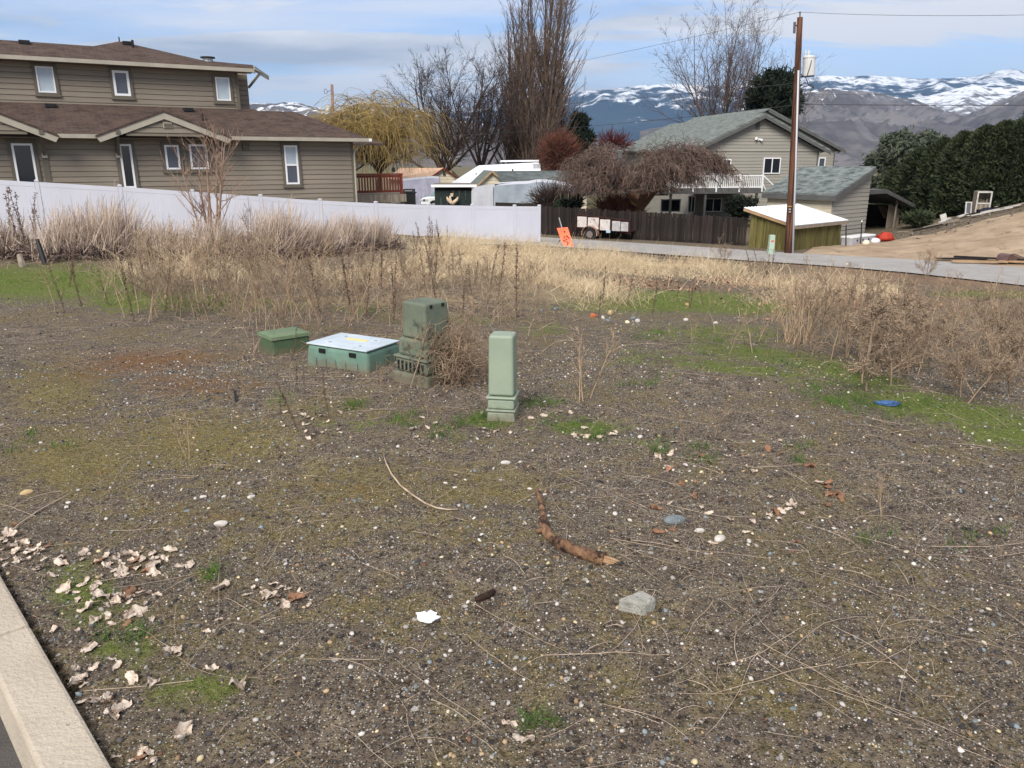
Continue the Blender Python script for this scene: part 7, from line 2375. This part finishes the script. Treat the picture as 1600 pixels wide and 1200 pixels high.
# ------------------------------------------------------------------ single weeds: a few shapes, copied
def weed_dark(seed, h=1.0):
    r = np.random.default_rng(seed)
    C = grow(np.zeros((1, 3)), np.array([[r.normal() * 0.1, r.normal() * 0.1, 1.0]]), np.array([h]), 9, 0.03, 0.05, r)
    R_ = 0.0065 * np.linspace(1, 0.4, 9)[None]
    lst = [strands(C, R_, 4)]
    n = 150
    i_ = r.integers(0, 8, n); f = r.random((n, 1))
    P = C[0, i_] * (1 - f) + C[0, i_ + 1] * f
    D = r.normal(size=(n, 3)); D[:, 2] = np.abs(D[:, 2]) * 0.4
    lst.append(strands(grow(P, D, 0.015 + 0.04 * r.random(n), 3, 0, 0.3, r), 0.0055 * np.array([[0.6, 1, 0.3]]) * np.ones((n, 1)), 3))
    C2, R2 = branch(C, R_, 5, 0.3, 0.9, 0.6, 0.3, 5, 0.05, 0.08, 0.7, 0.4, r=r, rmin=0.003)
    lst.append(strands(C2, R2, 3))
    return cat(lst)


def weed_branched(seed, h=1.0, per=(9, 6, 3), wide=0.7, r0=0.011, fluff=0):
    r = np.random.default_rng(seed)
    C = grow(np.zeros((1, 3)), np.array([[r.normal() * 0.15, r.normal() * 0.15, 1.0]]), np.array([h * 0.85]), 8, 0.03, 0.07, r)
    R_ = r0 * np.linspace(1, 0.35, 8)[None]
    C2, R2 = branch(C, R_, per[0], 0.15, 0.95, wide, 0.5, 6, 0.05, 0.10, 0.6, 0.4, r=r, rmin=0.004)
    C3, R3 = branch(C2, R2, per[1], 0.2, 1.0, 0.8, 0.45, 4, 0.03, 0.14, 0.6, 0.5, r=r, rmin=0.003)
    C4, R4_ = branch(C3, R3, per[2], 0.2, 1.0, 0.8, 0.5, 3, 0.0, 0.2, 0.8, 0.6, r=r, rmin=0.0025)
    lst = [strands(C, R_, 4), strands(C2, R2, 3), strands(C3, R3, 3), strands(C4, R4_, 3)]
    if fluff:
        src = C3.reshape(-1, 3)
        P = src[r.integers(0, len(src), fluff)] + r.normal(size=(fluff, 3)) * 0.01
        lst.append(strands(grow(P, r.normal(size=(fluff, 3)), 0.015 + 0.03 * r.random(fluff), 3, 0, 0.4, r), 0.006 * np.array([[0.5, 1, 0.4]]) * np.ones((fluff, 1)), 3))
    return cat(lst)


def weed_reeds(seed, h=1.0):
    r = np.random.default_rng(seed)
    n = 9
    P = np.stack([r.normal(size=n) * 0.06, r.normal(size=n) * 0.06, np.zeros(n)], 1)
    D = np.stack([r.normal(size=n) * 0.14, r.normal(size=n) * 0.14, np.ones(n)], 1)
    C = grow(P, D, h * (0.5 + 0.5 * r.random(n)), 6, 0.02, 0.03, r)
    return strands(C, 0.008 * np.linspace(1, 0.5, 6)[None] * np.ones((n, 1)), 4)


WV = {
    'dark': [np_mesh('weed', *weed_dark(700 + i)) for i in range(5)],
    'branched': [np_mesh('weed', *weed_branched(720 + i)) for i in range(5)],
    'bushy': [np_mesh('weed', *weed_branched(740 + i, per=(10, 6, 3), wide=0.8, fluff=350, r0=0.009)) for i in range(4)],
    'pale': [np_mesh('weed', *weed_branched(760 + i, per=(6, 4, 2), wide=0.6, r0=0.008)) for i in range(4)],
    'reeds': [np_mesh('weed', *weed_reeds(780 + i)) for i in range(2)],
}
WM = {'dark': WEEDD, 'branched': WEEDB, 'bushy': WEEDB, 'pale': WEEDP, 'reeds': WEEDP}
for k_, v_ in WV.items():
    for me in v_:
        me.materials.append(WM[k_])
wr = np.random.default_rng(88)


def weeds(kind, n, x0, x1, y0, y1, hmin, hmax, label, group, name=None, lean=0.12, wide=1.0):
    name = name or {'dark': 'dark_weed', 'branched': 'dry_weed', 'bushy': 'weed_bush', 'pale': 'pale_weed', 'reeds': 'reed_clump'}[kind]
    for i in range(n):
        x = x0 + (x1 - x0) * wr.random(); y = y0 + (y1 - y0) * wr.random()
        g = onground(x, y)
        h = hmin + (hmax - hmin) * wr.random()
        o = link(name, WV[kind][wr.integers(0, len(WV[kind]))], None, None, g - np.array([0, 0, 0.02]))
        o.scale = (h * wide, h * wide, h)
        o.rotation_euler = (wr.normal() * lean, wr.normal() * lean, wr.random() * 6.28)
        setp(o, label, 'weed', group)


weeds('branched', 44, 215, 490, 425, 505, 0.6, 1.05, 'tangled brown dry weed in the thicket behind the green box', 'thicket of weeds behind the boxes')
weeds('pale', 30, 220, 500, 415, 490, 0.6, 1.1, 'pale dry weed stem in the thicket behind the green box', 'pale stems in the thicket')
weeds('dark', 12, 100, 260, 440, 505, 0.4, 0.7, 'dark knobbly weed stalk on the left green grass', 'dark stalks on the left grass')
weeds('pale', 8, 60, 300, 440, 500, 0.45, 0.8, 'pale branching weed skeleton on the left green grass', 'pale weeds on the left grass')
weeds('branched', 16, 470, 640, 430, 492, 0.45, 0.85, 'brown dry weed standing behind the teal box', 'weeds behind the teal box')
weeds('dark', 22, 480, 820, 440, 505, 0.45, 0.9, 'dark dry weed stalk behind the utility pedestals', 'dark stalks behind the pedestals')
weeds('branched', 26, 640, 840, 435, 512, 0.4, 0.75, 'twiggy brown weed between the pedestals and the straw', 'twiggy weeds by the straw')
weeds('dark', 10, 640, 700, 388, 405, 0.5, 0.9, 'tall dark seed stalk standing before the white fence', 'dark seed stalks at the fence')
weeds('dark', 9, 0, 75, 395, 408, 0.8, 1.6, 'tall dark seed stalk at the far left of the fence', 'dark stalks at the far left')
weeds('dark', 9, 905, 1100, 470, 500, 0.3, 0.6, 'short dark stalk on the green grass hollow', 'short dark stalks on the grass')
weeds('pale', 5, 1000, 1200, 470, 570, 0.3, 0.5, 'small pale weed in the grass hollow', 'pale weeds in the hollow')
weeds('pale', 3, 905, 925, 610, 660, 0.45, 0.60, 'slender pale weed standing right of the pale pedestal', 'slender weeds right of the pedestal')
weeds('bushy', 14, 1330, 1450, 550, 612, 0.5, 0.8, 'dense brown dry weed forming the bush at the right', 'weeds forming the right bush', wide=1.3)
weeds('branched', 50, 1230, 1600, 500, 600, 0.5, 0.9, 'brown weed in the tall patch at the right', 'brown weeds in the right patch', wide=1.1)
weeds('pale', 34, 1210, 1600, 455, 560, 0.5, 0.95, 'pale weed in the tall patch at the right', 'pale weeds in the right patch')
weeds('bushy', 10, 1480, 1620, 560, 640, 0.35, 0.6, 'low bushy weed at the right edge', 'low weeds at the right edge', wide=1.3)
weeds('reeds', 5, 1200, 1270, 500, 540, 0.5, 0.8, 'bunch of straight pale reeds left of the right bush', 'reed bunches')
weeds('branched', 10, 1150, 1330, 425, 450, 0.5, 0.9, 'dry weed at the near edge of the lane', 'weeds along the lane')
weeds('dark', 6, 1170, 1215, 428, 446, 0.6, 1.0, 'dark thistle stalk beside the lane in front of the shed', 'thistles before the shed')
weeds('pale', 2, 1376, 1380, 806, 812, 0.26, 0.30, 'thin pale forked weed standing on the gravel at the right', 'forked weed at the right')
weeds('pale', 2, 290, 296, 715, 722, 0.30, 0.36, 'thin pale upright stem on the moss at the left', 'thin stem on the moss')
weeds('branched', 7, 1000, 1120, 660, 712, 0.14, 0.26, 'low dry weed tuft right of the pale pedestal', 'low weed tufts')
weeds('branched', 5, 1440, 1450, 420, 445, 0.9, 1.2, 'tall straw-coloured weed in front of the lane at the right', 'tall weeds before the lane')
weeds('dark', 6, 430, 530, 555, 700, 0.2, 0.38, 'thin dark weed stalk in front of the utility boxes', 'thin stalks by the boxes')
weeds('branched', 3, 1110, 1140, 415, 425, 0.9, 1.3, 'tall dry weed against the board fence', 'tall weeds at the board fence')

weeds('pale', 16, 380, 660, 485, 530, 0.35, 0.7, 'pale dry stem right behind the utility boxes', 'pale stems behind the boxes')
weeds('branched', 14, 690, 860, 505, 575, 0.25, 0.5, 'brown weed between the dark and the pale pedestal', 'weeds between the pedestals')
weeds('branched', 11, 635, 750, 572, 608, 0.34, 0.58, 'brown brush weed crowding the dark green pedestal', 'brush around the dark pedestal')
weeds('branched', 9, 590, 770, 590, 645, 0.12, 0.26, 'low dead weed on the ground in front of the pedestals', 'low weeds before the pedestals')
weeds('branched', 22, 370, 640, 488, 530, 0.35, 0.65, 'brown weed right behind the two low utility boxes', 'weeds right behind the low boxes')


def tumble():
    r = np.random.default_rng(909)
    b = onground(704, 600)
    n = 1000
    t = thing('tumbleweed', 'tangled brown tumbleweed caught against the dark green pedestal', 'weed', b)
    q_ = r.normal(size=(n, 3)); q_ /= np.linalg.norm(q_, axis=1, keepdims=True); q_ *= r.random((n, 1)) ** 0.5
    P = q_ * np.array([0.24, 0.16, 0.22]) + np.array([0.02, 0.0, 0.20]) + r.normal(size=(n, 3)) * np.array([0.07, 0.05, 0.06])
    P[:, 2] = np.abs(P[:, 2])
    C = grow(P, r.normal(size=(n, 3)), 0.08 + 0.14 * r.random(n), 6, 0, 0.30, r)
    V_, F_ = strands(C, 0.0022 * np.linspace(1.2, 0.5, 6)[None] * np.ones((n, 1)), 3)
    link('twigs', np_mesh('twigs', V_, F_), WEEDB, t)
    m = 9
    P = np.stack([r.normal(size=m) * 0.06 + 0.05, r.normal(size=m) * 0.05, np.zeros(m)], 1)
    C = grow(P, np.stack([r.normal(size=m) * 0.3, r.normal(size=m) * 0.2, np.ones(m)], 1), 0.3 + 0.22 * r.random(m), 7, 0.0, 0.12, r)
    V_, F_ = strands(C, 0.004 * np.linspace(1.2, 0.5, 7)[None] * np.ones((m, 1)), 4)
    link('stem', np_mesh('stem', V_, F_), WEEDP, t)


tumble()


# ------------------------------------------------------------------ ground cover (stuff)
def mask_at(lst, X, Y):
    px_, py_ = project(X, np.maximum(Y, 0.5), hz(X, Y))
    s = np.zeros_like(X)
    for a in lst:
        wt, cx_, cy_, rx, ry = a[:5]; tilt = a[5] if len(a) > 5 else 0.0
        dx = px_ - cx_; dy = py_ - cy_ - tilt * dx
        s = np.maximum(s, wt * np.exp(-(dx / rx) ** 2 - (dy / ry) ** 2))
    return s


def scatter(n, y0, y1, power, wid=0.78, pad=0.6, seed=0):
    r = np.random.default_rng(seed)
    Y = y0 + (y1 - y0) * r.random(n) ** power
    X = (r.random(n) * 2 - 1) * (wid * Y + pad)
    ok = (kerb_d(X, Y) < -0.02)
    return X[ok], Y[ok]


def keep(X, Y, m, r):
    k = r.random(len(X)) < m
    return X[k], Y[k]


def blades(name, X, Y, h, w_, mat, seed, lean=0.4, sag=0.25, k=4, sides=2, z0=0.0):
    r = np.random.default_rng(seed)
    n = len(X)
    P = np.stack([X, Y, hz(X, Y) - 0.01 + z0], 1)
    D = np.stack([r.normal(size=n) * lean, r.normal(size=n) * lean, np.ones(n)], 1)
    C = grow(P, D, h, k, 0.0, 0.10, r, sag)
    pr = np.linspace(1, 0.25, k)[None] * (np.asarray(w_).reshape(-1, 1) if np.ndim(w_) else np.full((n, 1), w_))
    V_, F_ = strands(C, pr, sides, r)
    o = link(name, np_mesh(name, V_, F_), mat)
    setp(o, kind='stuff')
    return o


gr = np.random.default_rng(321)
# straw
X, Y = scatter(330000, 8.5, 33, 0.8, 0.45, 1.0, 1)
m = mask_at(MASK_STRAW, X, Y) * np.clip(2.6 * (fbm(X * 0.7, Y * 0.7, 3, 5) - 0.36), 0.06, 1.2) * np.where(lane_d(X, Y) > 0.2, 1, 0) 
m = m * (1 - mask_at([(1.0, 885, 398, 38, 13)], X, Y))
X, Y = keep(X, Y, np.clip(m, 0, 0.8), gr)
if len(X) > 34000:
    X, Y = X[:34000], Y[:34000]
hs = (0.18 + 0.42 * gr.random(len(X)) ** 1.5) * np.clip(3.2 * (fbm(X * 0.75, Y * 0.75, 3, 8) - 0.24), 0.25, 1.5)
o = blades('straw_grass', X, Y, hs, (0.0022 + 0.0026 * gr.random(len(X))) * (0.6 + 0.6 * sstep(9, 20, Y)), STRAWM, 2, 0.6, 0.3)
setp(o, 'tall pale straw grass covering the middle of the lot')
# sparse thin dry grass elsewhere
X, Y = scatter(70000, 1.6, 20, 0.95, 0.75, 0.6, 3)
m = np.clip(0.32 + 0.8 * (fbm(X * 0.9, Y * 0.9, 3, 12) - 0.45), 0, 1)
X, Y = keep(X, Y, m, gr)
blades('dry_grass', X, Y, 0.02 + 0.06 * gr.random(len(X)), 0.0009 + 0.0009 * gr.random(len(X)), WEEDB, 4, 2.2, 0.4, 3)
# low dry weed litter between the weeds
X, Y = scatter(90000, 6.0, 24, 0.8, 0.70, 0.6, 5)
WEEDY = [(1.0, 350, 455, 130, 40), (0.9, 560, 460, 130, 35), (0.8, 700, 560, 90, 45), (0.9, 760, 475, 90, 35), (1.0, 1440, 545, 180, 55), (0.7, 1280, 460, 120, 40), (0.9, 1540, 520, 120, 60), (0.6, 640, 600, 160, 25), (0.6, 1050, 690, 70, 25), (0.7, 330, 410, 300, 14), (0.6, 430, 560, 70, 20)]
m = np.clip(mask_at(WEEDY, X, Y) * 1.6 * (fbm(X * 1.1, Y * 1.1, 3, 15) - 0.22), 0, 1)
X, Y = keep(X, Y, m, gr)
blades('weed_litter', X, Y, 0.08 + 0.24 * gr.random(len(X)), 0.0028 + 0.002 * gr.random(len(X)), WEEDB, 6, 0.8, 0.3, 4)
# green grass
GRASSM = M('grass_green', srgb(104, 126, 54), srgb(82, 102, 42), 2.0, 0.85, c3=srgb(146, 152, 82), s3=5.0)
X, Y = scatter(420000, 1.7, 26, 0.85, 0.72, 0.6, 7)
gm = mask_at(MASK_GREEN, X, Y)
m = np.clip((gm + (fbm(X * 2.2, Y * 2.2, 3, 21) - 0.5) * 1.4 - 0.45) * 1.2, 0, 0.75) * sstep(0.02, 0.2, gm) * np.where(lane_d(X, Y) > 0.3, 1, 0)
X, Y = keep(X, Y, m, gr)
X, Y = X[:60000], Y[:60000]
o = blades('green_grass', X, Y, (0.02 + 0.035 * gr.random(len(X))) * (0.7 + 0.3 * sstep(2, 6, Y)), 0.0014 + 0.0006 * Y / 4, GRASSM, 8, 0.5, 0.3, 3)
X, Y = scatter(60000, 1.5, 4.2, 1.0, 0.9, 0.2, 17)
gm = mask_at(MASK_GREEN, X, Y)
X, Y = keep(X, Y, np.clip((gm + (fbm(X * 5, Y * 5, 3, 25) - 0.5) * 1.6 - 0.30) * 1.3, 0, 0.9) * sstep(0.03, 0.2, gm), gr)
X, Y = X[:9000], Y[:9000]
blades('green_grass', X, Y, 0.012 + 0.026 * gr.random(len(X)), 0.0011, GRASSM, 18, 0.7, 0.4, 3)
# dense dark tufts
DKGRASS = M('grass_tuft', srgb(88, 116, 48), srgb(64, 90, 36), 4.0, 0.85)
tx_, ty_ = [], []
for (px_, py_, n_, s_) in [(420, 625, 1, 1), (845, 632, 2, 1), (880, 660, 2, 1), (640, 660, 2, 1), (765, 655, 3, 1), (930, 680, 2, 1), (1010, 525, 2, 1), (1040, 700, 1, 1), (1180, 545, 2, 1), (1100, 540, 2, 1), (1270, 615, 3, 1), (1300, 630, 3, 1), (1340, 635, 3, 1), (1400, 650, 2, 1), (1440, 635, 2, 1),
                          (225, 990, 1, .6), (330, 895, 1, .5), (100, 695, 1, .8), (38, 690, 1, .8), (560, 640, 2, 1), (1100, 715, 1, .8), (1255, 700, 1, .8), (1357, 845, 1, .6), (1510, 845, 1, .6), (860, 1130, 1, .4), (700, 670, 2, 1), (1220, 570, 2, 1), (1005, 600, 2, 1)]:
    for _ in range(n_ * 4):
        g = onground(px_ + gr.normal() * 22, py_ + gr.normal() * 7)
        k = int(8 + 40 * gr.random() ** 2)
        tx_.append(g[0] + gr.normal(size=k) * 0.035 * s_); ty_.append(g[1] + gr.normal(size=k) * 0.035 * s_)
X = np.concatenate(tx_); Y = np.concatenate(ty_)
blades('grass_tufts', X, Y, 0.03 + 0.05 * gr.random(len(X)), 0.0022, DKGRASS, 9, 0.45, 0.25, 4)
# fallen brown leaves along the lane
X, Y = scatter(60000, 9, 34, 0.8, 0.75, 0.5, 11)
m = np.clip(mask_at(MASK_LEAF, X, Y) * 1.2 * fbm(X, Y, 3, 31), 0, 1) * np.where(lane_d(X, Y) > 0.1, 1, 0)
X, Y = keep(X, Y, m, gr)
X, Y = X[:14000], Y[:14000]
n = len(X)
a = gr.random(n) * 6.28; s_ = 0.02 + 0.028 * gr.random(n); tl = gr.normal(size=(n, 2)) * 0.5
c = np.stack([X, Y, hz(X, Y) + 0.02 + 0.03 * gr.random(n)], 1)
e1 = np.stack([np.cos(a), np.sin(a), tl[:, 0]], 1) * s_[:, None]; e2 = np.stack([-np.sin(a), np.cos(a), tl[:, 1]], 1) * s_[:, None] * 0.6
V_ = np.stack([c - e1, c - e2 + [0, 0, 0.012], c + e1, c + e2 + [0, 0, 0.012]], 1).reshape(-1, 3)
F_ = np.arange(n * 4).reshape(-1, 4)
LEAFC = M('lane_leaves', srgb(168, 132, 108), srgb(128, 96, 76), 0.8, 0.9, c3=srgb(200, 166, 138), s3=3.0)
o = link('leaf_litter', np_mesh('leaf_litter', V_, np.concatenate([F_[:, [0, 1, 3]], F_[:, [1, 2, 3]]])), LEAFC)
setp(o, kind='stuff')

# twigs and stems strewn over the bare ground
X, Y = scatter(4800, 1.5, 8.5, 0.9, 0.72, 0.4, 13)
m = 0.16 + 0.55 * mask_at([(1.0, 1180, 830, 260, 120), (0.9, 1300, 1000, 330, 120), (0.5, 900, 1080, 300, 110), (0.7, 560, 600, 200, 40), (0.4, 1050, 720, 200, 60)], X, Y)
X, Y = keep(X, Y, m, gr)
n = len(X); k = 8
a = gr.random(n) * 6.28
C = np.zeros((n, k, 3)); C[:, 0, 0] = X; C[:, 0, 1] = Y
ln = 0.06 + 0.46 * gr.random(n) ** 2.4
cur = gr.normal(size=n) * 0.05
for i in range(1, k):
    a = a + cur + gr.normal(size=n) * 0.10
    C[:, i, 0] = C[:, i - 1, 0] + np.cos(a) * ln / (k - 1); C[:, i, 1] = C[:, i - 1, 1] + np.sin(a) * ln / (k - 1)
C[..., 2] = hz(C[..., 0], C[..., 1]) + 0.008 + 0.014 * gr.random((n, 1)) * np.sin(np.linspace(0, np.pi, k))[None]
V_, F_ = strands(C, (0.0007 + 0.0009 * gr.random((n, 1))) * np.linspace(1.1, 0.6, k)[None], 3)
o = link('twig_litter', np_mesh('twig_litter', V_, F_), TWIGW)
setp(o, kind='stuff')


# gravel
def gravel(n, y0, y1, power, smin, smax, seed, ico=True, sp=1.8):
    r = np.random.default_rng(seed)
    X, Y = scatter(n, y0, y1, power, 0.72, 0.35, seed)
    dens = 0.45 + 1.5 * (fbm(X * 1.3, Y * 1.3, 3, 44) - 0.42) + 0.5 * sstep(3.4, 2.0, Y)
    dens = dens * (1 - 0.8 * np.clip(mask_at(MASK_GREEN, X, Y), 0, 1)) * (1 - 0.35 * np.clip(mask_at(MASK_MOSS, X, Y), 0, 1))
    X, Y = keep(X, Y, np.clip(dens, 0.05, 1), r)
    n = len(X)
    if ico:
        p = (1 + 5 ** 0.5) / 2
        U = np.array([(-1, p, 0), (1, p, 0), (-1, -p, 0), (1, -p, 0), (0, -1, p), (0, 1, p), (0, -1, -p), (0, 1, -p), (p, 0, -1), (p, 0, 1), (-p, 0, -1), (-p, 0, 1)]) / math.hypot(1, p)
        T = np.array([(0, 11, 5), (0, 5, 1), (0, 1, 7), (0, 7, 10), (0, 10, 11), (1, 5, 9), (5, 11, 4), (11, 10, 2), (10, 7, 6), (7, 1, 8), (3, 9, 4), (3, 4, 2), (3, 2, 6), (3, 6, 8), (3, 8, 9), (4, 9, 5), (2, 4, 11), (6, 2, 10), (8, 6, 7), (9, 8, 1)])
    else:
        U = np.array([(1, 0, 0), (0, 1, 0), (-1, 0, 0), (0, -1, 0), (0, 0, 1), (0, 0, -1)], float)
        T = np.array([(0, 1, 4), (1, 2, 4), (2, 3, 4), (3, 0, 4), (1, 0, 5), (2, 1, 5), (3, 2, 5), (0, 3, 5)])
    s = smin + (smax - smin) * r.random(n) ** 3
    Q = U[None] * (1 + 0.16 * r.normal(size=(n, len(U), 1)))
    Q = Q * np.stack([np.ones(n), 0.65 + 0.3 * r.random(n), 0.5 + 0.3 * r.random(n)], 1)[:, None]
    a = r.random(n) * 6.28; ca, sa = np.cos(a)[:, None], np.sin(a)[:, None]
    tx = r.normal(size=n)[:, None] * 0.25
    x_ = Q[..., 0] * ca - Q[..., 1] * sa; y_ = Q[..., 0] * sa + Q[..., 1] * ca; z_ = Q[..., 2] + x_ * tx
    V_ = np.stack([x_, y_, z_], -1) * s[:, None, None] + np.stack([X, Y, hz(X, Y) + s * 0.22], 1)[:, None]
    pal = np.array([srgb(*c) for c in ((120, 116, 112), (92, 88, 86), (66, 64, 66), (50, 48, 50), (152, 146, 138), (190, 184, 176), (214, 208, 200), (176, 152, 118), (146, 120, 92), (128, 138, 142), (104, 88, 78), (206, 190, 150), (120, 84, 66))])
    pw = np.array([0.17, 0.17, 0.15, 0.11, 0.12, 0.06, 0.03, 0.04, 0.05, 0.05, 0.04, 0.02, 0.015]); pw /= pw.sum()
    col_ = pal[r.choice(len(pal), n, p=pw)] * (0.8 + 0.35 * r.random((n, 1)))
    colv = np.repeat(col_, len(U), 0)
    F_ = (T[None] + (np.arange(n) * len(U))[:, None, None]).reshape(-1, 3)
    return V_.reshape(-1, 3), F_, colv


PEB = M('pebbles', (0.2, 0.2, 0.2), None, rough=0.85, vcol=True, bump=0.15, bscale=200)
for nm, args in (('gravel', (21000, 1.4, 6.5, 0.75, 0.0042, 0.012, 71, True)), ('fine_gravel', (82000, 1.4, 6.6, 0.72, 0.0025, 0.0058, 72, False)), ('far_gravel', (17000, 5.0, 14.0, 0.8, 0.006, 0.014, 73, False))):
    V_, F_, c_ = gravel(*args)
    o = link(nm, np_mesh(nm, V_, F_, smooth=True, color=c_), PEB)
    setp(o, kind='stuff')
# moss cushions
X, Y = scatter(30000, 1.6, 8.0, 0.9, 0.72, 0.3, 75)
m = np.clip(mask_at(MASK_MOSS, X, Y) * (fbm(X * 4, Y * 4, 3, 61) - 0.36) * 2.6 + 0.10 * (fbm(X * 3, Y * 3, 3, 63) > 0.56), 0, 1)
X, Y = keep(X, Y, m, gr)
X = np.repeat(X, 4) + gr.normal(size=len(X) * 4) * 0.008; Y = np.repeat(Y, 4) + gr.normal(size=len(Y) * 4) * 0.008
MOSSM = M('moss', srgb(120, 106, 48), srgb(88, 78, 34), 6.0, 0.95, c3=srgb(132, 92, 48), s3=0.8)
blades('moss', X, Y, 0.008 + 0.012 * gr.random(len(X)), 0.0028, MOSSM, 10, 0.7, 0.1, 3)

# ------------------------------------------------------------------ haze over the valley
HB = 9500.0
hb = MB().box(-HB, HB, -400, 15500, -75, 1250).build('haze', None, kind='stuff')
hm = bpy.data.materials.new('valley_haze')
hm.use_nodes = True
t = hm.node_tree
t.nodes.clear()
out_ = t.nodes.new('ShaderNodeOutputMaterial')
pvn = t.nodes.new('ShaderNodeVolumePrincipled')
pvn.inputs['Color'].default_value = (0.40, 0.64, 1.0, 1)
pvn.inputs['Density'].default_value = 0.000065
pvn.inputs['Anisotropy'].default_value = 0.1
t.links.new(pvn.outputs[0], out_.inputs['Volume'])
hb.data.materials.append(hm)
